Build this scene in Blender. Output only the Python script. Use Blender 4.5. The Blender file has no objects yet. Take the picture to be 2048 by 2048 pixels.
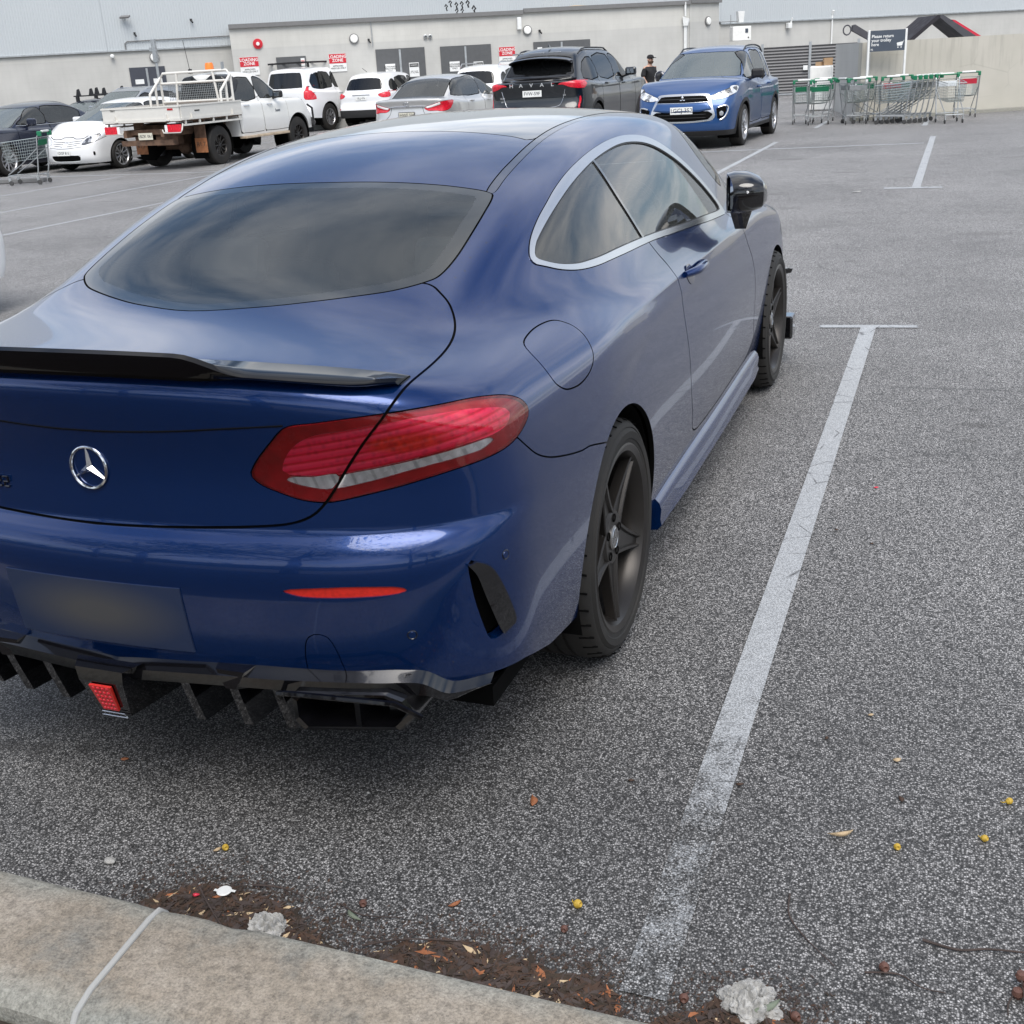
import bpy, bmesh, math, random
import numpy as np
from mathutils import Vector, Matrix
PI=math.pi
sc=bpy.context.scene
COL=sc.collection
# ------------------------------------------------------------------ camera
CAM=(1.656,-1.7627,1.5536); YAW,PIT,ROL=-0.376,0.3685,-0.0585
def cam_axes():
    cy,sy=math.cos(YAW),math.sin(YAW); cp,sp=math.cos(PIT),math.sin(PIT)
    f=Vector((sy*cp,cy*cp,-sp)); r=Vector((cy,-sy,0)); u=r.cross(f)
    cr,sr=math.cos(ROL),math.sin(ROL)
    return cr*r+sr*u, -sr*r+cr*u, f
cam=bpy.data.objects.new('camera',bpy.data.cameras.new('camera')); COL.objects.link(cam)
_r,_u,_f=cam_axes()
M=Matrix.Identity(4)
for i in range(3): M[i][0]=_r[i]; M[i][1]=_u[i]; M[i][2]=-_f[i]; M[i][3]=CAM[i]
cam.matrix_world=M
cam.data.sensor_width=36; cam.data.lens=2308.3/2048*36
cam.data.clip_start=.05; cam.data.clip_end=2000
sc.camera=cam
# ------------------------------------------------------------------ light
SUN_EL,SUN_AZ=math.radians(56),math.radians(152)   # azimuth from +y clockwise (towards +x)
sc.view_settings.view_transform='Standard'; sc.view_settings.look='None'
sc.view_settings.gamma=1; sc.view_settings.exposure=0.75
w=bpy.data.worlds.new('World'); sc.world=w; w.use_nodes=True
nt=w.node_tree; nt.nodes.clear()
out=nt.nodes.new('ShaderNodeOutputWorld'); bg=nt.nodes.new('ShaderNodeBackground')
sky=nt.nodes.new('ShaderNodeTexSky'); sky.sky_type='NISHITA'; sky.sun_disc=False
sky.sun_elevation=SUN_EL; sky.sun_rotation=SUN_AZ; sky.air_density=1.0; sky.dust_density=1.5
tc=nt.nodes.new('ShaderNodeTexCoord'); sep=nt.nodes.new('ShaderNodeSeparateXYZ')
nt.links.new(tc.outputs['Generated'],sep.inputs[0])
def wm(op,a,b=None,c=None):
    n=nt.nodes.new('ShaderNodeMath'); n.operation=op
    for i,v in enumerate((a,b,c)):
        if v is None: continue
        if isinstance(v,(int,float)): n.inputs[i].default_value=v
        else: nt.links.new(v,n.inputs[i])
    return n.outputs[0]
# clouds on a high flat layer: direction / (z+.12)
den=wm('ADD',wm('MAXIMUM',sep.outputs[2],0.0),0.12)
cmb=nt.nodes.new('ShaderNodeCombineXYZ')
nt.links.new(wm('DIVIDE',sep.outputs[0],den),cmb.inputs[0]); nt.links.new(wm('DIVIDE',sep.outputs[1],den),cmb.inputs[1])
nz=nt.nodes.new('ShaderNodeTexNoise'); nz.inputs['Scale'].default_value=1.15; nz.inputs['Detail'].default_value=9; nz.inputs['Roughness'].default_value=.58
mp=nt.nodes.new('ShaderNodeMapping'); mp.inputs['Location'].default_value=(3.1,1.7,0); nt.links.new(cmb.outputs[0],mp.inputs[0]); nt.links.new(mp.outputs[0],nz.inputs['Vector'])
cr=nt.nodes.new('ShaderNodeValToRGB'); cr.color_ramp.elements[0].position=.36; cr.color_ramp.elements[1].position=.64
nt.links.new(nz.outputs['Fac'],cr.inputs[0])
nz2=nt.nodes.new('ShaderNodeTexNoise'); nz2.inputs['Scale'].default_value=.8; nz2.inputs['Detail'].default_value=5; nt.links.new(mp.outputs[0],nz2.inputs['Vector'])
cc=nt.nodes.new('ShaderNodeValToRGB'); cc.color_ramp.elements[0].position=.35; cc.color_ramp.elements[0].color=(5.0,5.5,6.4,1); cc.color_ramp.elements[1].position=.70; cc.color_ramp.elements[1].color=(11.0,10.7,10.2,1)
nt.links.new(nz2.outputs['Fac'],cc.inputs[0])
mx=nt.nodes.new('ShaderNodeMixRGB'); nt.links.new(wm('MULTIPLY',cr.outputs[0],.93),mx.inputs[0]); nt.links.new(sky.outputs[0],mx.inputs[1]); nt.links.new(cc.outputs[0],mx.inputs[2])
nt.links.new(mx.outputs[0],bg.inputs[0]); bg.inputs[1].default_value=0.11
nt.links.new(bg.outputs[0],out.inputs[0])
sd=bpy.data.lights.new('sun','SUN'); sd.energy=2.0; sd.angle=math.radians(42); sd.color=(1,.96,.9)
sun=bpy.data.objects.new('sun',sd); COL.objects.link(sun)
dv=Vector((math.sin(SUN_AZ)*math.cos(SUN_EL),math.cos(SUN_AZ)*math.cos(SUN_EL),math.sin(SUN_EL)))
sun.rotation_euler=dv.to_track_quat('Z','Y').to_euler(); sun.location=dv*30
# ------------------------------------------------------------------ object helpers
def tag(o,label=None,cat=None,group=None,kind=None):
    if label: o['label']=label
    if cat: o['category']=cat
    if group: o['group']=group
    if kind: o['kind']=kind
    return o
def empty(name,loc=(0,0,0),rz=0,label=None,cat=None,group=None):
    o=bpy.data.objects.new(name,None); COL.objects.link(o); o.location=loc; o.rotation_euler=(0,0,rz); o.empty_display_size=.3
    return tag(o,label,cat,group)
class MB:
    """collects polygons (python lists) -> one mesh object"""
    def __init__(s): s.v=[]; s.f=[]; s.m=[]; s.sm=[]
    def add(s,vs,fs,mat=0,smooth=False,T=None):
        b=len(s.v)
        if T is not None: vs=[T@Vector(v) for v in vs]
        s.v+= [tuple(v) for v in vs]; s.f+=[[b+i for i in f] for f in fs]; s.m+=[mat]*len(fs); s.sm+=[smooth]*len(fs); return s
    def box(s,c,d,mat=0,T=None,bev=0,rot=None):
        x,y,z=d[0]/2,d[1]/2,d[2]/2
        if bev<=0:
            vs=[Vector((sx*x,sy*y,sz*z)) for sz in(-1,1) for sy in(-1,1) for sx in(-1,1)]
            fs=[(0,2,3,1),(4,5,7,6),(0,1,5,4),(2,6,7,3),(0,4,6,2),(1,3,7,5)]; sm=False
        else:
            bm=bmesh.new(); bmesh.ops.create_cube(bm,size=1)
            for v in bm.verts: v.co=Vector((v.co.x*d[0],v.co.y*d[1],v.co.z*d[2]))
            bmesh.ops.bevel(bm,geom=list(bm.edges),offset=bev,segments=2,profile=.5,affect='EDGES')
            bm.verts.index_update(); vs=[v.co.copy() for v in bm.verts]; fs=[[v.index for v in f.verts] for f in bm.faces]; bm.free(); sm=False
        R=Matrix.Identity(3) if rot is None else (Matrix.Rotation(rot,3,'Z') if isinstance(rot,(int,float)) else rot)
        vs=[R@v+Vector(c) for v in vs]
        return s.add(vs,fs,mat,sm,T)
    def tube(s,pts,r,n=8,mat=0,cap=True,T=None,closed=False):
        pts=[Vector(p) for p in pts]; k=len(pts); rs=r if isinstance(r,(list,tuple)) else [r]*k
        vs=[];up=None
        for i,p in enumerate(pts):
            a=pts[(i-1)%k] if (closed or i>0) else p; b=pts[(i+1)%k] if (closed or i<k-1) else p
            t=(b-a).normalized()
            if up is None: up=t.orthogonal().normalized()
            up=(up-up.dot(t)*t)
            up=up.normalized() if up.length>1e-6 else t.orthogonal().normalized()
            sd_=t.cross(up)
            for j in range(n):
                an=2*PI*j/n; vs.append(p+rs[i]*(math.cos(an)*up+math.sin(an)*sd_))
        fs=[]
        for i in range(k if closed else k-1):
            i2=(i+1)%k
            for j in range(n): fs.append((i*n+j,i*n+(j+1)%n,i2*n+(j+1)%n,i2*n+j))
        if cap and not closed: fs+= [tuple(range(n))[::-1],tuple((k-1)*n+j for j in range(n))]
        return s.add(vs,fs,mat,True,T)
    def lathe(s,prof,n=32,mat=0,axis='X',c=(0,0,0),T=None,smooth=True,mats=None):
        """prof: (r,h) list revolved about axis"""
        vs=[]
        for r,h in prof:
            for j in range(n):
                a=2*PI*j/n; p=(h,r*math.cos(a),r*math.sin(a)) if axis=='X' else ((r*math.cos(a),h,r*math.sin(a)) if axis=='Y' else (r*math.cos(a),r*math.sin(a),h))
                vs.append(Vector(p)+Vector(c))
        fs=[]
        for i in range(len(prof)-1):
            for j in range(n): fs.append((i*n+j,i*n+(j+1)%n,(i+1)*n+(j+1)%n,(i+1)*n+j))
        return s.add(vs,fs,mat,smooth,T)
    def prism(s,poly,z0,z1,mat=0,T=None,plane='XY'):
        """poly 2D extruded along the third axis"""
        n=len(poly)
        def P(a,b,c): return (a,b,c) if plane=='XY' else ((a,c,b) if plane=='XZ' else (c,a,b))
        vs=[P(a,b,z0) for a,b in poly]+[P(a,b,z1) for a,b in poly]
        fs=[tuple(range(n))[::-1],tuple(range(n,2*n))]+[(i,(i+1)%n,n+(i+1)%n,n+i) for i in range(n)]
        return s.add(vs,fs,mat,False,T)
    def build(s,name,mats,parent=None,fixn=True,label=None):
        me=bpy.data.meshes.new(name); me.from_pydata(s.v,[],s.f)
        if not isinstance(mats,(list,tuple)): mats=[mats]
        for m in mats: me.materials.append(m)
        me.polygons.foreach_set('material_index',s.m); me.polygons.foreach_set('use_smooth',s.sm)
        if fixn:
            bm=bmesh.new(); bm.from_mesh(me); bmesh.ops.recalc_face_normals(bm,faces=bm.faces)
            for e in bm.edges:
                if len(e.link_faces)==2 and e.calc_face_angle(0)>.6: e.smooth=False
            bm.to_mesh(me); bm.free()
        me.update()
        o=bpy.data.objects.new(name,me); COL.objects.link(o); o.parent=parent
        if label: o['label']=label
        return o
def copy_tree(o,parent=None):
    c=o.copy(); COL.objects.link(c); c.parent=parent
    if parent is not None: c.matrix_parent_inverse=o.matrix_parent_inverse.copy()
    for ch in list(o.children): copy_tree(ch,c)
    return c
# ------------------------------------------------------------------ materials
MAT={}
class NT:
    def __init__(s,name):
        s.m=bpy.data.materials.new(name); s.m.use_nodes=True; s.t=s.m.node_tree; s.b=s.t.nodes['Principled BSDF']; MAT[name]=s.m
    def n(s,ty,**k):
        x=s.t.nodes.new('ShaderNode'+ty)
        for a,v in k.items(): setattr(x,a,v)
        return x
    def l(s,a,b): s.t.links.new(a,b)
    def set(s,**k):
        for a,v in k.items():
            i=s.b.inputs[a.replace('_',' ')]
            if hasattr(v,'links') or isinstance(v,bpy.types.NodeSocket): s.l(v,i)
            else: i.default_value=v if not isinstance(v,tuple) or len(v)==4 else (*v,1)
        return s
    def coord(s,kind='Object',scale=(1,1,1),rot=(0,0,0),loc=(0,0,0)):
        c=s.n('TexCoord'); m=s.n('Mapping'); m.inputs['Scale'].default_value=scale; m.inputs['Rotation'].default_value=rot; m.inputs['Location'].default_value=loc
        s.l(c.outputs[kind],m.inputs[0]); return m.outputs[0]
    def noise(s,vec,scale,detail=3,rough=.5,out='Fac'):
        x=s.n('TexNoise'); x.inputs['Scale'].default_value=scale; x.inputs['Detail'].default_value=detail; x.inputs['Roughness'].default_value=rough; s.l(vec,x.inputs['Vector']); return x.outputs[out]
    def voro(s,vec,scale,out='Distance',feature='F1'):
        x=s.n('TexVoronoi'); x.feature=feature; x.inputs['Scale'].default_value=scale; s.l(vec,x.inputs['Vector']); return x.outputs[out]
    def ramp(s,fac,*stops):
        x=s.n('ValToRGB'); e=x.color_ramp.elements
        while len(e)<len(stops): e.new(.5)
        for i,(p,c) in enumerate(stops): e[i].position=p; e[i].color=(c,c,c,1) if isinstance(c,(int,float)) else (*c,1)
        s.l(fac,x.inputs[0]); return x.outputs[0]
    def mix(s,f,a,b,mode='MIX'):
        x=s.n('MixRGB',blend_type=mode)
        for i,v in ((0,f),(1,a),(2,b)):
            if isinstance(v,bpy.types.NodeSocket): s.l(v,x.inputs[i])
            elif isinstance(v,(int,float)): x.inputs[i].default_value=v if i==0 else (v,v,v,1)
            else: x.inputs[i].default_value=(*v,1)
        return x.outputs[0]
    def math(s,op,a,b=None,c=None):
        x=s.n('Math',operation=op)
        for i,v in enumerate((a,b,c)):
            if v is None: continue
            if isinstance(v,(int,float)): x.inputs[i].default_value=v
            else: s.l(v,x.inputs[i])
        return x.outputs[0]
    def bump(s,h,strength=.3,dist=.01):
        x=s.n('Bump'); x.inputs['Strength'].default_value=strength; x.inputs['Distance'].default_value=dist; s.l(h,x.inputs['Height']); s.l(x.outputs[0],s.b.inputs['Normal']); return s
def simple(name,col,rough=.5,metal=0,coat=0,var=.06,vs=8,spec=.5,**k):
    """principled with a little procedural variation in tone and gloss"""
    a=NT(name); v=a.coord(); nz_=a.noise(v,vs,4)
    c0=tuple(max(0,x*(1-var)) for x in col); c1=tuple(min(1,x*(1+var)) for x in col)
    a.set(Base_Color=a.ramp(nz_,(.3,c0),(.7,c1)),Metallic=metal,Coat_Weight=coat)
    a.b.inputs['Specular IOR Level'].default_value=spec
    a.set(Roughness=a.ramp(a.noise(v,vs*.6,3),(.3,rough*(.96 if metal>.5 else .85)),(.7,min(1,rough*(1.04 if metal>.5 else 1.15)))))
    for kk,vv in k.items(): a.set(**{kk:vv})
    return a.m
def gz(x): return float(-.30*math.tanh(.022/.30*math.log1p(math.exp(max(-50,min(50,-x-3))))))
# ------------------------------------------------------------------ implicit car surfaces
def spl(xs,ys):
    xs=np.array(xs,float);ys=np.array(ys,float);n=len(xs);h=np.diff(xs)
    A=np.eye(n);b=np.zeros(n)
    for i in range(1,n-1):
        A[i,i-1]=h[i-1];A[i,i]=2*(h[i-1]+h[i]);A[i,i+1]=h[i];b[i]=6*((ys[i+1]-ys[i])/h[i]-(ys[i]-ys[i-1])/h[i-1])
    m=np.linalg.solve(A,b)
    def f(x):
        xc=np.clip(x,xs[0],xs[-1]);i=np.clip(np.searchsorted(xs,xc)-1,0,n-2)
        t=xc-xs[i];H=h[i];a=(m[i+1]-m[i])/(6*H);bb=m[i]/2;c=(ys[i+1]-ys[i])/H-H*(2*m[i]+m[i+1])/6
        r=ys[i]+t*(c+t*(bb+t*a))
        s0=(ys[1]-ys[0])/h[0]-h[0]*m[1]/6; s1=(ys[-1]-ys[-2])/h[-1]+h[-1]*m[-2]/6
        return r+np.where(x<xs[0],(x-xs[0])*s0,0)+np.where(x>xs[-1],(x-xs[-1])*s1,0)
    g=np.linspace(xs[0]-1.5,xs[-1]+1.5,6000); v=f(g)
    return lambda x:np.interp(x,g,v)
def smin(a,b,k):
    h=np.maximum(k-np.abs(a-b),0)/k
    return np.minimum(a,b)-h*h*h*k/6
def smax(a,b,k): return -smin(-a,-b,k)
def sstep(a,b,x):
    t=np.clip((x-a)/(b-a),0,1); return t*t*(3-2*t)
def cr_closed(P,k=8,closed=True):
    """Catmull-Rom densify"""
    P=np.array(P,float);n=len(P);o=[]
    for i in range(n if closed else n-1):
        if closed: p0,p1,p2,p3=P[i-1],P[i],P[(i+1)%n],P[(i+2)%n]
        else: p0,p1,p2,p3=P[max(i-1,0)],P[i],P[i+1],P[min(i+2,n-1)]
        for t in np.arange(k)/k:
            o.append(.5*((2*p1)+(-p0+p2)*t+(2*p0-5*p1+4*p2-p3)*t*t+(-p0+3*p1-3*p2+p3)*t**3))
    if not closed: o.append(P[-1])
    return np.array(o)
def inside2(P,Q):
    """points P (n,2) in polygon Q"""
    r=np.zeros(len(P),bool); x,y=P[:,0],P[:,1]; n=len(Q)
    for i in range(n):
        x1,y1=Q[i];x2,y2=Q[(i+1)%n]
        if y1==y2: continue
        c=((y1>y)!=(y2>y))&(x<(x2-x1)*(y-y1)/(y2-y1)+x1); r^=c
    return r
def dist_poly(P,Q,closed=True,maxd=.25):
    """distance points to polyline, any dim"""
    d=np.full(len(P),1e9); n=len(Q)
    for i in range(n if closed else n-1):
        a=Q[i];b=Q[(i+1)%n];ab=b-a;L=ab@ab
        if L<1e-14: continue
        ap=P-a; t=np.clip(ap@ab/L,0,1); e=ap-t[:,None]*ab; d=np.minimum(d,np.einsum('ij,ij->i',e,e))
    return np.sqrt(d)
class Shell:
    """half of a car skin: ray-sampled mesh of F=0 with contour cuts, mirrored at build time"""
    def __init__(s,F,ya,yb,zo,nf=64,ds=.03,nr=64,elev=None,nE=90,rmax=4):
        s.F=F;s.ya,s.yb,s.zo=ya,yb,zo
        if elev is None: elev=np.concatenate([np.linspace(-48,40,int(nE*.7)),np.linspace(40,90,int(nE*.3)+1)[1:]])
        elev=np.radians(elev)
        cols=[(ya,a) for a in np.linspace(0,PI/2,nf)]
        ns=int((yb-ya)/ds); cols+=[(y,PI/2) for y in np.linspace(ya,yb,ns+1)[1:-1]]
        cols+=[(yb,a) for a in np.linspace(PI/2,PI,nr)]
        O=np.array([[(0,c[0],zo) for e in elev] for c in cols]); D=np.array([[(math.cos(e)*math.sin(c[1]),-math.cos(e)*math.cos(c[1]),math.sin(e)) for e in elev] for c in cols])
        D[:,:,0][np.abs(D[:,:,0])<1e-9]=0
        nc,ne=O.shape[:2]; O=O.reshape(-1,3);D=D.reshape(-1,3)
        lo=np.zeros(len(O));hi=np.full(len(O),float(rmax))
        for _ in range(26):
            m=(lo+hi)/2; f=F(*(O+D*m[:,None]).T); lo=np.where(f<0,m,lo); hi=np.where(f<0,hi,m)
        s.V=O+D*((lo+hi)/2)[:,None]
        id_=np.arange(nc*ne).reshape(nc,ne)
        s.faces=[]
        for i in range(nc-1):
            for j in range(ne-1):
                a,b,c,d=id_[i,j],id_[i+1,j],id_[i+1,j+1],id_[i,j+1]
                if j==ne-2 and (cols[i][0]==cols[i+1][0]): s.faces.append([a,b,c])
                else: s.faces.append([a,b,c,d])
        s.V[np.abs(s.V[:,0])<1e-6,0]=0
    def normals(s,V):
        e=1e-3;F=s.F;x,y,z=V.T
        g=np.stack([F(x+e,y,z)-F(x-e,y,z),F(x,y+e,z)-F(x,y-e,z),F(x,y,z+e)-F(x,y,z-e)],-1)
        g[V[:,0]==0,0]=0
        return g/np.maximum(np.linalg.norm(g,axis=1,keepdims=True),1e-9)
    def cut(s,f,level=0.,only=None):
        """f: array per vertex; splits faces along f=level. returns nothing; stores cut verts"""
        f=np.asarray(f,float)-level; f[np.abs(f)<1e-5]=0
        sg=np.sign(f).astype(int)
        newV=[];E={};nv=len(s.V);nf_=[];extra=s.fields
        vals={k:list() for k in extra}
        for fi,F_ in enumerate(s.faces):
            ss=[sg[i] for i in F_]
            if not(max(ss)>0 and min(ss)<0): nf_.append(F_); continue
            loop=[]
            n=len(F_)
            for k in range(n):
                a,b=F_[k],F_[(k+1)%n]; loop.append((a,sg[a]))
                if sg[a]*sg[b]<0:
                    key=(a,b) if a<b else (b,a)
                    if key not in E:
                        p,q=key; t=f[p]/(f[p]-f[q]); E[key]=nv+len(newV); newV.append(s.V[p]*(1-t)+s.V[q]*t)
                        for kk in extra: vals[kk].append(extra[kk][p]*(1-t)+extra[kk][q]*t)
                    loop.append((E[key],0))
            pos=[v for v,g in loop if g>=0]; neg=[v for v,g in loop if g<=0]
            if len(pos)>=3: nf_.append(pos)
            if len(neg)>=3: nf_.append(neg)
        s.faces=nf_
        if newV:
            s.V=np.vstack([s.V,np.array(newV)])
            for kk in extra: extra[kk]=np.concatenate([extra[kk],np.array(vals[kk])])
    fields=None
    def start(s): s.fields={}
    def field(s,name,f): s.fields[name]=np.asarray(f,float)
    def cutf(s,name,levels):
        for lv in levels: s.cut(s.fields[name].copy(),lv)
    def facemean(s,name):
        f=s.fields[name]; return np.array([f[F_].mean() for F_ in s.faces])
    def chart(s,V):
        V=np.asarray(V,float); x,y,z=np.abs(V[:,0]),V[:,1],V[:,2]
        U=np.where(y<s.ya,np.arctan2(x,np.maximum(s.ya-y,1e-9)),np.where(y>s.yb,PI/2+(s.yb-s.ya)+np.arctan2(np.maximum(y-s.yb,0),np.maximum(x,1e-9)),PI/2+(y-s.ya)))
        rr=np.where(y<s.ya,np.hypot(x,s.ya-y),np.where(y>s.yb,np.hypot(x,y-s.yb),x))
        return np.stack([U,np.arctan2(z-s.zo,rr)],-1)
    def snap(s,P):
        e=1e-3
        for _ in range(4):
            f=s.F(*P.T); g=np.stack([s.F(P[:,0]+e,P[:,1],P[:,2])-s.F(P[:,0]-e,P[:,1],P[:,2]),s.F(P[:,0],P[:,1]+e,P[:,2])-s.F(P[:,0],P[:,1]-e,P[:,2]),s.F(P[:,0],P[:,1],P[:,2]+e)-s.F(P[:,0],P[:,1],P[:,2]-e)],-1)/(2*e); P=P-g*(f/np.maximum((g*g).sum(1),.05))[:,None]
        return P
    def sdf3(s,pts3,k=6,sym=False,chart=None):
        """closed 3D polyline on the skin -> signed distance at vertices (negative inside).
        sym: pts run from the centre plane to the centre plane on the right side; mirrored to close"""
        P=np.array(pts3,float); top=chart=='top'
        ch=(lambda v:np.stack([np.abs(v[:,0]),v[:,1]],-1)) if top else s.chart
        if sym:
            H=s.snap(cr_closed(np.vstack([P[1:2]*[-1,1,1],P,P[-2:-1]*[-1,1,1]]),k,False)[k:-k]); H[0,0]=H[-1,0]=0
            C=ch(H); d_=C[0,0]-C[k,0]; off=-.2 if top or d_<0 else .2
            C=np.vstack([C,C[-1:]+[[off,0]],C[:1]+[[off,0]]])
            P=np.vstack([H,(H[1:-1]*[-1,1,1])[::-1]])
        else: P=cr_closed(P,k); P=s.snap(P); C=ch(P)
        Vc=ch(s.V); ins=inside2(Vc,C)
        if top: ins&=s.V[:,2]>min(p[2] for p in P)-.08
        mn=P.min(0)-.06; mx_=P.max(0)+.06; m=((s.V>mn)&(s.V<mx_)).all(1)
        d=np.full(len(s.V),.06); d[m]=dist_poly(s.V[m],P)
        return np.where(ins,-d,d)
    def build(s,name,mask,mat,parent,offset=0.,rim=.012,rimmat=None,mirror=True,side='both',label=None,mats=None,flip=False):
        """mask: bool per face. side: both | right | left"""
        F_=[f for f,m in zip(s.faces,mask) if m]
        if not F_: print('EMPTY region',name); return None
        used=np.unique(np.concatenate([np.array(f) for f in F_])); mp=np.full(len(s.V),-1); mp[used]=np.arange(len(used))
        V=s.V[used]; N=s.normals(V); faces=[[mp[i] for i in f] for f in F_]
        V=V+N*offset
        if side=='left': V=V*[-1,1,1];N=N*[-1,1,1];faces=[f[::-1] for f in faces]
        elif side=='both':
            c=np.abs(V[:,0])<1e-6; n=len(V); mid=np.where(c,np.arange(n),-1); k=n
            mir=mid.copy(); idx=np.where(~c)[0]; mir[idx]=n+np.arange(len(idx))
            V=np.vstack([V,V[idx]*[-1,1,1]]);N=np.vstack([N,N[idx]*[-1,1,1]])
            faces=faces+[[mir[i] for i in f][::-1] for f in faces]
        # clean degenerate
        faces=[f for f in faces if len(set(f))>=3]
        loops=[N[i] for f in faces for i in f]; mi=[0]*len(faces); nb=len(faces)
        if rim:
            ec={}
            for f in faces:
                for a,b in zip(f,f[1:]+f[:1]):
                    if a==b: continue
                    k=(min(a,b),max(a,b)); ec[k]=None if k in ec else (a,b)
            nv=len(V);ex={};VV=[]
            def e_(i):
                if i not in ex: ex[i]=nv+len(VV); VV.append(V[i]-N[i]*rim)
                return ex[i]
            for k,ab in ec.items():
                if ab is None: continue
                a,b=ab
                if abs(V[a][0])<1e-6 and abs(V[b][0])<1e-6 and side!='both': continue
                A,B=e_(a),e_(b); f=[b,a,A,B]; faces.append(f); mi.append(1 if rimmat else 0)
                pa,pb,pA=V[a],V[b],VV[A-nv]; nn=np.cross(pa-pb,pA-pb); nn=nn/max(np.linalg.norm(nn),1e-9); loops+=[nn]*4
            if VV: V=np.vstack([V,np.array(VV)])
        me=bpy.data.meshes.new(name); me.from_pydata(V.tolist(),[],[list(map(int,f)) for f in faces])
        me.materials.append(mat)
        if rimmat: me.materials.append(rimmat)
        if len(me.polygons)==len(faces):
            me.polygons.foreach_set('material_index',mi); me.polygons.foreach_set('use_smooth',[True]*len(faces))
            me.normals_split_custom_set([tuple(l) for l in loops])
        else: print('poly mismatch',name)
        o=bpy.data.objects.new(name,me); COL.objects.link(o); o.parent=parent
        if label: o['label']=label
        return o
# hero coupe: origin on the ground under the rear bumper, +y to its nose
H_wy=spl([-.1,.1,.3,.6,1.056,1.5,2.0,2.6,3.2,3.9,4.3,4.7],[.76,.82,.852,.870,.880,.872,.866,.864,.858,.856,.84,.77])
H_dwz=spl([.1,.2,.32,.45,.6,.72,.80,.86,.93,1.05],[.10,.05,.020,.006,0,.008,.019,.028,.050,.13])
H_rear=spl([.1,.25,.36,.46,.55,.605,.64,.66,.675,.69,.70,.715,.76,.82,.90,.97,1.03,1.1],[.14,.085,.035,.013,.003,.0,.004,.010,.018,.030,.040,.045,.050,.054,.047,.030,.012,.02])
H_deck=spl([-.2,0,.3,.6,1.0,2.0,3.0,3.45,3.9,4.3,4.55,4.8],[1.0,1.03,1.04,1.03,1.0,.97,.99,1.0,.955,.875,.78,.62])
H_cen=spl([.2,.5,.8,1.13,1.4,1.7,2.0,2.4,2.8,3.1,3.4,3.7],[.925,1.04,1.16,1.27,1.335,1.38,1.403,1.41,1.392,1.345,1.20,1.02])
H_gb=spl([.2,.5,.8,1.1,1.5,2.0,2.5,3.0,3.4],[.50,.62,.70,.755,.79,.795,.790,.765,.73])
def F_hero(x,y,z):
    x=np.abs(x)
    fs=x-(H_wy(y)-H_dwz(z))
    fr=(H_rear(z)+.11*(x/.8)**2+.16*np.clip((x-.45)/.45,0,3)**3)-y
    ff=y-(4.686-.10*((z-.5)/.4)**2-.30*(x/.8)**2.5)
    ft=(z-(H_deck(y)-.07*(x/.8)**2.2))*.97
    lo=smax(smax(fs,fr,.16),ff,.25)
    lo=smax(lo,ft,.11+.05*sstep(1.2,.5,y))
    gs=(x-(H_gb(y)-np.maximum(z-.95,-.06)*.50-.10*np.clip(z-.95,0,1)**2))*.87
    gt=(z-(H_cen(y)-.05*(x/.55)**2.4))*.93
    gr=smax(gs,gt,.10)
    gr=smax(gr,.25-y,.05); gr=smax(gr,.85-z,.02)
    return smin(lo,gr,.05+.13*sstep(1.5,.9,y))
def lift(F,pts,axis,lo=None,hi=None):
    """2D points -> on the skin. axis = coordinate solved for: 'x' pts(y,z), 'y' pts(x,z) rear side, 'z' pts(x,y)"""
    P=np.array(pts,float); a=np.zeros(len(P)); b=np.zeros(len(P))
    if axis=='x': mk=lambda t:(t,P[:,0],P[:,1]); a+=0.1; b+=1.3
    elif axis=='y': mk=lambda t:(P[:,0],t,P[:,1]); a+=(1.2 if lo is None else lo); b+=(-.6 if hi is None else hi)
    elif axis=='f': mk=lambda t:(P[:,0],t,P[:,1]); a+=(2.6 if lo is None else lo); b+=(6.0 if hi is None else hi)
    else: mk=lambda t:(P[:,0],P[:,1],t); a+=.6; b+=2.4
    for _ in range(30):
        m=(a+b)/2; f=F(*mk(m)); a=np.where(f<0,m,a); b=np.where(f<0,b,m)
    return np.stack(mk((a+b)/2),-1)
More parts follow.
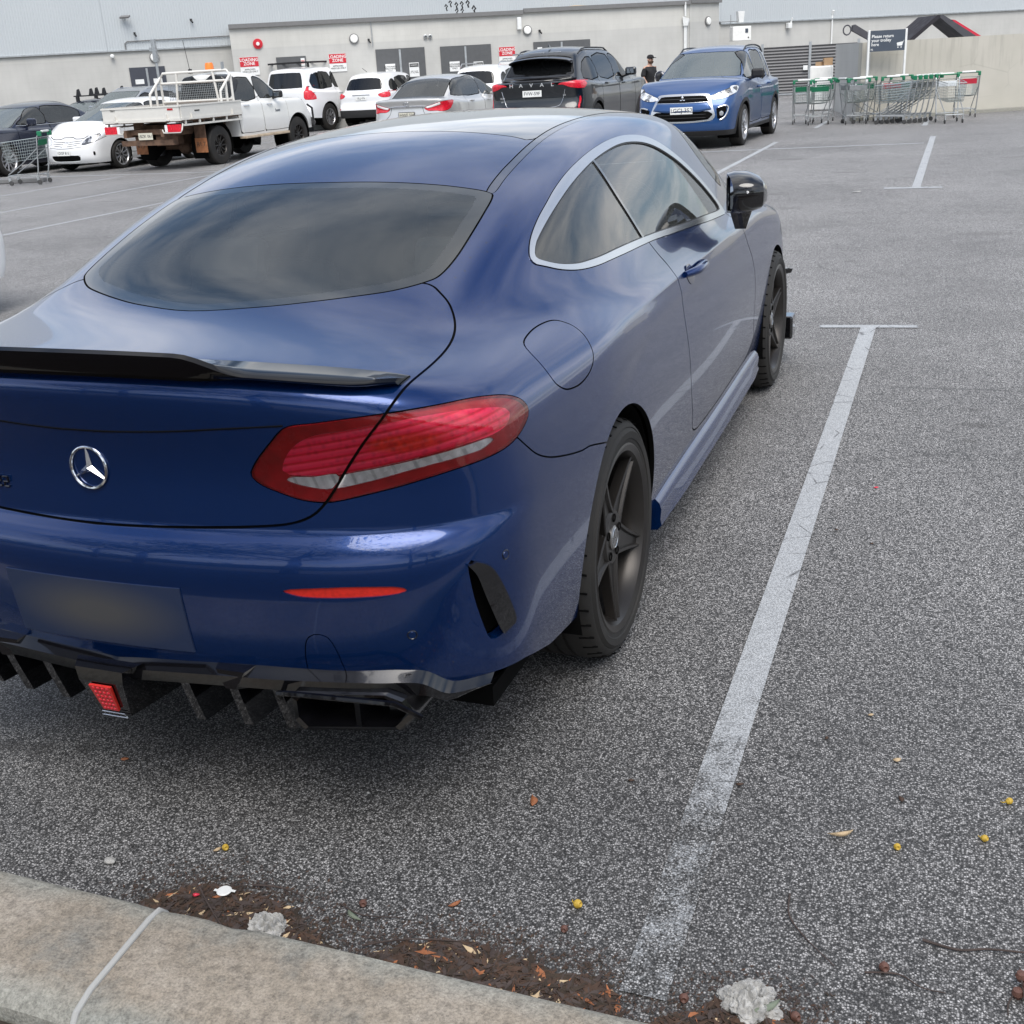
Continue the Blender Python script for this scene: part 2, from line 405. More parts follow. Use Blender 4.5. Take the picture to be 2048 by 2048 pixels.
# ------------------------------------------------------------------ shared materials
def paint(name,col,metal=.0,rough=.35,coat=1.0,flake=0.0,dirt=0.0,dirtcol=(.25,.2,.15),dz=.5,grime=.0,spot=False):
    a=NT(name); v=a.coord()
    c=a.mix(a.noise(v,2.5,3),tuple(x*.96 for x in col),tuple(min(1,x*1.04) for x in col))
    if spot: # dried water spots and specks lying on the top surfaces
        d=a.voro(v,42); d2=a.ramp(d,(.07,1),(.13,0)); sel=a.ramp(a.noise(v,5,2),(.47,0),(.56,1))
        sel=a.mix(1.0,sel,d2,'MULTIPLY')
        g=a.n('NewGeometry'); sp=a.n('SeparateXYZ'); a.l(g.outputs['Normal'],sp.inputs[0]); up=a.ramp(sp.outputs[2],(.75,0),(.9,1))
        sel=a.mix(1.0,sel,up,'MULTIPLY'); c=a.mix(sel,c,(.035,.03,.025))
    if dirt>0:
        sp=a.n('SeparateXYZ'); a.l(v,sp.inputs[0])
        low=a.ramp(a.math('MULTIPLY',sp.outputs[2],1/dz),(.0,1),(.95,0)); n2=a.ramp(a.noise(v,9,6,.65),(.35,.25),(.65,1))
        f=a.math('MULTIPLY',a.mix(1.0,low,n2,'MULTIPLY'),dirt); c=a.mix(f,c,dirtcol); a.set(Roughness=a.ramp(f,(0,rough),(1,.8)))
    else: a.set(Roughness=rough)
    a.set(Base_Color=c,Metallic=metal,Coat_Weight=coat,Coat_Roughness=.03)
    if flake>0:
        fl=a.voro(v,900,'Color'); m=a.mix(flake,(.5,.5,1.0),fl); nm=a.n('NormalMap'); nm.space='OBJECT'
        # orange-peel plus metallic flake through a fine bump
        h=a.noise(v,420,2,.7); a.bump(h,.05,.0004)
    if grime>0: a.set(Coat_Roughness=a.ramp(a.noise(v,5,6,.7),(.3,.02),(.7,.02+grime)))
    return a.m
def glassmat(name,tint,refl=1.0,rough=.0,film=0.0,filmcol=(.1,.11,.12)):
    """single-sheet tinted car glass: absorbing tint, optional diffuse film + fresnel reflection"""
    m=bpy.data.materials.new(name); m.use_nodes=True; t=m.node_tree; t.nodes.clear(); MAT[name]=m
    o=t.nodes.new('ShaderNodeOutputMaterial'); tr=t.nodes.new('ShaderNodeBsdfTransparent'); gl=t.nodes.new('ShaderNodeBsdfGlossy'); fr=t.nodes.new('ShaderNodeFresnel'); mx=t.nodes.new('ShaderNodeMixShader')
    nz_=t.nodes.new('ShaderNodeTexNoise'); nz_.inputs['Scale'].default_value=3; r=t.nodes.new('ShaderNodeMapRange'); r.inputs[3].default_value=rough; r.inputs[4].default_value=rough+.03
    t.links.new(nz_.outputs[0],r.inputs[0]); t.links.new(r.outputs[0],gl.inputs['Roughness'])
    tr.inputs[0].default_value=(*tint,1); gl.inputs[0].default_value=(refl,refl,refl,1); fr.inputs[0].default_value=1.55
    base=tr.outputs[0]
    if film>0:
        df=t.nodes.new('ShaderNodeBsdfDiffuse'); df.inputs[0].default_value=(*filmcol,1); m2=t.nodes.new('ShaderNodeMixShader'); m2.inputs[0].default_value=film; t.links.new(tr.outputs[0],m2.inputs[1]); t.links.new(df.outputs[0],m2.inputs[2]); base=m2.outputs[0]
    t.links.new(fr.outputs[0],mx.inputs[0]); t.links.new(base,mx.inputs[1]); t.links.new(gl.outputs[0],mx.inputs[2]); t.links.new(mx.outputs[0],o.inputs[0])
    return m
paint('blue_paint',(.0018,.025,.120),metal=.60,rough=.22,coat=.75,flake=.3,spot=True)
simple('gloss_black',(.004,.004,.005),.10,coat=1,var=.02,vs=2,spec=.3)
simple('satin_black',(.012,.012,.013),.45)
simple('dark_plastic',(.018,.018,.019),.6)
simple('gap_black',(.003,.003,.003),.9,spec=.1)
simple('chrome',(.75,.76,.78),.10,metal=1,var=.02,vs=2)
simple('satin_chrome',(.60,.61,.63),.26,metal=1,var=.02,vs=2)
simple('rim_dark',(.030,.027,.025),.34,metal=.5)
simple('rim_silver',(.48,.48,.49),.3,metal=.9)
simple('brake_steel',(.28,.27,.26),.4,metal=.9)
simple('interior_dark',(.02,.02,.022),.8)
simple('interior_grey',(.09,.09,.09),.8)
glassmat('tint_glass',(.36,.39,.38),film=.16,filmcol=(.20,.21,.20))
glassmat('rear_glass',(.42,.46,.48),film=.13,filmcol=(.10,.13,.14)); simple('glass_frit',(.012,.016,.018),.06,var=.02,vs=2,coat=.5)
glassmat('clear_glass',(.72,.78,.78))
glassmat('dark_glass',(.10,.115,.12),film=.1,filmcol=(.05,.055,.06))
glassmat('lens_clear',(.9,.9,.9))
glassmat('lens_red',(.75,.04,.05))
def tyremat():
    a=NT('tyre_rubber'); v=a.coord(); n=a.noise(v,60,4); a.set(Base_Color=a.ramp(a.noise(v,5,5),(.3,(.009,.0085,.008)),(.75,(.022,.019,.016))),Roughness=.72); a.bump(n,.25,.002)
tyremat()
simple('lamp_red',(.62,.012,.03),.25,coat=.6,var=.25,vs=30)
simple('lamp_deep_red',(.42,.012,.02),.25,coat=.6,var=.2,vs=30)
simple('lamp_orange_red',(.70,.05,.01),.3,coat=.6,var=.3,vs=60)
simple('lamp_white',(.88,.88,.87),.2,metal=.05,coat=.6,var=.15,vs=50)
simple('reflector_red',(.55,.02,.012),.35,coat=.5,var=.15,vs=120)
# ------------------------------------------------------------------ wheels
def wheel(parent,x,y,r,width,rimr,side,style='five',ang=0,rimmat='rim_dark',name='wheel',tread=40,disc=True,capmark=False):
    """wheel facing +x (side=1) or -x. root mesh = tyre; children rim, hub"""
    root=empty(name,(x,y,r)); root.parent=parent
    if side<0: root.rotation_euler=(0,0,PI)
    root.rotation_euler=(0,0,0 if side>0 else PI)
    w=width
    t=MB(); b=.012
    prof=[(rimr-.006,-w+.012),(rimr+.012,-w+.004),((r+rimr)/2,-w-.004),(r-.02,-w+.006),(r-.006,-w+.022),(r,-w+.05)]
    for k in range(1,4):
        h=-w+.05+(w-.10)*k/4; prof+=[(r,h-.006),(r-.007,h-.005),(r-.007,h+.005),(r,h+.006)]
    prof+=[(r,-.05),(r-.006,-.022),(r-.02,-.006),(r-.028,-.003),(r-.030,-.005),((r+rimr)/2,.004),(rimr+.022,.002),(rimr+.019,-.001),(rimr+.010,-.002),(rimr-.006,-.010)]
    t.lathe(prof,72)
    # shoulder sipes: small blocks of groove
    for k in range(tread):
        a=2*PI*(k+.3)/tread
        for h0,h1 in((-.045,-.008),(-w+.012,-w+.045)):
            T=Matrix.Rotation(a,4,'X')
            t.add([(h0,r-.002,-.0025),(h1,r-.012,-.0025+.006),(h1,r-.012,.0025+.006),(h0,r-.002,.0025),(h0,r+.0006,-.0025),(h1,r-.0085,-.0025+.006),(h1,r-.0085,.0025+.006),(h0,r+.0006,.0025)],[(4,5,6,7),(0,1,5,4),(3,2,6,7)],1,False,T)
    t.build('tyre',[MAT['tyre_rubber'],MAT['gap_black']],root)
    m=MB()
    m.lathe([(rimr-.008,-.012),(rimr+.008,-.006),(rimr+.010,-.003),(rimr+.004,.000),(rimr-.012,-.006),(rimr-.020,-.02),(rimr-.030,-.05),(rimr-.034,-w+.03),(rimr-.01,-w+.01)],72)
    def spoke(a,pr,w0,w1,d0,d1,r0,r1,ridge=.006,y0=0,y1=0,thick=.02):
        """tapered spoke with a raised border"""
        T=Matrix.Rotation(a,4,'X'); n=7;vs=[]
        for i in range(n):
            u=i/(n-1); rr=r0+(r1-r0)*u; ww=w0+(w1-w0)*u**pr; h=d0+(d1-d0)*u**1.6; cy=y0+(y1-y0)*u; e=min(.010,ww*.35)
            for (yy,hh) in((-ww,h-thick),(-ww,h-.003),(-ww+.003,h),(-ww+e,h-.001),(-ww+e+.004,h-ridge),(ww-e-.004,h-ridge),(ww-e,h-.001),(ww-.003,h),(ww,h-.003),(ww,h-thick)): vs.append((hh,cy+yy,rr))
        k=10;fs=[]
        for i in range(n-1):
            for j in range(k): fs.append((i*k+j,i*k+(j+1)%k,(i+1)*k+(j+1)%k,(i+1)*k+j))
        fs.append(tuple(range(k))); fs.append(tuple((n-1)*k+j for j in range(k))[::-1])
        m.add(vs,fs,0,True,T)
    if style=='five':
        for k in range(5): spoke(ang+2*PI*k/5,.75,.052,.017,-.030,-.014,.045,rimr-.016,.009,thick=.03)
        m.lathe([(.0,-.034),(.036,-.034),(.052,-.030),(.072,-.030),(.082,-.04),(.082,-.06)],40)
    elif style=='multi':
        for k in range(10): spoke(ang+2*PI*k/10,1,.016,.014,-.03,-.012,.05,rimr-.014,.003)
        m.lathe([(0,-.03),(.045,-.028),(.07,-.035),(.07,-.06)],32)
    elif style=='split':
        for k in range(5):
            for sg in(-1,1): spoke(ang+2*PI*k/5,1,.017,.013,-.028,-.012,.05,rimr-.014,.004,y0=sg*.02,y1=sg*.060)
        m.lathe([(0,-.03),(.045,-.028),(.075,-.035),(.075,-.06)],32)
    elif style=='steel':
        m.lathe([(rimr-.02,-.05),(rimr-.035,-.06),(rimr-.055,-.045),(.09,-.02),(.07,-.03),(.04,-.03),(.035,.0),(0,.0)],48)
        for k in range(6):
            a=ang+2*PI*k/6; m.prism([(.0,0)]+[],0,0) if False else None
    # lug recesses
    for k in range(5):
        a=ang+2*PI*(k+.5)/5; T=Matrix.Rotation(a,4,'X'); m.lathe([(0,-.033),(.0095,-.033),(.0095,-.028),(.012,-.027),(.012,-.045)],10,1,c=(0,0,.056),T=T)
    m.build('rim',[MAT[rimmat],MAT['gap_black']],root)
    if disc:
        h=MB(); h.lathe([(0,-.10),(.155,-.10),(.155,-.115),(0,-.115)],40,0); h.lathe([(0,-.07),(.08,-.075),(.085,-.10)],28,0)
        h.build('brake_disc',MAT['brake_steel'],root)
        h=MB(); h.box((-.105,-.13,.06),(.06,.05,.13),0,bev=.008); h.build('brake_caliper',MAT['satin_black'],root)
        h=MB(); h.lathe([(rimr-.05,-.13),(rimr-.05,-.135),(0,-.135)],32,0); h.build('hub_backplate',MAT['gap_black'],root)
    c=MB(); c.lathe([(0,-.0255),(.030,-.026),(.034,-.029),(.034,-.036)],28)
    if capmark:
        for k in range(3):
            T=Matrix.Rotation(2*PI*k/3,4,'X'); c.add([(-.0248,-.0045,.002),(-.0248,.0045,.002),(-.0248,0,.027),(-.0236,0,.003)],[(0,3,2),(3,1,2)],1,False,T)
        c.lathe([(.026,-.0254),(.0275,-.0242),(.029,-.0254)],28,1)
    c.build('centre_cap',[MAT['dark_plastic' if not capmark else 'brake_steel'],MAT['satin_chrome']],root)
    return root
simple('mirror_glass',(.55,.58,.6),.02,metal=1)
paint('white_paint',(.74,.75,.76),rough=.35); paint('silver_paint',(.57,.57,.565),metal=.55,rough=.3); paint('black_paint',(.004,.007,.011),metal=.2,rough=.3)
paint('bright_blue_paint',(.012,.064,.205),metal=.5,rough=.32); paint('navy_paint',(.008,.012,.03),metal=.3,rough=.3); paint('grey_silver_paint',(.33,.35,.37),metal=.7,rough=.32)
paint('ute_white',(.70,.70,.68),rough=.4,dirt=.75,dz=.75,dirtcol=(.30,.23,.16)); paint('tray_white',(.66,.65,.61),rough=.5,coat=.3,dirt=.35,dz=1.6,dirtcol=(.33,.27,.2))
simple('plate_white',(.75,.76,.74),.4); simple('plate_yellow',(.62,.60,.50),.4); simple('plate_text',(.012,.014,.03),.5); simple('plate_black',(.02,.02,.022),.4)
simple('beacon_orange',(.85,.20,.01),.3,coat=.6); simple('flap_orange',(.34,.14,.06),.8,var=.3,vs=14); simple('step_tan',(.45,.36,.26),.7,var=.2); simple('amber',(.75,.22,.02),.3,coat=.6); simple('fog_glass',(.5,.52,.55),.15,metal=.6,coat=1); simple('lamp_chrome',(.70,.71,.72),.16,metal=.85,var=.25,vs=26,coat=1)
simple('rust_brown',(.12,.07,.045),.85,var=.4,vs=10); simple('dark_steel',(.05,.045,.04),.6,metal=.3,var=.3); simple('letter_silver',(.62,.63,.64),.3,metal=.6); simple('galv_steel',(.42,.44,.45),.42,metal=.7,var=.15)

glassmat('screen_glass',(.60,.66,.66),film=.34,filmcol=(.26,.31,.32)); simple('spoiler_black',(.003,.003,.004),.07,coat=0,var=.02,vs=2,spec=.3)  # screen_glass: pale diffuse film stands in for sky reflected in windscreens
def headlamp():
    a=NT('headlamp'); v=a.coord(); d=a.voro(v,14,'Color'); sp=a.n('SeparateColor'); a.l(d,sp.inputs[0]); c=a.ramp(sp.outputs[0],(.15,.12),(.3,.55),(.6,.82),(.9,.9)); a.set(Base_Color=c,Metallic=.55,Roughness=.18,Coat_Weight=1.0); a.bump(a.voro(v,22),.4,.01)
headlamp()
paint('strip_paint',(.006,.014,.045),metal=.3,rough=.35)
# ------------------------------------------------------------------ generic cars
def car_F(c):
    L,W,H,wb,fo=c['L'],c['W']/2,c['H'],c['wb'],c['fo']; ro=L-wb-fo
    zb,zc,zn=c['belt'],c['cowl'],c['nose']; yc=c['yc']; yr,yf,yrb=c['yr'],c['yf'],c['yrb']
    wy=c['wy'] if 'wy' in c else spl([-.2,0,.35,ro,ro+.6,L/2,L-fo-.5,L-fo,L-.4,L],[W*.90,W*.925,W*.97,W*.995,W*.985,W*.985,W*.985,W*.995,W*.93,W*.80])
    dz=spl([.1,.25,.4,.55,.72,.82,.92,1.05,1.2],[.09,.03,.010,0,.002,.010,.020,.05,.10])
    zs=H/1.45
    dwz=lambda z:dz(z/ (1+(zs-1)*.8))
    rr=c.get('rear',[(.2,.12),(.35,.03),(.5,0),(.62,.005),(.72,.05),(.95,.07),(1.1,.10),(1.4,.18)]); rear=spl([a for a,b in rr],[b for a,b in rr])
    fr=c.get('front',[(.15,.16),(.28,.03),(.45,0),(.6,.01),(.75,.06),(.95,.22),(1.2,.5)]); front=spl([a for a,b in fr],[b for a,b in fr])
    dk=[(-.3,c['tail']-.03),(.05,c['tail']),(.5,c['tail']+.012),(1.0,zb),(L/2,zb-.02),(yc-.35,zc-.02),(yc+.1,zc),((yc+L)/2+.1,(zc*.62+zn*.38)),(L-.25,zn),(L+.3,zn-.30)]
    deck=spl([a for a,b in dk],[b for a,b in dk])
    ym=(yr+yf)/2; rf=spl([yr-.6,yr,yr+.35,ym,yf-.3,yf,yf+.5],[c.get('hr',H-.06)-.10,c.get('hr',H-.06),H-.02,H,H-.022,H-.07,H-.25])
    ts=(yr-yrb)/(c.get('hr',H-.06)-zb); wsl=(yc-yf)/(H-.07-zc)
    bw=c.get('bow',.09); sl=c.get('tumble',.36); gw=c.get('gw',W-.10); ck=c.get('corner',.16); fb=c.get('fbow',.26); crn=c.get('crown',.05)
    def F(x,y,z):
        x=np.abs(x); X=x/W
        fs=x-(wy(y)-dwz(z))
        f1=(rear(z)+bw*X**2+.10*np.clip((X-.55)/.45,0,3)**3)-y
        f2=y-(L-front(z)-fb*X**2.6)
        lo=smax(smax(fs,f1,ck),f2,.16)
        lo=smax(lo,(z-(deck(y)-crn*X**2.4))*.97,c.get('sh',.07))
        taper=.10*sstep(1.3,0,y)+.05*sstep(yf,yc,y)
        gs=(x-(gw-taper-np.maximum(z-zb,-.05)*sl-.05*np.clip(z-zb,0,1)**2))*.93
        gt=z-(rf(y)-.05*(x/.6)**2.4)
        gr=smax(gs,gt,.12)
        gr=smax(gr,((yrb+(z-zb)*ts+.07*(x/.7)**2)-y)/math.sqrt(1+ts*ts),c.get('rk',.10))
        gr=smax(gr,(y-(yc-(z-zc)*wsl-.12*(x/.7)**2))/math.sqrt(1+wsl*wsl),.08)
        gr=smax(gr,zb-.12-z,.02)
        return smin(lo,gr,c.get('fil',.04))
    return F
def resolve(F,c,pts):
    """('S',y,z) side, ('R',x,z) rear, ('F',x,z) front, ('T',x,y) top"""
    o=[]
    for k,a,b in pts:
        ax={'S':'x','R':'y','F':'f','T':'z'}[k]
        o.append(lift(F,[(a,b)],ax,*( (c['L']*.5,-.6) if k=='R' else (c['L']*.5,c['L']+.6) if k=='F' else ()))[0])
    return np.array(o)
def make_car(c,label,group=None):
    L,H,wb,fo=c['L'],c['H'],c['wb'],c['fo']; ro=L-wb-fo; r=c['r']; W=c['W']/2
    root=empty(c['name'],(0,0,0),0,label,c.get('cat','car'),group or 'cars parked across the lane')
    F=car_F(c); q=c.get('q',1)
    el=np.concatenate([np.linspace(-50,42,int(52*q))[:-1],np.linspace(42,90,int(20*q))])
    ya,yb=c.get('ya',1.0),L-1.15
    S=Shell(F,ya,yb,c.get('zo',.66),nf=int(34*q),ds=.065/q,nr=int(34*q),elev=el,rmax=3.4); S.start(); V=S.V; x,y,z=V.T
    fld=S.field; zl=c.get('zlow',.20)
    zb_=np.interp(y,[0,.5,max(ro,.6),L-fo,L-.4,L],[c.get('zrear',.30),c.get('zrear',.30)-.03,zl,zl,c.get('zfront',.20),c.get('zfront',.20)])
    fld('bot',zb_-z)
    for nme,yy in(('arch',ro),('farch',L-fo)): fld(nme,np.where((x>W*.55),np.hypot(y-yy,z-r)-(r+c.get('agap',.045)),9.).clip(-1,.3))
    lv={'bot':(0,),'arch':(0,),'farch':(0,)}; order=[]
    for ft in c['feat']:
        nme=ft['n']; P=resolve(F,c,ft['p']); fld(nme,S.sdf3(P,ft.get('k',3),sym=ft.get('sym',False),chart=ft.get('chart')))
        g=ft.get('g',0); lv[nme]=(-g,g) if g else (0,); order.append(ft)
    if 'clad' in c:
        zc_=c['clad']; arch=np.minimum(np.hypot(y-ro,z-r),np.hypot(y-(L-fo),z-r))-(r+c.get('agap',.045)+.055)
        fld('clad',np.minimum(z-zc_,np.where(x>W*.6,arch,9))); lv['clad']=(0,)
    for k,v in lv.items(): S.cutf(k,v)
    m={k:S.facemean(k) for k in S.fields}; free=(m['bot']<0)&(m['arch']>0)&(m['farch']>0); used=~free; gap=np.zeros(len(free),bool)
    B=MAT[c['paint']]; GB=MAT['gap_black']; made={}
    for ft in order:
        g=ft.get('g',0)
        if g:
            rg=(np.abs(m[ft['n']])<=g)&~used; gap|=rg; used|=rg
        rg=(m[ft['n']]<-g)&~used; used|=rg
        if ft.get('void'): continue
        sides=('both',) if ft.get('sym') else ft.get('sides',('right','left'))
        for sd_ in sides:
            par=root
            if ft.get('par') and (ft['par'],sd_) in made: par=made[(ft['par'],sd_)]
            elif ft.get('par') and (ft['par'],'both') in made: par=made[(ft['par'],'both')]
            made[(ft['n'],sd_)]=S.build(ft.get('part',ft['n']),rg,MAT[ft['m']] if ft['m'] else B,par,offset=ft.get('o',0),rim=ft.get('rim',.012),rimmat=GB if ft.get('rb') else None,side=sd_)
    if 'clad' in c:
        rg=(m['clad']<0)&~used; used|=rg; S.build('cladding',rg,MAT[c.get('cladmat','dark_plastic')],root,offset=.004,rim=.02)
    S.build('body',~used,B,root,rim=.02)
    if gap.any(): S.build('panel_gap',gap,GB,root,offset=-.008,rim=.01)
    w_=c.get('tw',.215); wx=W-.015
    proto=None
    for sg in(1,-1):
        for yy in(ro,L-fo):
            if proto is None: proto=wheel(root,sg*wx,yy,r,w_,c['rim'],sg,c.get('wstyle','multi'),.3,c.get('rimmat','rim_silver'),tread=0); 
            else:
                k=copy_tree(proto,root); k.location=(sg*wx,yy,r); k.rotation_euler=(.5*yy,0,0 if sg>0 else PI)
            wl=MB(); N=18; vs=[];fs=[]; R_=r+c.get('agap',.045)
            for i in range(N+1):
                a=-.5+(PI+1.)*i/N; vs+=[(sg*(W-.04),yy+R_*math.cos(a),r+R_*math.sin(a)),(sg*(W-.4),yy+R_*math.cos(a),r+R_*math.sin(a)),(sg*(W-.4),yy,r)]
            for i in range(N): fs+=[(3*i,3*i+1,3*i+4,3*i+3),(3*i+1,3*i+2,3*i+5,3*i+4)]
            wl.add(vs,fs,0,True); wl.build('wheel_arch_liner',GB,root,fixn=False)
    f=MB(); f.box((0,L/2,zl+.08),(2*W-.25,L-.7,.06)); f.box((0,.55,zl+.28),(2*W-.6,.5,.32)); f.box((0,L-.75,zl+.35),(2*W-.6,.7,.4)); f.build('underbody',GB,root)
    I=MB(); zb=c['belt']
    I.box((0,(c['yc']+c['yrb'])/2,zb-.30),(2*W-.3,c['yc']-c['yrb']-.2,.05)); I.box((0,c['yc']-.22,zb-.10),(2*W-.4,.35,.14),bev=.04); I.build('cabin_floor',MAT['interior_dark'],root)
    for sx in(-.38,.38):
        for yy in(c['yf']-.35,max(c['yr']+.45,c['yf']-1.35)):
            I=MB(); I.box((sx,yy,zb-.08),(.46,.13,.55),bev=.05,rot=Matrix.Rotation(-.2,3,'X')); I.box((sx,yy-.05,zb+.27),(.24,.09,.17),bev=.03); I.build('seat',MAT['interior_grey'],root)
    I=MB(); I.tube([(.38+.18*math.cos(a),c['yc']-.55+.05*math.sin(a),zb-.02+.17*math.sin(a)) for a in np.linspace(0,2*PI,17)[:-1]],.014,6,closed=True); I.build('steering_wheel',MAT['satin_black'],root)
    # mirrors
    for sg in(1,-1):
        ym=c.get('ym',c['yc']-.62); s_=float(lift(F,[(ym,zb+.02)],'x')[0][0]); mm=MB(); mm.box((sg*(s_+.14),ym,zb+.10),(.22,.11,.15),0,bev=.035); mm.tube([(sg*(s_-.02),ym,zb+.02),(sg*(s_+.10),ym,zb+.05)],.028,8)
        mo=mm.build('door_mirror',MAT[c.get('mirmat',c['paint'])],root); g_=MB(); g_.box((sg*(s_+.145),ym-.060,zb+.10),(.14,.006,.08),0,bev=.002); g_.build('mirror_glass',MAT['mirror_glass'],mo)
    # handles
    for (yh,zh) in c.get('handles',[]):
        for sg in(1,-1):
            s_=float(lift(F,[(yh,zh)],'x')[0][0]); mm=MB(); mm.tube([(sg*(s_-.0),yh-.10,zh),(sg*(s_+.03),yh-.07,zh),(sg*(s_+.03),yh+.06,zh),(sg*(s_-.0),yh+.10,zh)],.014,6); mm.build('door_handle',MAT[c.get('hmat',c['paint'])],root)
    root['_F']=0; del root['_F']
    return root,F
def plate(parent,p,txt,rx=0,col='plate_white',tcol='plate_text',w=.372,h=.11,face=-1,size=.082):
    """registration plate at p facing -y (face=-1) or +y; text is real geometry"""
    b=MB(); b.box((0,0,0),(w,.008,h),bev=.003); o=b.build('number_plate',MAT[col],parent); o.location=p; o.rotation_euler=(rx,0,0 if face<0 else PI)
    if txt: text('plate_number',txt,o,(0,-.0052,0),size,tcol)
    return o
def text(name,txt,parent,loc,size,mat,rot=(PI/2,0,0),align='CENTER',ext=.0008,sx=1.,bold=False,space=1.0,ls=1.0,valign='CENTER'):
    cu=bpy.data.curves.new(name,'FONT'); cu.body=txt; cu.size=size; cu.align_x=align; cu.align_y=valign; cu.extrude=ext; cu.space_character=space; cu.space_line=ls; cu.resolution_u=2
    if bold: cu.offset=size*.018
    o=bpy.data.objects.new(name,cu); COL.objects.link(o)
    dg=bpy.context.evaluated_depsgraph_get(); me=bpy.data.meshes.new_from_object(o.evaluated_get(dg)); COL.objects.unlink(o); bpy.data.objects.remove(o)
    me.materials.clear(); me.materials.append(MAT[mat])
    o=bpy.data.objects.new(name,me); COL.objects.link(o); o.parent=parent; o.location=loc; o.rotation_euler=rot; o.scale=(sx,1,1)
    return o
def put(root,x,y,rz=0,nose='+y',s=1.1):
    """place by the rear-bumper centre; nose '-y' turns the car to face the camera"""
    root.scale=(s,s,s); root.location=(x,y,gz(x)); root.rotation_euler=(0,0,rz+(0 if nose=='+y' else PI)); return root
# ------------------------------------------------------------------ ground materials
def asphalt_nodes(a,v):
    """exposed-aggregate asphalt colour"""
    st=a.voro(v,235,'Color'); s2=a.n('SeparateColor'); a.l(st,s2.inputs[0])
    d=a.voro(v,235,'Distance')
    pick=a.ramp(s2.outputs[0],(.0,.045),(.28,.11),(.58,.25),(.85,.40),(1.0,.54))
    edge=a.ramp(d,(.28,1),(.60,.20))
    c=a.mix(1.0,pick,edge,'MULTIPLY')
    fine=a.ramp(a.noise(v,420,3,.7),(.35,.62),(.65,1.45)); c=a.mix(1.0,c,fine,'MULTIPLY')
    big=a.ramp(a.noise(v,.45,6,.6),(.30,.74),(.5,1.0),(.72,1.20)); c=a.mix(1.0,c,big,'MULTIPLY')
    mid=a.ramp(a.noise(v,3.1,5,.65),(.3,.90),(.7,1.10)); c=a.mix(1.0,c,mid,'MULTIPLY')
    return c,d
def stains(a,v,c):
    sp=a.n('SeparateXYZ'); a.l(v,sp.inputs[0])
    tot=None
    for (x,y,rx,ry,k) in [(1.782,3.621,.08,.035,.4),(1.788,3.385,.10,.05,.5),(1.772,3.155,.05,.03,.45),(-.518,.149,.05,.035,.6),(-.43,.156,.045,.04,.7),(-.315,.188,.04,.04,.65),(.05,.22,.03,.02,.4),(-1.2,.25,.05,.04,.6),(-9.3,12.6,.5,.10,.5),(-8.6,13.4,.3,.06,.4),(-7.7,15.6,.5,.12,.4),(3.6,13.8,.35,.25,.55),(2.3,16.2,.25,.12,.35),(.2,14.6,.2,.12,.35),(-.4,12.2,.25,.10,.35),(.0,10.9,.18,.08,.3),(.9,7.6,.07,.05,.4),(1.9,9.0,.3,.12,.25),(2.7,10.5,.2,.1,.3),(-4.6,11.9,.5,.15,.4),(-11.5,14.2,.4,.1,.4),(-13.5,20.0,.7,.15,.5),(2.3,3.1,.05,.02,.4),(4,19,.6,.3,.3),(-.8,16.8,.3,.2,.4)]:
        ax=a.math('DIVIDE',a.math('SUBTRACT',sp.outputs[0],x),rx); ay=a.math('DIVIDE',a.math('SUBTRACT',sp.outputs[1],y),ry)
        d=a.math('ADD',a.math('MULTIPLY',ax,ax),a.math('MULTIPLY',ay,ay)); m=a.math('MULTIPLY',a.ramp(d,(.1,1),(1.0,0)),k)
        tot=m if tot is None else a.math('MAXIMUM',tot,m)
    tot=a.math('MULTIPLY',tot,a.ramp(a.noise(v,18,4,.7),(.3,.5),(.65,1.2)))
    c=a.mix(tot,c,(.022,.020,.018))
    # construction joint and hairline cracks
    wv=a.noise(v,2.2,4,.6); yy=a.math('ADD',sp.outputs[1],a.math('MULTIPLY',a.math('SUBTRACT',wv,.5),.10))
    for y0,w_,k in((3.50,.010,.55),(8.1,.02,.35),(11.6,.02,.3),(16.7,.03,.3),(6.05,.012,.22)):
        l_=a.ramp(a.math('ABSOLUTE',a.math('SUBTRACT',yy,y0)),(0,k),(w_,0)); l_=a.math('MULTIPLY',l_,a.ramp(a.noise(v,1.6,3),(.40,0.0),(.52,1))); c=a.mix(l_,c,(.02,.02,.02))
    cr2=a.voro(v,.9,'Distance','DISTANCE_TO_EDGE'); cm=a.math('MULTIPLY',a.ramp(cr2,(0,.55),(.012,0)),a.ramp(a.noise(v,.8,3),(.56,0),(.62,1))); c=a.mix(cm,c,(.02,.02,.02))
    # paler scuffed sweep behind the rear wheel (tyre dust), faint
    return c
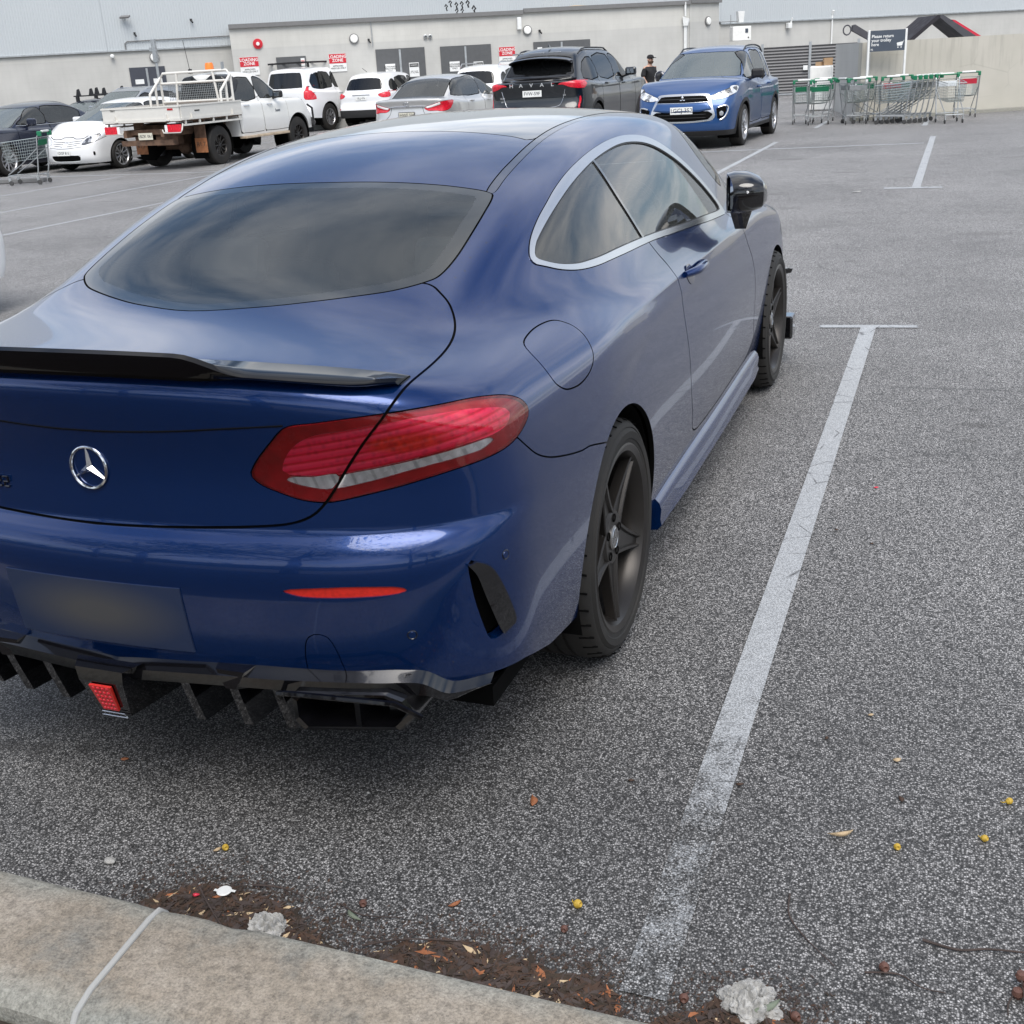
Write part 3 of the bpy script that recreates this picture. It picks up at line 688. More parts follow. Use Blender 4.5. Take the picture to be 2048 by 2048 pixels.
def mk_asphalt():
    a=NT('asphalt'); v=a.coord(); c,d=asphalt_nodes(a,v); c=stains(a,v,c); c=a.mix(1.0,c,(1.16,1.14,1.13),'MULTIPLY'); sp=a.n('SeparateXYZ'); a.l(v,sp.inputs[0]); light_grad=a.ramp(a.math('MULTIPLY',a.math('ADD',a.math('ADD',sp.outputs[1],a.math('MULTIPLY',a.noise(v,.5,4),1.6)),.3),.1),(.0,.66),(.14,.86),(.40,1.12),(.9,1.30)); c=a.mix(1.0,c,light_grad,'MULTIPLY'); a.set(Base_Color=c,Roughness=.68)  # near shade and far grazing sheen put into the colour along y
    a.b.inputs['Specular IOR Level'].default_value=.6
    h=a.math('ADD',a.math('MULTIPLY',d,-1.0),a.math('MULTIPLY',a.noise(v,420,2),.4)); a.bump(h,.35,.004)
    b_=NT('line_paint'); v=b_.coord(); c,d=asphalt_nodes(b_,v)
    w1=b_.noise(v,9,6,.7); w2=b_.noise(v,190,3,.7); sp=b_.n('SeparateXYZ'); b_.l(v,sp.inputs[0])
    # long-term wear: the near end by the kerb has lost most of its paint
    wear=b_.ramp(b_.math('MULTIPLY',b_.math('ADD',sp.outputs[1],.5),.5),(.0,.38),(.25,.34),(.38,.33),(.60,.58),(.8,.70),(1,.80))
    m=b_.math('ADD',b_.math('MULTIPLY',b_.math('SUBTRACT',w1,.5),1.0),b_.math('MULTIPLY',b_.math('SUBTRACT',w2,.5),.9)); m=b_.math('ADD',m,wear)
    
    f=b_.ramp(m,(.32,0),(.60,.92))
    pc=b_.mix(b_.noise(v,30,4),(.36,.38,.40),(.50,.52,.54))
    crk=b_.voro(v,7,'Distance','DISTANCE_TO_EDGE'); cm=b_.math('MULTIPLY',b_.ramp(crk,(0,.8),(.03,0)),b_.ramp(b_.noise(v,5,3),(.5,0),(.56,1))); pc=b_.mix(cm,pc,(.03,.03,.035))
    spk=b_.ramp(b_.voro(v,235,'Distance'),(.25,1.15),(.65,.62)); pc=b_.mix(1.0,pc,spk,'MULTIPLY'); b_.set(Base_Color=b_.mix(f,c,pc),Roughness=.8); b_.bump(b_.math('MULTIPLY',d,-1.0),.25,.003)
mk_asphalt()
def concrete(name,c0,c1,c2,sc_=1.0):
    a=NT(name); v=a.coord(); n1=a.noise(v,6*sc_,6,.65); n2=a.noise(v,55*sc_,5,.7)
    c=a.ramp(n1,(.30,c0),(.5,c1),(.68,c2)); c=a.mix(1.0,c,a.ramp(n2,(.28,.55),(.5,1.0),(.75,1.25)),'MULTIPLY')
    pits=a.ramp(a.voro(v,160*sc_),(.05,.45),(.14,1)); c=a.mix(.6,c,pits,'MULTIPLY')
    
    if name=='kerb_concrete':
        sp=a.n('SeparateXYZ'); a.l(v,sp.inputs[0]); yy=a.math('ADD',sp.outputs[1],a.math('MULTIPLY',a.math('SUBTRACT',a.noise(v,7,4),.5),.10)); e=a.ramp(a.math('ABSOLUTE',a.math('ADD',yy,.515)),(.075,0),(.135,1)); c=a.mix(a.math('MULTIPLY',e,.62),c,a.mix(1.0,(.27,.285,.26),a.ramp(n2,(.28,.55),(.5,1.0),(.75,1.25)),'MULTIPLY'))
        sk_=a.ramp(a.noise(v,210,4,.8),(.34,.62),(.5,1.0),(.68,1.28)); c=a.mix(1.0,c,sk_,'MULTIPLY')
    a.set(Base_Color=c,Roughness=.9); a.bump(a.math('ADD',n2,a.math('MULTIPLY',a.voro(v,160*sc_),.6)),.5,.004); return a
concrete('kerb_concrete',(.20,.195,.175),(.285,.245,.195),(.34,.30,.25))
simple('joint_sealant',(.40,.40,.385),.8); simple('soil',(.035,.024,.016),.95,var=.4,vs=20)
def mk_walls():
    a=NT('block_wall'); v=a.coord(); sp=a.n('SeparateXYZ'); a.l(v,sp.inputs[0]); cb=a.n('CombineXYZ'); a.l(sp.outputs[0],cb.inputs[0]); a.l(sp.outputs[2],cb.inputs[1])
    br=a.n('TexBrick'); a.l(cb.outputs[0],br.inputs['Vector']); br.inputs['Scale'].default_value=1; br.inputs['Brick Width'].default_value=.4; br.inputs['Row Height'].default_value=.2; br.inputs['Mortar Size'].default_value=.006
    br.inputs['Color1'].default_value=(.52,.515,.485,1); br.inputs['Color2'].default_value=(.515,.51,.48,1); br.inputs['Mortar'].default_value=(.49,.485,.455,1)
    tone=a.ramp(a.math('MULTIPLY',a.math('ADD',sp.outputs[2],a.math('MULTIPLY',a.noise(v,.6,3),.06)),.3),(.855,.0),(.865,1.)); c=a.mix(a.math('MULTIPLY',a.math('SUBTRACT',1.0,tone),.26),br.outputs[0],(.34,.345,.35))
    c=a.mix(1.0,c,a.ramp(a.noise(v,1.1,5),(.3,.92),(.7,1.06)),'MULTIPLY')
    st=a.n('Mapping'); st.inputs['Scale'].default_value=(3,3,.25); a.l(v,st.inputs[0]); c=a.mix(1.0,c,a.ramp(a.noise(st.outputs[0],2.2,4),(.35,.97),(.6,1)),'MULTIPLY')
    a.set(Base_Color=c,Roughness=.85)
    a=NT('cream_wall'); v=a.coord(); sp=a.n('SeparateXYZ'); a.l(v,sp.inputs[0])
    c=a.ramp(a.noise(v,1.2,5),(.3,(.41,.395,.345)),(.7,(.47,.45,.40)))
    st=a.n('Mapping'); st.inputs['Scale'].default_value=(4,4,.35); a.l(v,st.inputs[0]); drip=a.ramp(a.noise(st.outputs[0],3,4),(.36,.80),(.50,1)); topm=a.ramp(sp.outputs[2],(.9,0),(1.0,1)); c=a.mix(a.math('MULTIPLY',topm,.6),c,a.mix(1.0,c,drip,'MULTIPLY'))
    blk=a.ramp(a.voro(v,.9,'Distance','DISTANCE_TO_EDGE'),(0,.86),(.01,1)); c=a.mix(a.ramp(a.noise(v,.7,2),(.5,0),(.6,1)),c,a.mix(1.0,c,blk,'MULTIPLY'))
    a.set(Base_Color=c,Roughness=.85)
    a=NT('corrugated_metal'); v=a.coord(); sp=a.n('SeparateXYZ'); a.l(v,sp.inputs[0])
    wv=a.math('SINE',a.math('MULTIPLY',sp.outputs[0],2*PI/.19)); rib=a.ramp(a.math('ADD',a.math('MULTIPLY',wv,.5),.5),(.15,0),(.4,1),(.6,1),(.9,.0))
    c=a.mix(a.noise(v,.5,3),(.44,.475,.495),(.49,.52,.54)); c=a.mix(a.math('MULTIPLY',a.math('SUBTRACT',1.0,rib),.10),c,(.36,.39,.41)); a.set(Base_Color=c,Roughness=.5,Metallic=.0); a.bump(rib,.6,.02)
    a=NT('roller_slats'); v=a.coord(); sp=a.n('SeparateXYZ'); a.l(v,sp.inputs[0]); wv=a.math('SINE',a.math('MULTIPLY',sp.outputs[2],2*PI/.105)); s_=a.ramp(a.math('ADD',a.math('MULTIPLY',wv,.5),.5),(.1,(.045,.045,.047)),(.8,(.20,.20,.205))); a.set(Base_Color=s_,Roughness=.6); a.bump(wv,.8,.02)
mk_walls()
simple('door_grey',(.085,.088,.092),.55); simple('door_navy',(.045,.05,.065),.5); simple('trim_grey',(.16,.16,.16),.5); simple('white_plastic',(.72,.73,.72),.4); simple('sign_red',(.52,.015,.03),.4); simple('sign_navy',(.055,.07,.095),.45); simple('black_text',(.015,.015,.015),.5)
simple('lamp_diffuser',(.80,.80,.77),.35); simple('trolley_green',(.008,.16,.075),.4); simple('trolley_wire',(.40,.44,.43),.35,metal=.75); simple('trolley_red',(.60,.03,.06),.4); simple('castor_rubber',(.05,.05,.05),.6)
simple('paper_white',(.36,.355,.34),.85,var=.35,vs=70); simple('leaf_brown',(.058,.032,.020),.8,var=.35,vs=40); simple('leaf_orange',(.30,.11,.045),.75,var=.3,vs=50); simple('leaf_green',(.16,.19,.14),.7,var=.2,vs=40); simple('leaf_buff',(.48,.36,.22),.75,var=.2,vs=50)
simple('twig_brown',(.055,.040,.035),.85,var=.3,vs=40); simple('nut_yellow',(.50,.33,.04),.6,var=.2,vs=60); simple('nut_brown',(.12,.055,.04),.6,var=.3,vs=60); simple('cardboard',(.36,.24,.14),.8)
# ------------------------------------------------------------------ ground sheet
def ground():
    xs=np.unique(np.round(np.concatenate([-np.geomspace(24,420,14),np.linspace(-24,4,57),np.geomspace(5,420,12)]),3)); ys=np.unique(np.concatenate([-np.geomspace(10,420,8),np.linspace(-6,60,8),np.geomspace(80,420,6)]))
    vs=[(x,y,gz(x)) for x in xs for y in ys]; n=len(ys); fs=[(i*n+j,(i+1)*n+j,(i+1)*n+j+1,i*n+j+1) for i in range(len(xs)-1) for j in range(n-1)]
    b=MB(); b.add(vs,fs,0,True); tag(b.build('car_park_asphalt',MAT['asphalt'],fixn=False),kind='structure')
ground()
def strip_(name,poly):
    """painted marking: densified quad strip laid 4 mm over the asphalt, following its fall"""
    (x0,y0),(x1,y1),(x2,y2),(x3,y3)=poly; b=MB(); n=max(1,int(max(math.hypot(x1-x0,y1-y0),math.hypot(x2-x1,y2-y1))/.5)); vs=[];
    for i in range(n+1):
        t=i/n; p=(x0+(x1-x0)*t,y0+(y1-y0)*t); q=(x3+(x2-x3)*t,y3+(y2-y3)*t); vs+=[(p[0],p[1],gz(p[0])+.004),(q[0],q[1],gz(q[0])+.004)]
    b.add(vs,[(2*i,2*i+2,2*i+3,2*i+1) for i in range(n)],0,True); tag(b.build(name,MAT['line_paint'],fixn=False),kind='structure')
def vline(x,y0,y1,w_=.088,dx=0): strip_('bay_line',[(x-w_/2,y0),(x-w_/2+dx,y1),(x+w_/2+dx,y1),(x+w_/2,y0)])
def hline(x0,x1,y,w_=.075,dy=0): strip_('bay_line',[(x0,y-w_/2),(x1,y-w_/2+dy),(x1,y+w_/2+dy),(x0,y+w_/2)])
vline(1.238,-.21,5.255,.086,-.03); strip_('bay_line',[(.930,5.217),(1.484,5.272),(1.481,5.345),(.926,5.290)])
hline(.822,1.455,12.60,.14); vline(1.172,12.67,20.66,.094,-.045)
vline(-1.545,14.3,20.5,.09); hline(-3.2,1.03,18.7,.13,.45); vline(-1.28,24.1,26.5,.10); vline(.88,23.6,26.0,.10)
for x_ in(-4.3,-7.1): vline(x_,12.6,20,.09); hline(x_-.3,x_+.3,12.6,.12)
for x_ in(-9.95,-12.6,-15.3,-18.0): vline(x_,9.5 if x_>-12 else 11.5,19.5,.10); vline(x_-.5,24,36,.10)
hline(-20,-3.2,20.4,.12,-1.7); vline(-10.9,26,36,.1)
# ------------------------------------------------------------------ kerb
def kerb():
    root=empty('concrete_kerb',(0,0,0),0,'mottled tan concrete kerb with a sealed joint, crossing the bottom left corner','kerb')
    sec=[(-.362,-.03),(-.366,.085),(-.372,.108),(-.385,.124),(-.402,.130),(-.60,.134),(-.640,.128),(-.662,.112),(-.672,.06),(-.674,-.05)]
    for x0,x1 in((-6.2,-2.72),(-2.71,-.0),(.0,.355),(.365,3.35),(3.36,9)):
        if x0==-.0 or x0==.0: pass
    for x0,x1 in((-6.2,-2.66),(-2.65,.354),(.366,3.36),(3.37,7.4)):
        b=MB(); n=max(2,int((x1-x0)/.05)); vs=[]; random.seed(int(x0*10))
        ch=[0.006*(random.random()<.12)*random.random() for _ in range(n+1)]
        for i in range(n+1):
            x_=x0+(x1-x0)*i/n; e=.004 if i in(0,n) else 0
            for k,(y_,z_) in enumerate(sec):
                xx=x_
                if abs(x0-.366)<.01 and i==0: xx+= .025*max(0,min(1,(-.385-y_)/.29))
                if abs(x1-.354)<.01 and i==n: xx+= .025*max(0,min(1,(-.385-y_)/.29))
                vs.append((xx,y_+(.0 if 3<k<7 else .0)-(.5*ch[i] if k in(1,2,3) else 0),z_-e-(ch[i] if k in(2,3) else 0)+.0015*math.sin(x_*7+k)))
        m=len(sec); fs=[(i*m+j,i*m+j+1,(i+1)*m+j+1,(i+1)*m+j) for i in range(n) for j in range(m-1)]+[tuple(range(m)),tuple(n*m+j for j in range(m))[::-1]]
        b.add(vs,fs,0,True); b.build('kerb_segment',MAT['kerb_concrete'],root)
    b=MB(); pts=[(.360,-.362,.02),(.360,-.372,.108),(.3605,-.388,.127),(.362,-.42,.1315),(.369,-.50,.134),(.378,-.60,.1365),(.384,-.645,.130),(.386,-.672,.10)]
    pts=[(a,c_+(.004 if k_==0 else 0),d_-.0048) for k_,(a,c_,d_) in enumerate(pts)]; b.tube(pts,.0060,10); b.build('joint_seal',MAT['joint_sealant'],root)
    # garden bed behind the kerb
    b=MB(); nx,ny=60,20; vs=[]; random.seed(4)
    for i in range(nx):
        for j in range(ny): vs.append((-6.2+13.6*i/(nx-1),-.672-5*j/(ny-1),.085+.02*random.random()+.03*math.sin(i*.7)*math.sin(j)))
    b.add(vs,[(i*ny+j,(i+1)*ny+j,(i+1)*ny+j+1,i*ny+j+1) for i in range(nx-1) for j in range(ny-1)],0,True); tag(b.build('garden_soil',MAT['soil']),kind='structure')
kerb()
# ------------------------------------------------------------------ leaf litter along the kerb (uncountable) and single pieces
def litter(name,outline,n,seed):
    random.seed(seed); P=np.array(outline); mats=['leaf_brown','twig_brown','leaf_orange','leaf_buff','soil']
    b=MB(); x0,y0=P.min(0);x1,y1=P.max(0); k=0
    while k<n:
        x_=random.uniform(x0,x1); y_=random.uniform(y0,y1)
        if not inside2(np.array([[x_,y_]]),P)[0]: continue
        # thin out near the ragged border
        d=float(dist_poly(np.array([[x_,y_]]),P)[0])
        if random.random()>min(1,.12+d/.05): continue
        k+=1; a=random.uniform(0,PI); L_=random.choice((.003,.005,.007,.012,.02))*random.uniform(.7,1.3); w_=min(.006,L_*random.uniform(.08,.55)); zz=.002+random.random()*.009*min(1,d/.04); t=random.uniform(-.5,.5); c_,s_=math.cos(a),math.sin(a)
        q=[(-L_,0,0),(0,-w_,t*.004),(L_,0,t*.008),(0,w_,.001)]
        m=random.choices(range(5),(6,6,.35,.5,4))[0]
        b.add([(x_+c_*p[0]-s_*p[1],y_+s_*p[0]+c_*p[1],zz+p[2]) for p in q],[(0,1,2,3)],m)
    for _ in range(n//5):
        i=random.randrange(len(P)); q_=P[i]; x_=q_[0]+random.gauss(0,.05); y_=max(-.355,q_[1]+abs(random.gauss(0,.035))); L_=random.uniform(.002,.006); a=random.uniform(0,PI); c_,s_=math.cos(a),math.sin(a); b.add([(x_+c_*p[0]-s_*p[1],y_+s_*p[0]+c_*p[1],.002+p[2]) for p in((-L_,0,0),(0,-L_*.4,0),(L_,0,.002),(0,L_*.4,.001))],[(0,1,2,3)],random.choice((0,1,1,4)))
    # damp soil base
    C=P.mean(0); m_=len(P); D_=cr_closed(P,4); rr=[.80+.20*math.sin(i*1.7+seed)+random.uniform(-.07,.07) for i in range(len(D_))]; vs=[(C[0]+(p[0]-C[0])*r_,C[1]+(p[1]-C[1])*r_,.0015) for p,r_ in zip(D_,rr)]+[(C[0]+(p[0]-C[0])*.5,C[1]+(p[1]-C[1])*.5,.005) for p in D_]+[(C[0],C[1],.006)]; n_=len(D_)
    b.add(vs,[(i,(i+1)%n_,n_+(i+1)%n_,n_+i) for i in range(n_)]+[(n_+i,n_+(i+1)%n_,2*n_) for i in range(n_)],4,True)
    tag(b.build(name,[MAT[m] for m in mats],fixn=False),kind='stuff')
litter('leaf_litter',[(.18,-.36),(.20,-.262),(.231,-.205),(.302,-.172),(.38,-.158),(.43,-.175),(.507,-.180),(.56,-.22),(.609,-.235),(.655,-.27),(.68,-.36)],5200,1)
litter('leaf_litter',[(.69,-.36),(.72,-.262),(.758,-.215),(.83,-.185),(.894,-.165),(.96,-.185),(1.008,-.178),(1.08,-.20),(1.14,-.185),(1.19,-.21),(1.22,-.27),(1.22,-.36)],6000,2)
litter('leaf_litter',[(1.23,-.36),(1.275,-.245),(1.33,-.22),(1.358,-.18),(1.416,-.150),(1.47,-.16),(1.52,-.19),(1.60,-.24),(1.75,-.27),(1.9,-.31),(1.9,-.36)],5000,3)
simple('damp_stain',(.02,.018,.016),.7)
def crumple(name,x,y,r,h,mat,seed,label,cat,sx=1.):
    random.seed(seed); bm=bmesh.new(); bmesh.ops.create_icosphere(bm,subdivisions=5,radius=1)
    from mathutils import noise as nz_
    for v in bm.verts:
        p=v.co.copy(); k=1+.4*nz_.noise(p*1.6+Vector((seed,0,0)))+.30*abs(nz_.noise(p*3.1+Vector((0,seed,0))))+.18*abs(nz_.noise(p*8+Vector((0,seed,0)))); v.co=Vector((p.x*r*k*sx,p.y*r*k,max(-.1,p.z)*h*(.7+1.1*abs(nz_.noise(p*3+Vector((0,0,seed))))+.5*abs(nz_.noise(p*9)))))
    me=bpy.data.meshes.new(name); bm.to_mesh(me); bm.free(); me.materials.append(MAT[mat]); o=bpy.data.objects.new(name,me); COL.objects.link(o); o.location=(x,y,h*.15+.003); return tag(o,label,cat)
crumple('crumpled_tissue',.497,-.262,.032,.022,'paper_white',3,'dirty crumpled white tissue in the litter near the kerb joint','tissue',1.2)
crumple('crumpled_tissue',1.42,-.178,.040,.026,'paper_white',8,'large crumpled white tissue beside the end of the near bay line','tissue',1.15)
def leaf(x,y,L_,w_,a,mat,label,seed=0,curl=.2,z=.004,name='fallen_leaf',cat='leaf'):
    b=MB(); n=8; vs=[]
    for i in range(n+1):
        t=i/n; ww=w_*math.sin(PI*min(1,t*1.02))**.8*(1-.3*t); cx=(t-.5)*L_; bend=curl*L_*(t-.5)**2*2
        vs+=[(cx,-ww/2+bend,z+.25*w_*(.5-abs(t-.5))),(cx,bend,z+.001+curl*.02*math.sin(PI*t)),(cx,ww/2+bend,z+.2*w_*t)]
    fs=[(3*i+j,3*i+3+j,3*i+4+j,3*i+1+j) for i in range(n) for j in(0,1)]
    b.add(vs,fs,0,True); o=b.build(name,MAT[mat],fixn=False); m=o.modifiers.new('s','SOLIDIFY'); m.thickness=.0008; o.location=(x,y,0); o.rotation_euler=(0,0,a); return tag(o,label,cat)
leaf(.86,.286,.040,.020,1.9,'leaf_orange','bright orange-brown leaf lying alone between car and bay line')
leaf(1.529,.347,.058,.008,.5,'leaf_buff','long curled buff leaf on the asphalt right of the bay line',curl=.5)
leaf(.823,-.085,.030,.013,.9,'leaf_orange','small orange leaf above the gap between litter patches')
leaf(-.177,.169,.022,.016,.2,'leaf_orange','tan orange leaf near the left edge below the diffuser')
leaf(1.452,-.195,.062,.020,.7,'leaf_green','grey green gum leaf resting against the large tissue',z=.022)
leaf(.640,-.175,.045,.014,-.5,'leaf_green','narrow grey green leaf right of the first litter patch')
leaf(.257,-.072,.020,.012,1.0,'leaf_buff','pale buff leaf scrap beside a yellow nut, left of the litter')
leaf(1.29,.472,.020,.012,.3,'leaf_brown','dark red-brown leaf on the right edge of the bay line')
leaf(1.637,.514,.022,.014,2.,'leaf_brown','dull brown leaf between a pale leaf and a yellow nut')
leaf(1.62,.666,.020,.018,.4,'leaf_buff','round pale leaf right of the bay line, lit on top')
leaf(1.548,.852,.016,.010,.4,'leaf_buff','tiny cream leaf right of the bay line, highest of the pale ones')
leaf(1.456,.719,.016,.010,1.4,'leaf_brown','small brown leaf up the bay from the pale round leaf')
leaf(1.445,2.502,.020,.014,.4,'trolley_red','dark red petal far up the right bay')
leaf(1.47,1.954,.016,.012,.9,'leaf_brown','small maroon leaf midway along the right bay')
leaf(1.346,2.05,.014,.010,.2,'leaf_brown','small maroon leaf just right of the middle of the bay line')
leaf(1.05,.42,.016,.010,.2,'leaf_brown','small rust leaf left of the bay line, right of the orange leaf')
leaf(.481,.206,.010,.007,.2,'paper_white','tiny white chip on the asphalt behind the exhaust',name='paper_scrap',cat='scrap')
leaf(.542,12.25,.10,.06,.2,'paper_white','white scrap on the open lane left of the far T marking',name='paper_scrap',cat='scrap')
leaf(.309,-.225,.016,.013,.2,'trolley_red','small bright red scrap in the leaf litter left of the lid',z=.016,name='plastic_scrap',cat='scrap')
b=MB(); b.lathe([(0,.0025),(.0135,.0025),(.0155,.001),(.0155,0)],24,0,'Z'); b.box((.018,.004,.0015),(.012,.006,.001)); b.box((-.017,-.004,.0015),(.008,.006,.001)); o=b.build('foil_lid',MAT['white_plastic']); o.location=(.357,-.195,.014); tag(o,'pale round lid with two tabs on the litter','lid')
b=MB(); random.seed(5); bm=bmesh.new(); bmesh.ops.create_icosphere(bm,subdivisions=2,radius=.012)
for v in bm.verts: v.co=Vector((v.co.x*1.2,v.co.y*.8,v.co.z*.5))*(1+random.uniform(-.12,.12))
me=bpy.data.meshes.new('pebble'); bm.to_mesh(me); bm.free(); me.materials.append(MAT['paper_white']); o=bpy.data.objects.new('pebble',me); COL.objects.link(o); o.location=(.05,-.172,.005); tag(o,'single pale pebble left of the litter, close to the kerb','pebble')
def nut(x,y,mat,label,a=0,r=.0075):
    b=MB(); b.lathe([(0,-r*1.05),(r*.6,-r*.85),(r,-r*.1),(r*.92,r*.5),(r*.55,r*.95),(r*.45,r*.9),(0,r*.55)],14,0,'Z'); b.tube([(0,0,-r*.9),(r*.3,0,-r*1.8),(r*.9,0,-r*2.2)],[r*.2,r*.15,r*.1],5)
    o=b.build('gum_nut',MAT[mat]); o.location=(x,y,r*1.0); o.rotation_euler=(1.3,0,a); return tag(o,label,'gum nut')
nut(1.638,.336,'nut_yellow','yellow gum nut right of the curled buff leaf',.3); nut(1.806,.414,'nut_yellow','olive yellow gum nut nearer the right edge, middle of three',1.1); nut(1.857,.563,'nut_yellow','amber gum nut closest to the right frame edge',2)
nut(1.058,-.02,'nut_yellow','yellow gum nut just left of the faded line end',1.2,.009); nut(1.054,-.093,'nut_brown','reddish gum nut below the yellow one, at the litter edge',.2); nut(.646,-.14,'nut_brown','dark red gum nut beside twigs right of the lid',.5,.008)
nut(1.635,-.023,'nut_brown','brown gum nut at the head of a twig',.4,.0095); nut(.272,-.064,'nut_yellow','yellow gum nut touching the buff leaf scrap',.9); nut(1.50,-.185,'nut_brown','brown gum nut right of the large tissue',.9,.009); nut(1.31,-.20,'nut_brown','brown gum nut at the foot of the bay line',.2,.009)
def twig(pts,r,label,name='twig'):
    b=MB(); P=cr_closed([(a,b_,c_) for a,b_,c_ in pts],5,False); b.tube([tuple(p) for p in P],[r*(1-.55*i/len(P)) for i in range(len(P))],6); return tag(b.build(name,MAT['twig_brown']),label,'twig')
twig([(1.697,.072,.006),(1.76,.065,.005),(1.82,.083,.006),(1.95,.10,.005)],.0030,'straight dark twig reaching the right frame edge')
twig([(1.448,.132,.004),(1.455,.07,.006),(1.49,.02,.004),(1.55,-.04,.004)],.0022,'curved thin twig right of the large tissue, nearly upright in view')
twig([(1.603,-.040,.004),(1.66,-.03,.006),(1.70,-.05,.005),(1.74,-.05,.004)],.0020,'short twig running right from a brown nut')
twig([(.60,-.15,.004),(.66,-.17,.007),(.74,-.15,.004)],.0018,'thin twig passing the dark red nut between litter patches'); twig([(.30,-.20,.016),(.36,-.25,.02),(.43,-.30,.016)],.0022,'brown twig lying across the first litter patch'); twig([(.70,-.25,.010),(.78,-.21,.012),(.90,-.175,.006)],.0020,'long black twig along the top of the middle litter patch'); twig([(.40,-.155,.008),(.46,-.150,.012),(.52,-.155,.008)],.0024,'pale brown stick above the lid')
# cluster of nuts on stalks at the right edge
r_=empty('gum_nut_cluster',(1.862,-.02,0),0,'cluster of brown gum nuts on crossed stalks at bottom right','gum nuts')
for i,(dx,dy,dz) in enumerate(((0,.03,.02),(.010,.008,.016),(.022,-.004,.012),(-.006,.0,.008))):
    b=MB(); b.lathe([(0,-.010),(.007,-.008),(.0105,0),(.008,.008),(0,.010)],12,0,'Z',c=(dx,dy,dz)); b.build('gum_nut',MAT['nut_brown'],r_)
for p in([(0,.07,.004),(.0,.02,.02),(.01,-.05,.004)],[(-.01,.0,.01),(.03,-.01,.012),(.07,-.03,.006)],[(.01,.02,.018),(.02,-.04,.01),(.02,-.12,.004)],[(0,.02,.012),(-.02,-.02,.004),(-.022,-.05,.003)]):
    b=MB(); b.tube([tuple(q) for q in cr_closed(p,4,False)],.0016,5); b.build('stalk',MAT['twig_brown'],r_)
# ------------------------------------------------------------------ building
def wall(name,A,B,z0,z1,mat,label,cat,th=.25,drop=True):
    """wall from A to B; local x runs along it, local y points away from the car park"""
    A=Vector((*A,0));B=Vector((*B,0)); L_=(B-A).length; o=MB(); o.box((L_/2,th/2,(z0+z1)/2),(L_,th,z1-z0)); r=o.build(name,MAT[mat]); r.location=(A.x,A.y,gz((A.x+B.x)/2) if drop else 0); r.rotation_euler=(0,0,math.atan2(B.y-A.y,B.x-A.x)); tag(r,label,cat); return r
def on_wall(par,name,x,z,w_,h,mat,proud=.012,d=.012,label=None):
    b=MB(); b.box((0,0,0),(w_,d,h)); o=b.build(name,MAT[mat],par); o.location=(x,-proud,z)
    if label: o['label']=label
    return o
A=(-22.79,35.89); B=(-8.52,45.29)
blk=wall('loading_block',A,B,-.3,3.60,'block_wall','low beige blockwork service block with grey double doors in front of the ribbed wall','building',th=.3)
def fascia(par,L_,z): 
    b=MB(); b.box((L_/2,-.03,z),(L_+.1,.12,.13)); b.build('fascia',MAT['trim_grey'],par)
LB=math.hypot(B[0]-A[0],B[1]-A[1])
b=MB(); b.box((5.3,-.04,3.58),(10.62,.14,.14)); b.build('fascia',MAT['trim_grey'],blk); b=MB(); b.box((13.88,-.04,3.63),(6.5,.14,.14)); b.build('fascia',MAT['trim_grey'],blk)
b=MB(); b.box((LB/2,1.6,3.55),(LB,3.0,.08)); b.build('roof',MAT['trim_grey'],blk)
b=MB(); b.box((.15,1.5,1.6),(.3,2.4,3.9)); b.build('end_wall',MAT['block_wall'],blk)
def door2(par,x0,x1,h,mat='door_grey',signs=(),name='double_door',split=True):
    b=MB(); b.box(((x0+x1)/2,-.012,h/2-.05),(x1-x0,.05,h+.1)); d=b.build(name,MAT[mat],par)
    if split: b=MB(); b.box(((x0+x1)/2-.02,-.045,h/2),(.07,.03,h-.08)); b.build('meeting_strip',MAT['galv_steel'],d)
    for (sx,sz,w_,hh,kind) in signs:
        s=on_wall(d,'paper_sign',sx,sz,w_,hh,'white_plastic',.045)
        if kind=='auth': text('sign_text','AUTHORISED\nPERSONNEL\nONLY',s,(0,-.0075,0),.075,'black_text',ext=.001,bold=True,ls=.95)
        elif kind=='warn':
            on_wall(s,'sign_header',0,hh*.32,w_*.9,hh*.24,'black_text',.010,.006); text('sign_text','WARNING',s,(0,-.0145,hh*.32),.055,'white_plastic',bold=True); text('sign_text','KEEP CLEAR\nAT ALL TIMES',s,(0,-.0075,-.08),.05,'black_text',bold=True)
        elif kind=='fire': text('sign_text','FIRE\nEXIT',s,(0,-.0075,0),.07,'sign_red',bold=True)
    return d
door2(blk,5.06,6.85,2.58,signs=((5.55,1.90,.36,.34,'auth'),(6.42,1.83,.36,.48,'warn')))
door2(blk,7.43,9.33,2.56,signs=((7.93,1.86,.38,.34,'auth'),(8.82,1.72,.36,.52,'warn')))
door2(blk,10.95,13.14,2.54,signs=((11.18,2.20,.18,.30,'fire'),))
hd=door2(blk,1.50,2.55,2.50,'door_grey',split=False,signs=((2.43,2.30,.14,.26,'fire'),),name='service_door')
def loading_sign(par,x,z,w_=.62):
    s=on_wall(par,'loading_zone_sign',x,z,w_,.60,'white_plastic',.02); on_wall(s,'sign_header',0,.14,w_*.98,.31,'sign_red',.011,.008); text('sign_text','LOADING\nZONE',s,(0,-.0165,.14),.145,'white_plastic',ext=.001,bold=True,ls=.85); text('sign_text','APPROVED\nVEHICLES ONLY',s,(0,-.0075,-.15),.075,'black_text',bold=True)
loading_sign(blk,9.93,2.13); loading_sign(blk,.55,2.26,.66); loading_sign(blk,3.67,2.21,.62)
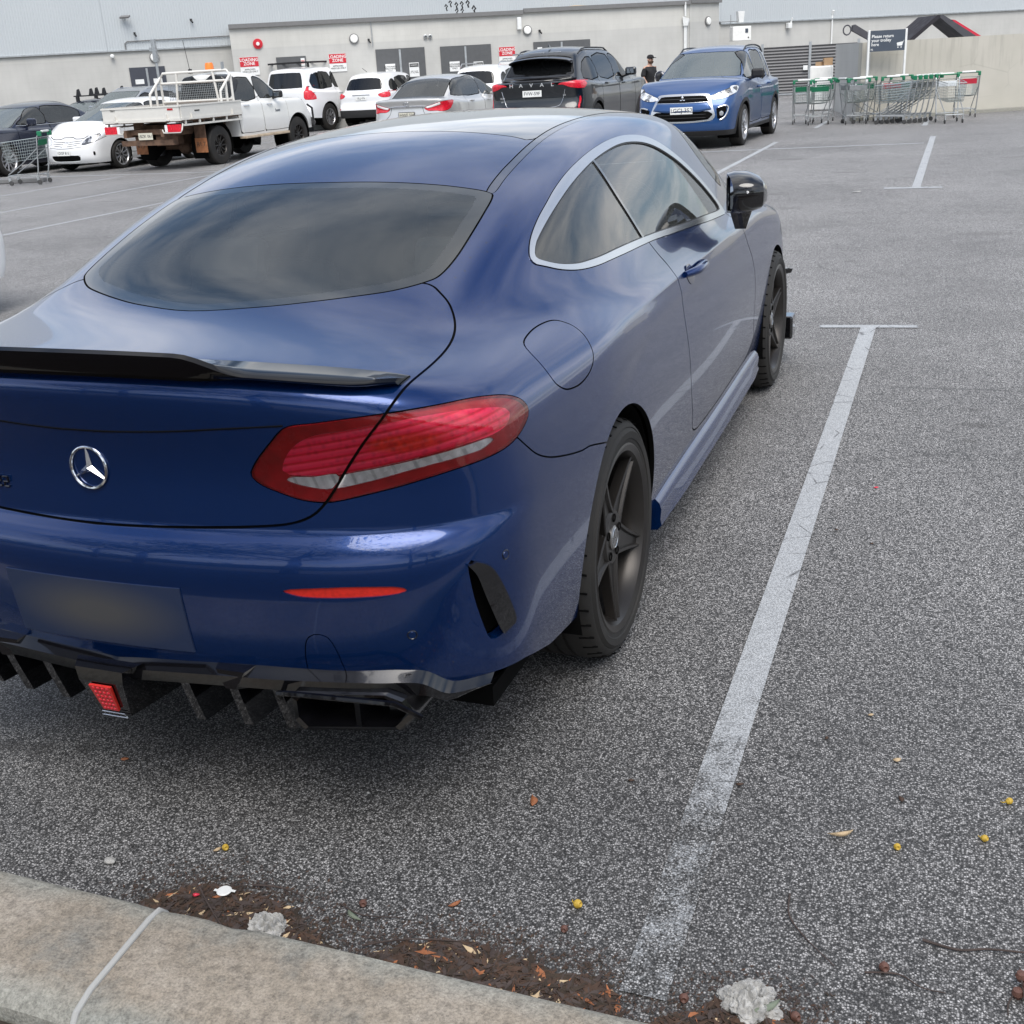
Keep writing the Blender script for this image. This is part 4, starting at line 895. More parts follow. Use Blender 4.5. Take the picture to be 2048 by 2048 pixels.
def bulkhead(par,x,z,r=.17,name='bulkhead_lamp'):
    b=MB(); b.lathe([(0,-.10),(r*.7,-.095),(r*.82,-.07),(r*.84,-.05)],24,0,'Y'); b.lathe([(r*.80,-.065),(r,-.06),(r*1.02,-.02),(r*1.02,0)],24,1,'Y'); o=b.build(name,[MAT['lamp_diffuser'],MAT['trim_grey']],par); o.location=(x,0,z); return o
bulkhead(blk,4.33,2.98); bulkhead(blk,10.74,2.96)
b=MB(); b.lathe([(0,-.08),(.09,-.08),(.10,-.05),(.17,-.045),(.17,0)],20,0,'Y'); o=b.build('alarm_bell',MAT['sign_red'],blk); o.location=(.93,0,2.98)
b=MB(); b.lathe([(0,-.086),(.06,-.084)],16,0,'Y'); o2=b.build('bell_cap',MAT['white_plastic'],o)
def camera_(par,x,z): b=MB(); b.box((0,-.05,0),(.07,.1,.07),bev=.01); b.tube([(0,-.08,-.02),(.03,-.22,-.10)],.03,8); o=b.build('security_camera',MAT['satin_black'],par); o.location=(x,0,z); return o
camera_(blk,4.85,2.92); camera_(blk,11.2,2.92)
b=MB(); b.tube([(0,-.04,.1),(0,-.05,-.85)],.018,6); o=b.build('conduit',MAT['galv_steel'],blk); o.location=(4.98,0,3.55)
for dx in(0,.17): b=MB(); b.lathe([(.05,0),(.075,-.03),(.075,-.07),(.05,-.08)],14,0,'Y'); o=b.build('pipe_collar',MAT['galv_steel'],blk); o.location=(6.92+dx,-.0,2.92)
b=MB(); b.box((0,-.07,0),(.16,.14,.42),bev=.02); o=b.build('rain_head',MAT['white_plastic'],blk); o.location=(10.43,0,3.2)
b=MB(); b.tube([(0,-.05,0),(0,-.05,-.18)],.02,6); 
sb=wall('block_side_wall',(-8.50,45.30),(-7.70,46.95),-.3,3.58,'block_wall','short pale return wall right of the service block, carrying a side lamp','wall',th=.25)
b=MB(); b.box((.93,-.04,3.56),(1.9,.14,.13)); b.build('fascia',MAT['trim_grey'],sb); bulkhead(sb,1.1,2.85,.17)
dp=empty('downpipe',(-8.62,45.12,gz(-8.6)),0,'white downpipe with a hopper at the right corner of the service block','downpipe')
b=MB(); b.box((0,0,1.35),(.10,.09,2.9)); b.build('pipe',MAT['white_plastic'],dp); b=MB(); b.add([(-.10,-.09,3.05),(.16,-.09,2.95),(.10,-.09,2.72),(-.06,-.09,2.72),(-.10,.06,3.05),(.16,.06,2.95),(.10,.06,2.72),(-.06,.06,2.72)],[(0,1,2,3),(7,6,5,4),(0,4,5,1),(1,5,6,2),(2,6,7,3),(3,7,4,0)]); b.box((0,0,3.3),(.06,.06,.5)); b.build('hopper',MAT['white_plastic'],dp)
rb=empty('roof_edge_brackets',(-16.3,40.15,0),math.radians(33.4),'cluster of small dark curled brackets standing on the roof edge of the service block','brackets')
for i,(dx,dz,s_) in enumerate(((0,.22,1),(.16,.34,1),(.38,.26,1.1),(.38,.06,1),(.58,.28,1.1),(.58,.06,1),(.80,.30,1.2),(1.02,.10,1.3))):
    b=MB(); b.tube([(dx-.05*s_,0,3.40+dz+.05),(dx,0,3.40+dz+.12*s_),(dx+.05*s_,0,3.40+dz+.06),(dx,0,3.40+dz),(dx+.03,0,3.40+dz-.10)],.026*s_,6); b.build('bracket',MAT['black_text'],rb)
# tall ribbed building
C0=(-40.3,25.3); C1=(-26.83,34.3); Q=(-8.28,50.22); R2=(9.77,68.1); R3=(60,118)
sh=empty('big_box_store',(C1[0],C1[1],gz(-26)),0,'large store with pale ribbed metal cladding above a beige block base','building')
def seg(nm,A_,B_,z0,z1,mat,th,off=0):
    A_=Vector((*A_,0));B_=Vector((*B_,0)); n=(B_-A_).normalized(); L_=(B_-A_).length; m=MB(); m.box((L_/2,th/2+off,(z0+z1)/2),(L_,th,z1-z0)); o=m.build(nm,MAT[mat],sh); o.location=(A_.x-C1[0],A_.y-C1[1],0); o.rotation_euler=(0,0,math.atan2(n.y,n.x)); return o
BH=3.08
w1=seg('block_base',C0,C1,-.5,BH,'block_wall',.3); w2=seg('block_base',C1,Q,-.5,BH,'block_wall',.3); w3=seg('block_base',Q,R2,-.5,2.98,'block_wall',.3)
m1=seg('ribbed_cladding',C0,C1,BH,9.5,'corrugated_metal',.25,-.05); m2=seg('ribbed_cladding',C1,Q,BH+.004,9.5,'corrugated_metal',.25,-.05); m3=seg('ribbed_cladding',Q,R2,2.984,9.5,'corrugated_metal',.25,-.05)
for w_,L_,z_ in((w1,16.2,BH),(w2,24.44,BH),(w3,25.4,2.98)): b=MB(); b.box((L_/2,-.07,z_-.01),(L_,.05,.05)); b.build('cladding_flashing',MAT['galv_steel'],w_)
d=door2(w2,.62,1.85,2.50,'door_navy',signs=((.92,2.02,.30,.16,'none'),(1.55,2.02,.30,.16,'none')),name='side_door')
bulkhead(w2,1.55,2.80,.17); 
b=MB(); b.lathe([(0,-.18),(.05,-.17),(.075,-.12),(.05,-.06),(.03,0)],14,0,'Y'); o=b.build('dome_camera',MAT['white_plastic'],w2); o.location=(.12,0,2.90)
def flood(par,x,z): b=MB(); b.box((0,-.25,0),(.34,.18,.06),0,bev=.01,rot=Matrix.Rotation(-.5,3,'Z')@Matrix.Rotation(.35,3,'X')); b.tube([(0,0,0),(0,-.2,0)],.02,6); o=b.build('flood_light',MAT['trim_grey'],par); o.location=(x,0,z)
flood(m2,.75,4.15); camera_(m2,3.0,3.98); camera_(m2,1.0,3.62)
b=MB(); b.tube([(.62,-.07,3.10),(.62,-.09,3.30),(.70,-.09,3.36),(5.2,-.09,3.40)],.018,6); b.build('conduit',MAT['trim_grey'],m2)
b=MB(); b.lathe([(0,0),(.9,.0),(.85,.12),(.5,.22),(0,.26)],28,0,'Z'); ps=tag(b.build('roof_vent_dome',MAT['leaf_buff']),'low pale dome on the roof of the service block','vent'); ps.location=(-12.6,44.0,3.30)
# fittings right of the block
ac=empty('wall_unit',(-7.55,49.1,2.0),math.radians(40),'cream electrical cabinet on the rear wall behind the blue SUV','cabinet')
b=MB(); b.box((.35,0,.26),(.85,.30,.55),bev=.02); b.build('case',MAT['lamp_diffuser'],ac); b=MB(); b.box((.56,-.156,.36),(.13,.01,.16)); b.build('label_plate',MAT['sign_navy'],ac); b=MB(); b.lathe([(0,-.165),(.03,-.16)],12,0,'Y',c=(.64,0,.10)); b.build('dial',MAT['black_text'],ac)
an=empty('antenna_box',(-7.35,49.25,2.68),math.radians(40),'small white tapered box on the wall above the electrical cabinet','antenna'); b=MB(); b.add([(-.02,-.1,0),(.18,-.1,0),(.23,-.1,.42),(-.07,-.1,.42),(-.02,.1,0),(.18,.1,0),(.23,.1,.42),(-.07,.1,.42)],[(0,1,2,3),(7,6,5,4),(0,4,5,1),(1,5,6,2),(2,6,7,3),(3,7,4,0)]); b.build('box',MAT['white_plastic'],an); b=MB(); b.tube([(-.35,0,-.1),(-.35,0,.3)],.012,6); b.tube([(-.9,.05,0.05),(.0,.05,.05)],.014,6); b.build('bracket',MAT['trim_grey'],an)
b=MB(); b.tube([(0,-.05,1.4),(0,-.05,3.3)],.035,8); b.tube([(0,-.05,3.15),(.0,-.12,3.3)],.05,8); o=b.build('vent_pipe',MAT['white_plastic'],w3); o.location=(5.75,0,0)
b=MB(); b.box((0,-.14,0),(.20,.2,.22),bev=.02); b.tube([(.1,-.14,.12),(.12,-.2,.3)],.035,8); o=b.build('wall_light',MAT['white_plastic'],w3); o.location=(3.4,0,2.78)
camera_(m3,18.0,3.3)
# ------------------------------------------------------------------ gate and trolley-bay walls
gt=empty('louvred_gate',(-5.55,44.1,gz(-5.2)),math.radians(11),'dark slatted double gate between pale posts, left of the trolleys','gate')
b=MB(); b.box((.85,0,.90),(1.62,.05,1.62)); b.build('slat_leaf',MAT['roller_slats'],gt); b=MB(); b.box((2.55,0,.90),(1.62,.05,1.62)); b.build('slat_leaf',MAT['roller_slats'],gt)
for x_ in(.0,1.70,3.40): b=MB(); b.box((x_,-.02,.9),(.09,.09,1.86)); b.build('gate_frame',MAT['galv_steel'],gt)
b=MB(); b.box((.85,-.03,.07),(1.6,.08,.05)); b.box((2.55,-.03,.07),(1.6,.08,.05)); b.build('bottom_rail',MAT['galv_steel'],gt)
b=MB(); b.box((1.55,-.08,.95),(.16,.05,.16)); b.build('latch_plate',MAT['white_plastic'],gt)
b=MB(); b.box((-.22,-.05,.85),(.16,.16,1.9)); b.build('hinge_post',MAT['galv_steel'],gt); 
for z_ in(.3,.95,1.6): b=MB(); b.box((-.12,-.08,z_),(.12,.05,.08)); b.build('hinge',MAT['trim_grey'],gt)
wall('gate_panel',(-6.65,43.9),(-5.95,44.05),-.2,1.72,'cream_wall','narrow pale wall panel left of the slatted gate','wall',th=.15)
wall('trolley_bay_wall',(-.60,26.38),(9.4,31.5),-.1,1.60,'cream_wall','long cream wall behind the trolleys, stained along its top','wall',th=.2,drop=False)
wall('bay_end_wall',(-1.66,31.3),(-.62,26.42),-.1,1.605,'block_wall','tan end wall between the slatted gate and the trolley sign','wall',th=.2,drop=False)
b=MB(); b.box((5,0,.02),(10.5,.30,.09)); o=b.build('concrete_footing',MAT['kerb_concrete']); o.location=(-.5,26.25,0); o.rotation_euler=(0,0,math.atan2(5.12,10)); tag(o,'low concrete strip at the foot of the long cream wall','kerb')
# ice-white fridge-like box by the gate, cardboard on top
b=MB(); b.box((0,0,.55),(.55,.5,1.1),bev=.03); o=b.build('white_bin_box',MAT['lamp_diffuser']); o.location=(-2.05,31.8,0); tag(o,'pale box standing in front of the right gate leaf','box')
b=MB(); b.box((.10,0,1.20),(.22,.2,.18),rot=.3); b.box((-.10,.05,1.15),(.16,.2,.10),rot=-.4); o=b.build('cardboard_boxes',MAT['cardboard']); o.location=(-2.0,31.8,0); tag(o,'torn brown cardboard heaped on the pale box','cardboard')
# sign
ts=empty('trolley_return_sign',(-.45,26.05,0),math.radians(21.5),'dark blue-grey trolley return sign on two white posts above the trolleys','sign')
for x_ in(0,.80): b=MB(); b.box((x_,0,.92),(.045,.045,1.84),bev=.004); b.build('post',MAT['white_plastic'],ts)
b=MB(); b.box((.40,-.005,1.615),(.755,.02,.42)); bd=b.build('board',MAT['sign_navy'],ts)
text('sign_text','Please return\nyour trolley\nhere',bd,(.055,-.018,1.75),.088,'white_plastic',align='LEFT',bold=True,ls=.92,ext=.001,valign='TOP')
text('sign_text','P2',bd,(.045,-.018,1.445),.05,'white_plastic',align='LEFT',bold=True)
b=MB(); y_=-.018
b.add([(.60,y_,1.56),(.74,y_,1.585),(.715,y_,1.50),(.615,y_,1.50)],[(0,1,2,3)]); b.tube([(.715,y_,1.50),(.748,y_,1.60),(.765,y_,1.605)],.004,5); b.lathe([(0,y_),(.014,y_)],12,0,'Y',c=(.632,0,1.47)); b.lathe([(0,y_),(.014,y_)],12,0,'Y',c=(.70,0,1.47)); b.build('trolley_symbol',MAT['white_plastic'],bd)
# parasol-like folded shades behind the wall
def shade(name,pts,mat,label,loc,th=.10,dep=1.6):
    b=MB(); n=len(pts); b.prism(pts,0,dep,0,plane='XZ'); o=b.build(name,MAT[mat]); o.location=(loc[0],loc[1],0); o.rotation_euler=(0,0,math.radians(21.5)); tag(o,label,'shade sail'); return o
simple('shade_black',(.016,.014,.02),.7); simple('shade_grey',(.06,.06,.07),.7); simple('shade_red',(.55,.02,.05),.6)
shade('shade_canopy',[(-1.12,1.40),(-.95,1.40),(.02,2.17),(.02,2.24),(-.06,2.24)],'shade_black','black sloping shade panel rising to the left of the peak behind the wall',(.68,36.55))
shade('shade_canopy',[(.03,2.17),(.03,2.24),(.12,2.24),(1.32,1.50),(1.32,1.40),(1.05,1.40)],'shade_grey','grey sloping shade panel falling to the right of the peak behind the wall',(.68,36.55),dep=1.2)
shade('shade_canopy',[(.55,2.12),(.65,2.10),(1.75,1.45),(1.75,1.36),(1.30,1.40)],'shade_red','red edged shade panel furthest right behind the wall',(.50,37.9),dep=.5)
shade('shade_canopy',[(-.15,1.95),(-.15,2.10),(-.08,2.12),(.75,1.62),(.75,1.45)],'shade_grey','dark tilted arm with a ring, left behind the trolley sign',(-1.5,35.7),dep=.15)
b=MB(); b.tube([(-.18+.11*math.cos(t),0,1.98+.13*math.sin(t)) for t in np.linspace(0,2*PI,17)[:-1]],.02,6,closed=True); o=b.build('steel_ring',MAT['shade_grey']); o.location=(-1.62,35.6,0); o.rotation_euler=(0,0,.37); tag(o,'dark ring hanging at the tip of the tilted arm','ring')
# utility cabinet by the person
b=MB(); b.box((0,0,.62),(.42,.3,1.24),bev=.01); b.box((0,-.155,.64),(.36,.01,1.14)); o=b.build('utility_cabinet',MAT['galv_steel']); o.location=(-7.55,32.6,gz(-7.5)); tag(o,'grey utility cabinet between the black SUV nose and the standing man','cabinet')
# grey bollard-like post and pole behind the ute
pl=empty('light_pole',(-24.2,33.4,gz(-24)),0,'grey pole with a box head behind the tray ute','pole'); b=MB(); b.lathe([(.05,0),(.045,2.6)],12,0,'Z'); b.build('shaft',MAT['galv_steel'],pl); b=MB(); b.box((0,0,2.95),(.14,.14,.75),bev=.02); b.box((-.12,0,3.0),(.12,.1,.12)); b.build('head',MAT['galv_steel'],pl)
b=MB(); b.box((0,0,0),(.9,.5,.5)); o=b.build('cardboard_carton',MAT['cardboard']); o.location=(-24.5,32.9,1.1); o.scale=(.5,.5,.5); tag(o,'brown carton just visible between the racked hatchback and grey wagon','carton')
# ------------------------------------------------------------------ trolleys
def make_trolley(label='x'):
    r=empty('shopping_trolley',(0,0,0),0,label,'trolley','supermarket trolleys parked at the return bay')
    f=MB()  # +y = front; handle at y=0
    for sx in(-1,1):
        f.tube([(sx*.25,0,1.02),(sx*.255,.06,.93),(sx*.24,.16,.30),(sx*.235,.20,.16)],.013,6); f.tube([(sx*.235,.16,.17),(sx*.20,.86,.19)],.012,6); f.tube([(sx*.245,.10,.72),(sx*.21,.5,.42),(sx*.20,.84,.22)],.010,6)
    f.tube([(-.20,.86,.19),(.20,.86,.19)],.012,6); f.tube([(-.235,.2,.2),(.235,.2,.2)],.010,6); f.build('chassis',MAT['galv_steel'],r)
    w_=MB(); bt=[(-.26,.05,.93),(.26,.05,.93),(.20,.90,.86),(-.20,.90,.86)]; bb=[(-.22,.12,.52),(.22,.12,.52),(.17,.86,.46),(-.17,.86,.46)]
    V_=[Vector(p) for p in bt+bb]
    def lerp(a,b_,t): return a+(b_-a)*t
    for a,b_,c_,d_ in((0,1,5,4),(1,2,6,5),(2,3,7,6),(3,0,4,7),(4,5,6,7)):
        P=[V_[i] for i in(a,b_,c_,d_)]; nu,nv=(9,7) if a in(0,2) else (16,7)
        if a==4: nu,nv=9,14
        for i in range(nu+1): w_.tube([lerp(P[0],P[1],i/nu),lerp(P[3],P[2],i/nu)],.0028,3,cap=False)
        for j in range(nv+1): w_.tube([lerp(P[0],P[3],j/nv),lerp(P[1],P[2],j/nv)],.0028 if j else .007,3,cap=False)
    w_.build('wire_basket',MAT['trolley_wire'],r)
    h=MB(); h.tube([(-.25,-.01,1.03),(.25,-.01,1.03)],.019,10); h.box((-.235,.0,1.0),(.06,.09,.10),bev=.015); h.box((.235,0,1.0),(.06,.09,.10),bev=.015); hh=h.build('handle',MAT['trolley_green'],r)
    h=MB(); h.box((0,-.02,1.045),(.30,.045,.04),bev=.01); h.build('handle_label',MAT['white_plastic'],hh)
    s=MB(); s.box((0,.07,.83),(.40,.012,.12),bev=.004,rot=Matrix.Rotation(.2,3,'X')); s.build('seat_flap',MAT['trolley_green'],r)
    for sx,yy in((-.235,.2),(.235,.2),(-.19,.84),(.19,.84)):
        c_=MB(); c_.box((sx,yy,.125),(.02,.05,.08)); c_.lathe([(0,-.012),(.045,-.012),(.05,-.008),(.05,.008),(.045,.012),(0,.012)],16,1,'X',c=(sx,yy-.02,.05)); c_.build('castor',[MAT['galv_steel'],MAT['castor_rubber']],r)
    return r
tp=make_trolley()
def trolley(x,y,deg,label,flap='trolley_green',src=tp,used=[0]):
    if not used[0]: o=src; used[0]=1
    else: o=copy_tree(src)
    o.location=(x,y,gz(x)); o.scale=(.9,.9,.88); o.rotation_euler=(0,0,math.radians(deg)); o['label']=label
    if flap!='trolley_green':
        for c_ in o.children:
            if c_.name.startswith('seat_flap'):
                c_.data=c_.data.copy(); c_.data.materials[0]=MAT[flap]
    return o
trolley(-1.72,25.55,8,'leftmost trolley of the return bay, facing away with a wide green flap')
trolley(-1.30,25.00,16,'trolley in front, second from the left of the bay, handle towards the camera')
trolley(-1.35,26.3,12,'trolley half hidden behind the two leftmost ones')
trolley(-.86,25.15,-52,'trolley turned sideways between the two left pairs','galv_steel')
trolley(-.50,24.75,14,'silver trolley left of centre, below the left sign post','galv_steel')
trolley(-.42,25.45,10,'green-handled trolley nested behind the one below the left sign post')
trolley(.16,24.95,12,'trolley with a red seat flap, under the trolley sign','trolley_red')
trolley(.30,25.5,10,'green-handled trolley behind the red-flapped one under the sign')
for k in range(5):
    trolley(.66+.10*k,24.55+.10*k,78,('first','second','third','fourth','fifth')[k]+' trolley from the left in the nested side-on stack','galv_steel')
trolley(1.22,24.75,-165,'trolley showing its tall wire front, right of the nested stack','galv_steel')
trolley(1.62,25.6,6,'rearmost right trolley with a red flap against the cream wall','trolley_red')
t=copy_tree(tp); del t['group']; t.scale=(1,1,1); t.location=(-16.25,18.45,gz(-16)); t.rotation_euler=(0,0,math.radians(106)); t['label']='lone trolley on the left, standing in front of the dark sedan'
b=MB(); b.box((0,0,.05),(1.5,.16,.10),bev=.02); o=b.build('wheel_stop',MAT['trim_grey']); o.location=(-17.55,18.75,gz(-17.5)); o.rotation_euler=(0,0,.12); tag(o,'low concrete wheel stop under the lone left trolley','wheel stop')
# ------------------------------------------------------------------ the man
simple('skin',(.50,.30,.22),.55,var=.08); simple('beard',(.09,.05,.03),.8); simple('shirt_black',(.012,.012,.014),.85); simple('trousers_black',(.015,.015,.02),.85); simple('eye_dark',(.02,.015,.012),.3); simple('shoe_black',(.02,.02,.02),.6)
def skinned(name,verts,edges,radii,mat,parent,sub=2,root=0):
    me=bpy.data.meshes.new(name); me.from_pydata(verts,edges,[]); o=bpy.data.objects.new(name,me); COL.objects.link(o); o.parent=parent
    m=o.modifiers.new('skin','SKIN'); m.use_smooth_shade=True; s=o.modifiers.new('sub','SUBSURF'); s.levels=s.render_levels=sub
    for i,r_ in enumerate(radii): me.skin_vertices[0].data[i].radius=r_ if isinstance(r_,tuple) else (r_,r_); me.skin_vertices[0].data[i].use_root=(i==root)
    bpy.context.view_layer.update(); dg=bpy.context.evaluated_depsgraph_get(); m2=bpy.data.meshes.new_from_object(o.evaluated_get(dg)); bpy.data.objects.remove(o)
    m2.materials.clear(); m2.materials.append(MAT[mat]); 
    for p in m2.polygons: p.use_smooth=True
    o=bpy.data.objects.new(name,m2); COL.objects.link(o); o.parent=parent; return o
def man():
    r=empty('person',(-6.35,30.3,gz(-6.3)),math.radians(0),'bearded man in black T-shirt and dark cap standing behind the blue SUV bonnet','person')
    # local: faces +x, y away from the camera for his left side ... right arm (near the camera) at -y
    V_=[(0,0,.98),(0,0,1.12),(.01,0,1.27),(.01,0,1.42),(.02,0,1.50),(.035,0,1.56),(.05,0,1.64),(.055,0,1.72),
        (0,-.17,1.43),(-.02,-.215,1.28),(.00,-.22,1.16),(.10,-.19,1.03),(.17,-.16,.95),(.21,-.15,.91),
        (0,.17,1.43),(.0,.215,1.28),(.06,.22,1.17),(.20,.19,1.12),(.29,.16,1.12),(.33,.15,1.12),
        (0,-.09,.92),(.01,-.10,.50),(-.02,-.10,.09),(.08,-.11,.05),(0,.09,.92),(.02,.10,.50),(0,.10,.09),(.10,.11,.05)]
    E_=[(0,1),(1,2),(2,3),(3,4),(4,5),(5,6),(6,7),(3,8),(8,9),(9,10),(10,11),(11,12),(12,13),(3,14),(14,15),(15,16),(16,17),(17,18),(18,19),(0,20),(20,21),(21,22),(22,23),(0,24),(24,25),(25,26),(26,27)]
    R_=[(.15,.12),(.13,.11),(.155,.12),(.13,.10),.060,.062,.085,.065,.062,.050,.044,.036,.026,.030,.062,.050,.044,.036,.026,.030,.085,.055,.038,.035,.085,.055,.038,.035]
    skinned('body',V_,E_,R_,'skin',r)
    T_v=[(0,0,.93),(0,0,1.12),(.01,0,1.27),(.01,0,1.41),(.015,0,1.475),(0,-.17,1.42),(-.02,-.215,1.28),(0,-.22,1.20),(0,.17,1.42),(0,.215,1.28),(.02,.22,1.20)]
    skinned('t_shirt',T_v,[(0,1),(1,2),(2,3),(3,4),(3,5),(5,6),(6,7),(3,8),(8,9),(9,10)],[(.185,.155),(.165,.14),(.19,.15),(.155,.125),.075,.082,.078,.082,.082,.078,.082],'shirt_black',r)
    skinned('trousers',[(0,0,.99),(0,-.09,.90),(.01,-.10,.50),(-.02,-.10,.12),(0,.09,.90),(.02,.10,.50),(0,.10,.12)],[(0,1),(1,2),(2,3),(0,4),(4,5),(5,6)],[(.165,.14),.105,.075,.062,.105,.075,.062],'trousers_black',r)

    b=MB(); 
    for i in range(9):
        pass
    # cap: dome and peak
    b.lathe([(.098,-.01),(.100,.01),(.094,.045),(.072,.075),(.04,.09),(0,.094)],24,0,'Z',c=(.052,0,1.695)); b.add([(.12,-.075,1.705),(.20,-.065,1.700),(.255,-.03,1.692),(.265,0,1.690),(.255,.03,1.692),(.20,.065,1.700),(.12,.075,1.705)]+[(.12,-.075,1.716),(.20,-.065,1.712),(.255,-.03,1.704),(.265,0,1.702),(.255,.03,1.704),(.20,.065,1.712),(.12,.075,1.716)],[tuple(range(7)),tuple(range(7,14))[::-1]]+[(i,(i+1)%7,7+(i+1)%7,7+i) for i in range(7)]); b.build('cap',MAT['shirt_black'],r)
    b=MB(); b.box((.155,-.035,1.755),(.02,.05,.03)); 
    b=MB(); b.lathe([(.0,-.05),(.052,-.045),(.075,-.01),(.080,.02)],20,0,'Z',c=(.068,0,1.595)); b.build('beard',MAT['beard'],r)
    b=MB(); b.add([(.135,-.012,1.665),(.135,.012,1.665),(.168,0,1.628),(.140,-.018,1.622),(.140,.018,1.622)],[(0,2,1),(0,3,2),(1,2,4),(3,4,2)],0,True); b.lathe([(0,-.02),(.022,-.012),(.030,0),(.018,.012)],10,0,'Y',c=(.045,-.085,1.65)); b.lathe([(0,.02),(.022,.012),(.030,0),(.018,-.012)],10,0,'Y',c=(.045,.085,1.65)); b.build('nose_and_ears',MAT['skin'],r)
    b=MB(); b.lathe([(0,-.004),(.010,0),(0,.004)],8,0,'X',c=(.134,-.032,1.668)); b.lathe([(0,-.004),(.010,0),(0,.004)],8,0,'X',c=(.134,.032,1.668)); b.build('eyes',MAT['eye_dark'],r)
    b=MB(); b.box((.148,0,1.597),(.01,.045,.008)); b.build('mouth',MAT['beard'],r)
    for sy,(hx,hy,hz),dx,dz in((-1,(.21,-.15,.91),.75,-.65),(1,(.33,.15,1.12),1,.0)):
        V2=[(hx,hy,hz),(hx+.055*dx,hy,hz+.055*dz)];E2=[(0,1)];R3=[.028,(.036,.018)]
        for k,(o_,l_) in enumerate(((-.027,.065),(-.009,.075),(.009,.072),(.027,.058))):
            n0=len(V2); V2+=[(hx+(.055+l_*.5)*dx,hy+o_,hz+(.055+l_*.5)*dz-.008),(hx+(.055+l_*.85)*dx,hy+o_,hz+(.055+l_*.85)*dz-.028)]; E2+=[(1,n0),(n0,n0+1)]; R3+=[.0088,.0078]
        n0=len(V2); V2+=[(hx+.03*dx,hy-sy*.035,hz+.03*dz-.01),(hx+.06*dx,hy-sy*.05,hz+.06*dz-.02)]; E2+=[(0,n0),(n0,n0+1)]; R3+=[.011,.009]
        skinned('hand',V2,E2,R3,'skin',r,sub=1)
    for sy in(-1,1): b=MB(); b.box((.05,sy*.105,.045),(.27,.095,.09),bev=.03); b.build('shoe',MAT['shoe_black'],r)
    return r
mn=man(); mn.scale=(.95,.95,.95); mn.rotation_euler=(0,0,math.radians(-32))
# dark round bag held in front of him
b=MB(); b.lathe([(0,-.06),(.12,-.06),(.15,-.03),(.15,.03),(.12,.06),(0,.06)],28,0,'Y'); b.tube([(.15*math.cos(t),-.03,.15*math.sin(t)) for t in np.linspace(1.6,3.2,10)],.006,6,1)
o=b.build('round_case',[MAT['navy_paint'],MAT['white_plastic']]); o.location=(-5.98,30.02,1.13+gz(-6)); o.rotation_euler=(0,0,-.3); tag(o,'dark round case with a pale rim held before the man in the T-shirt','case')
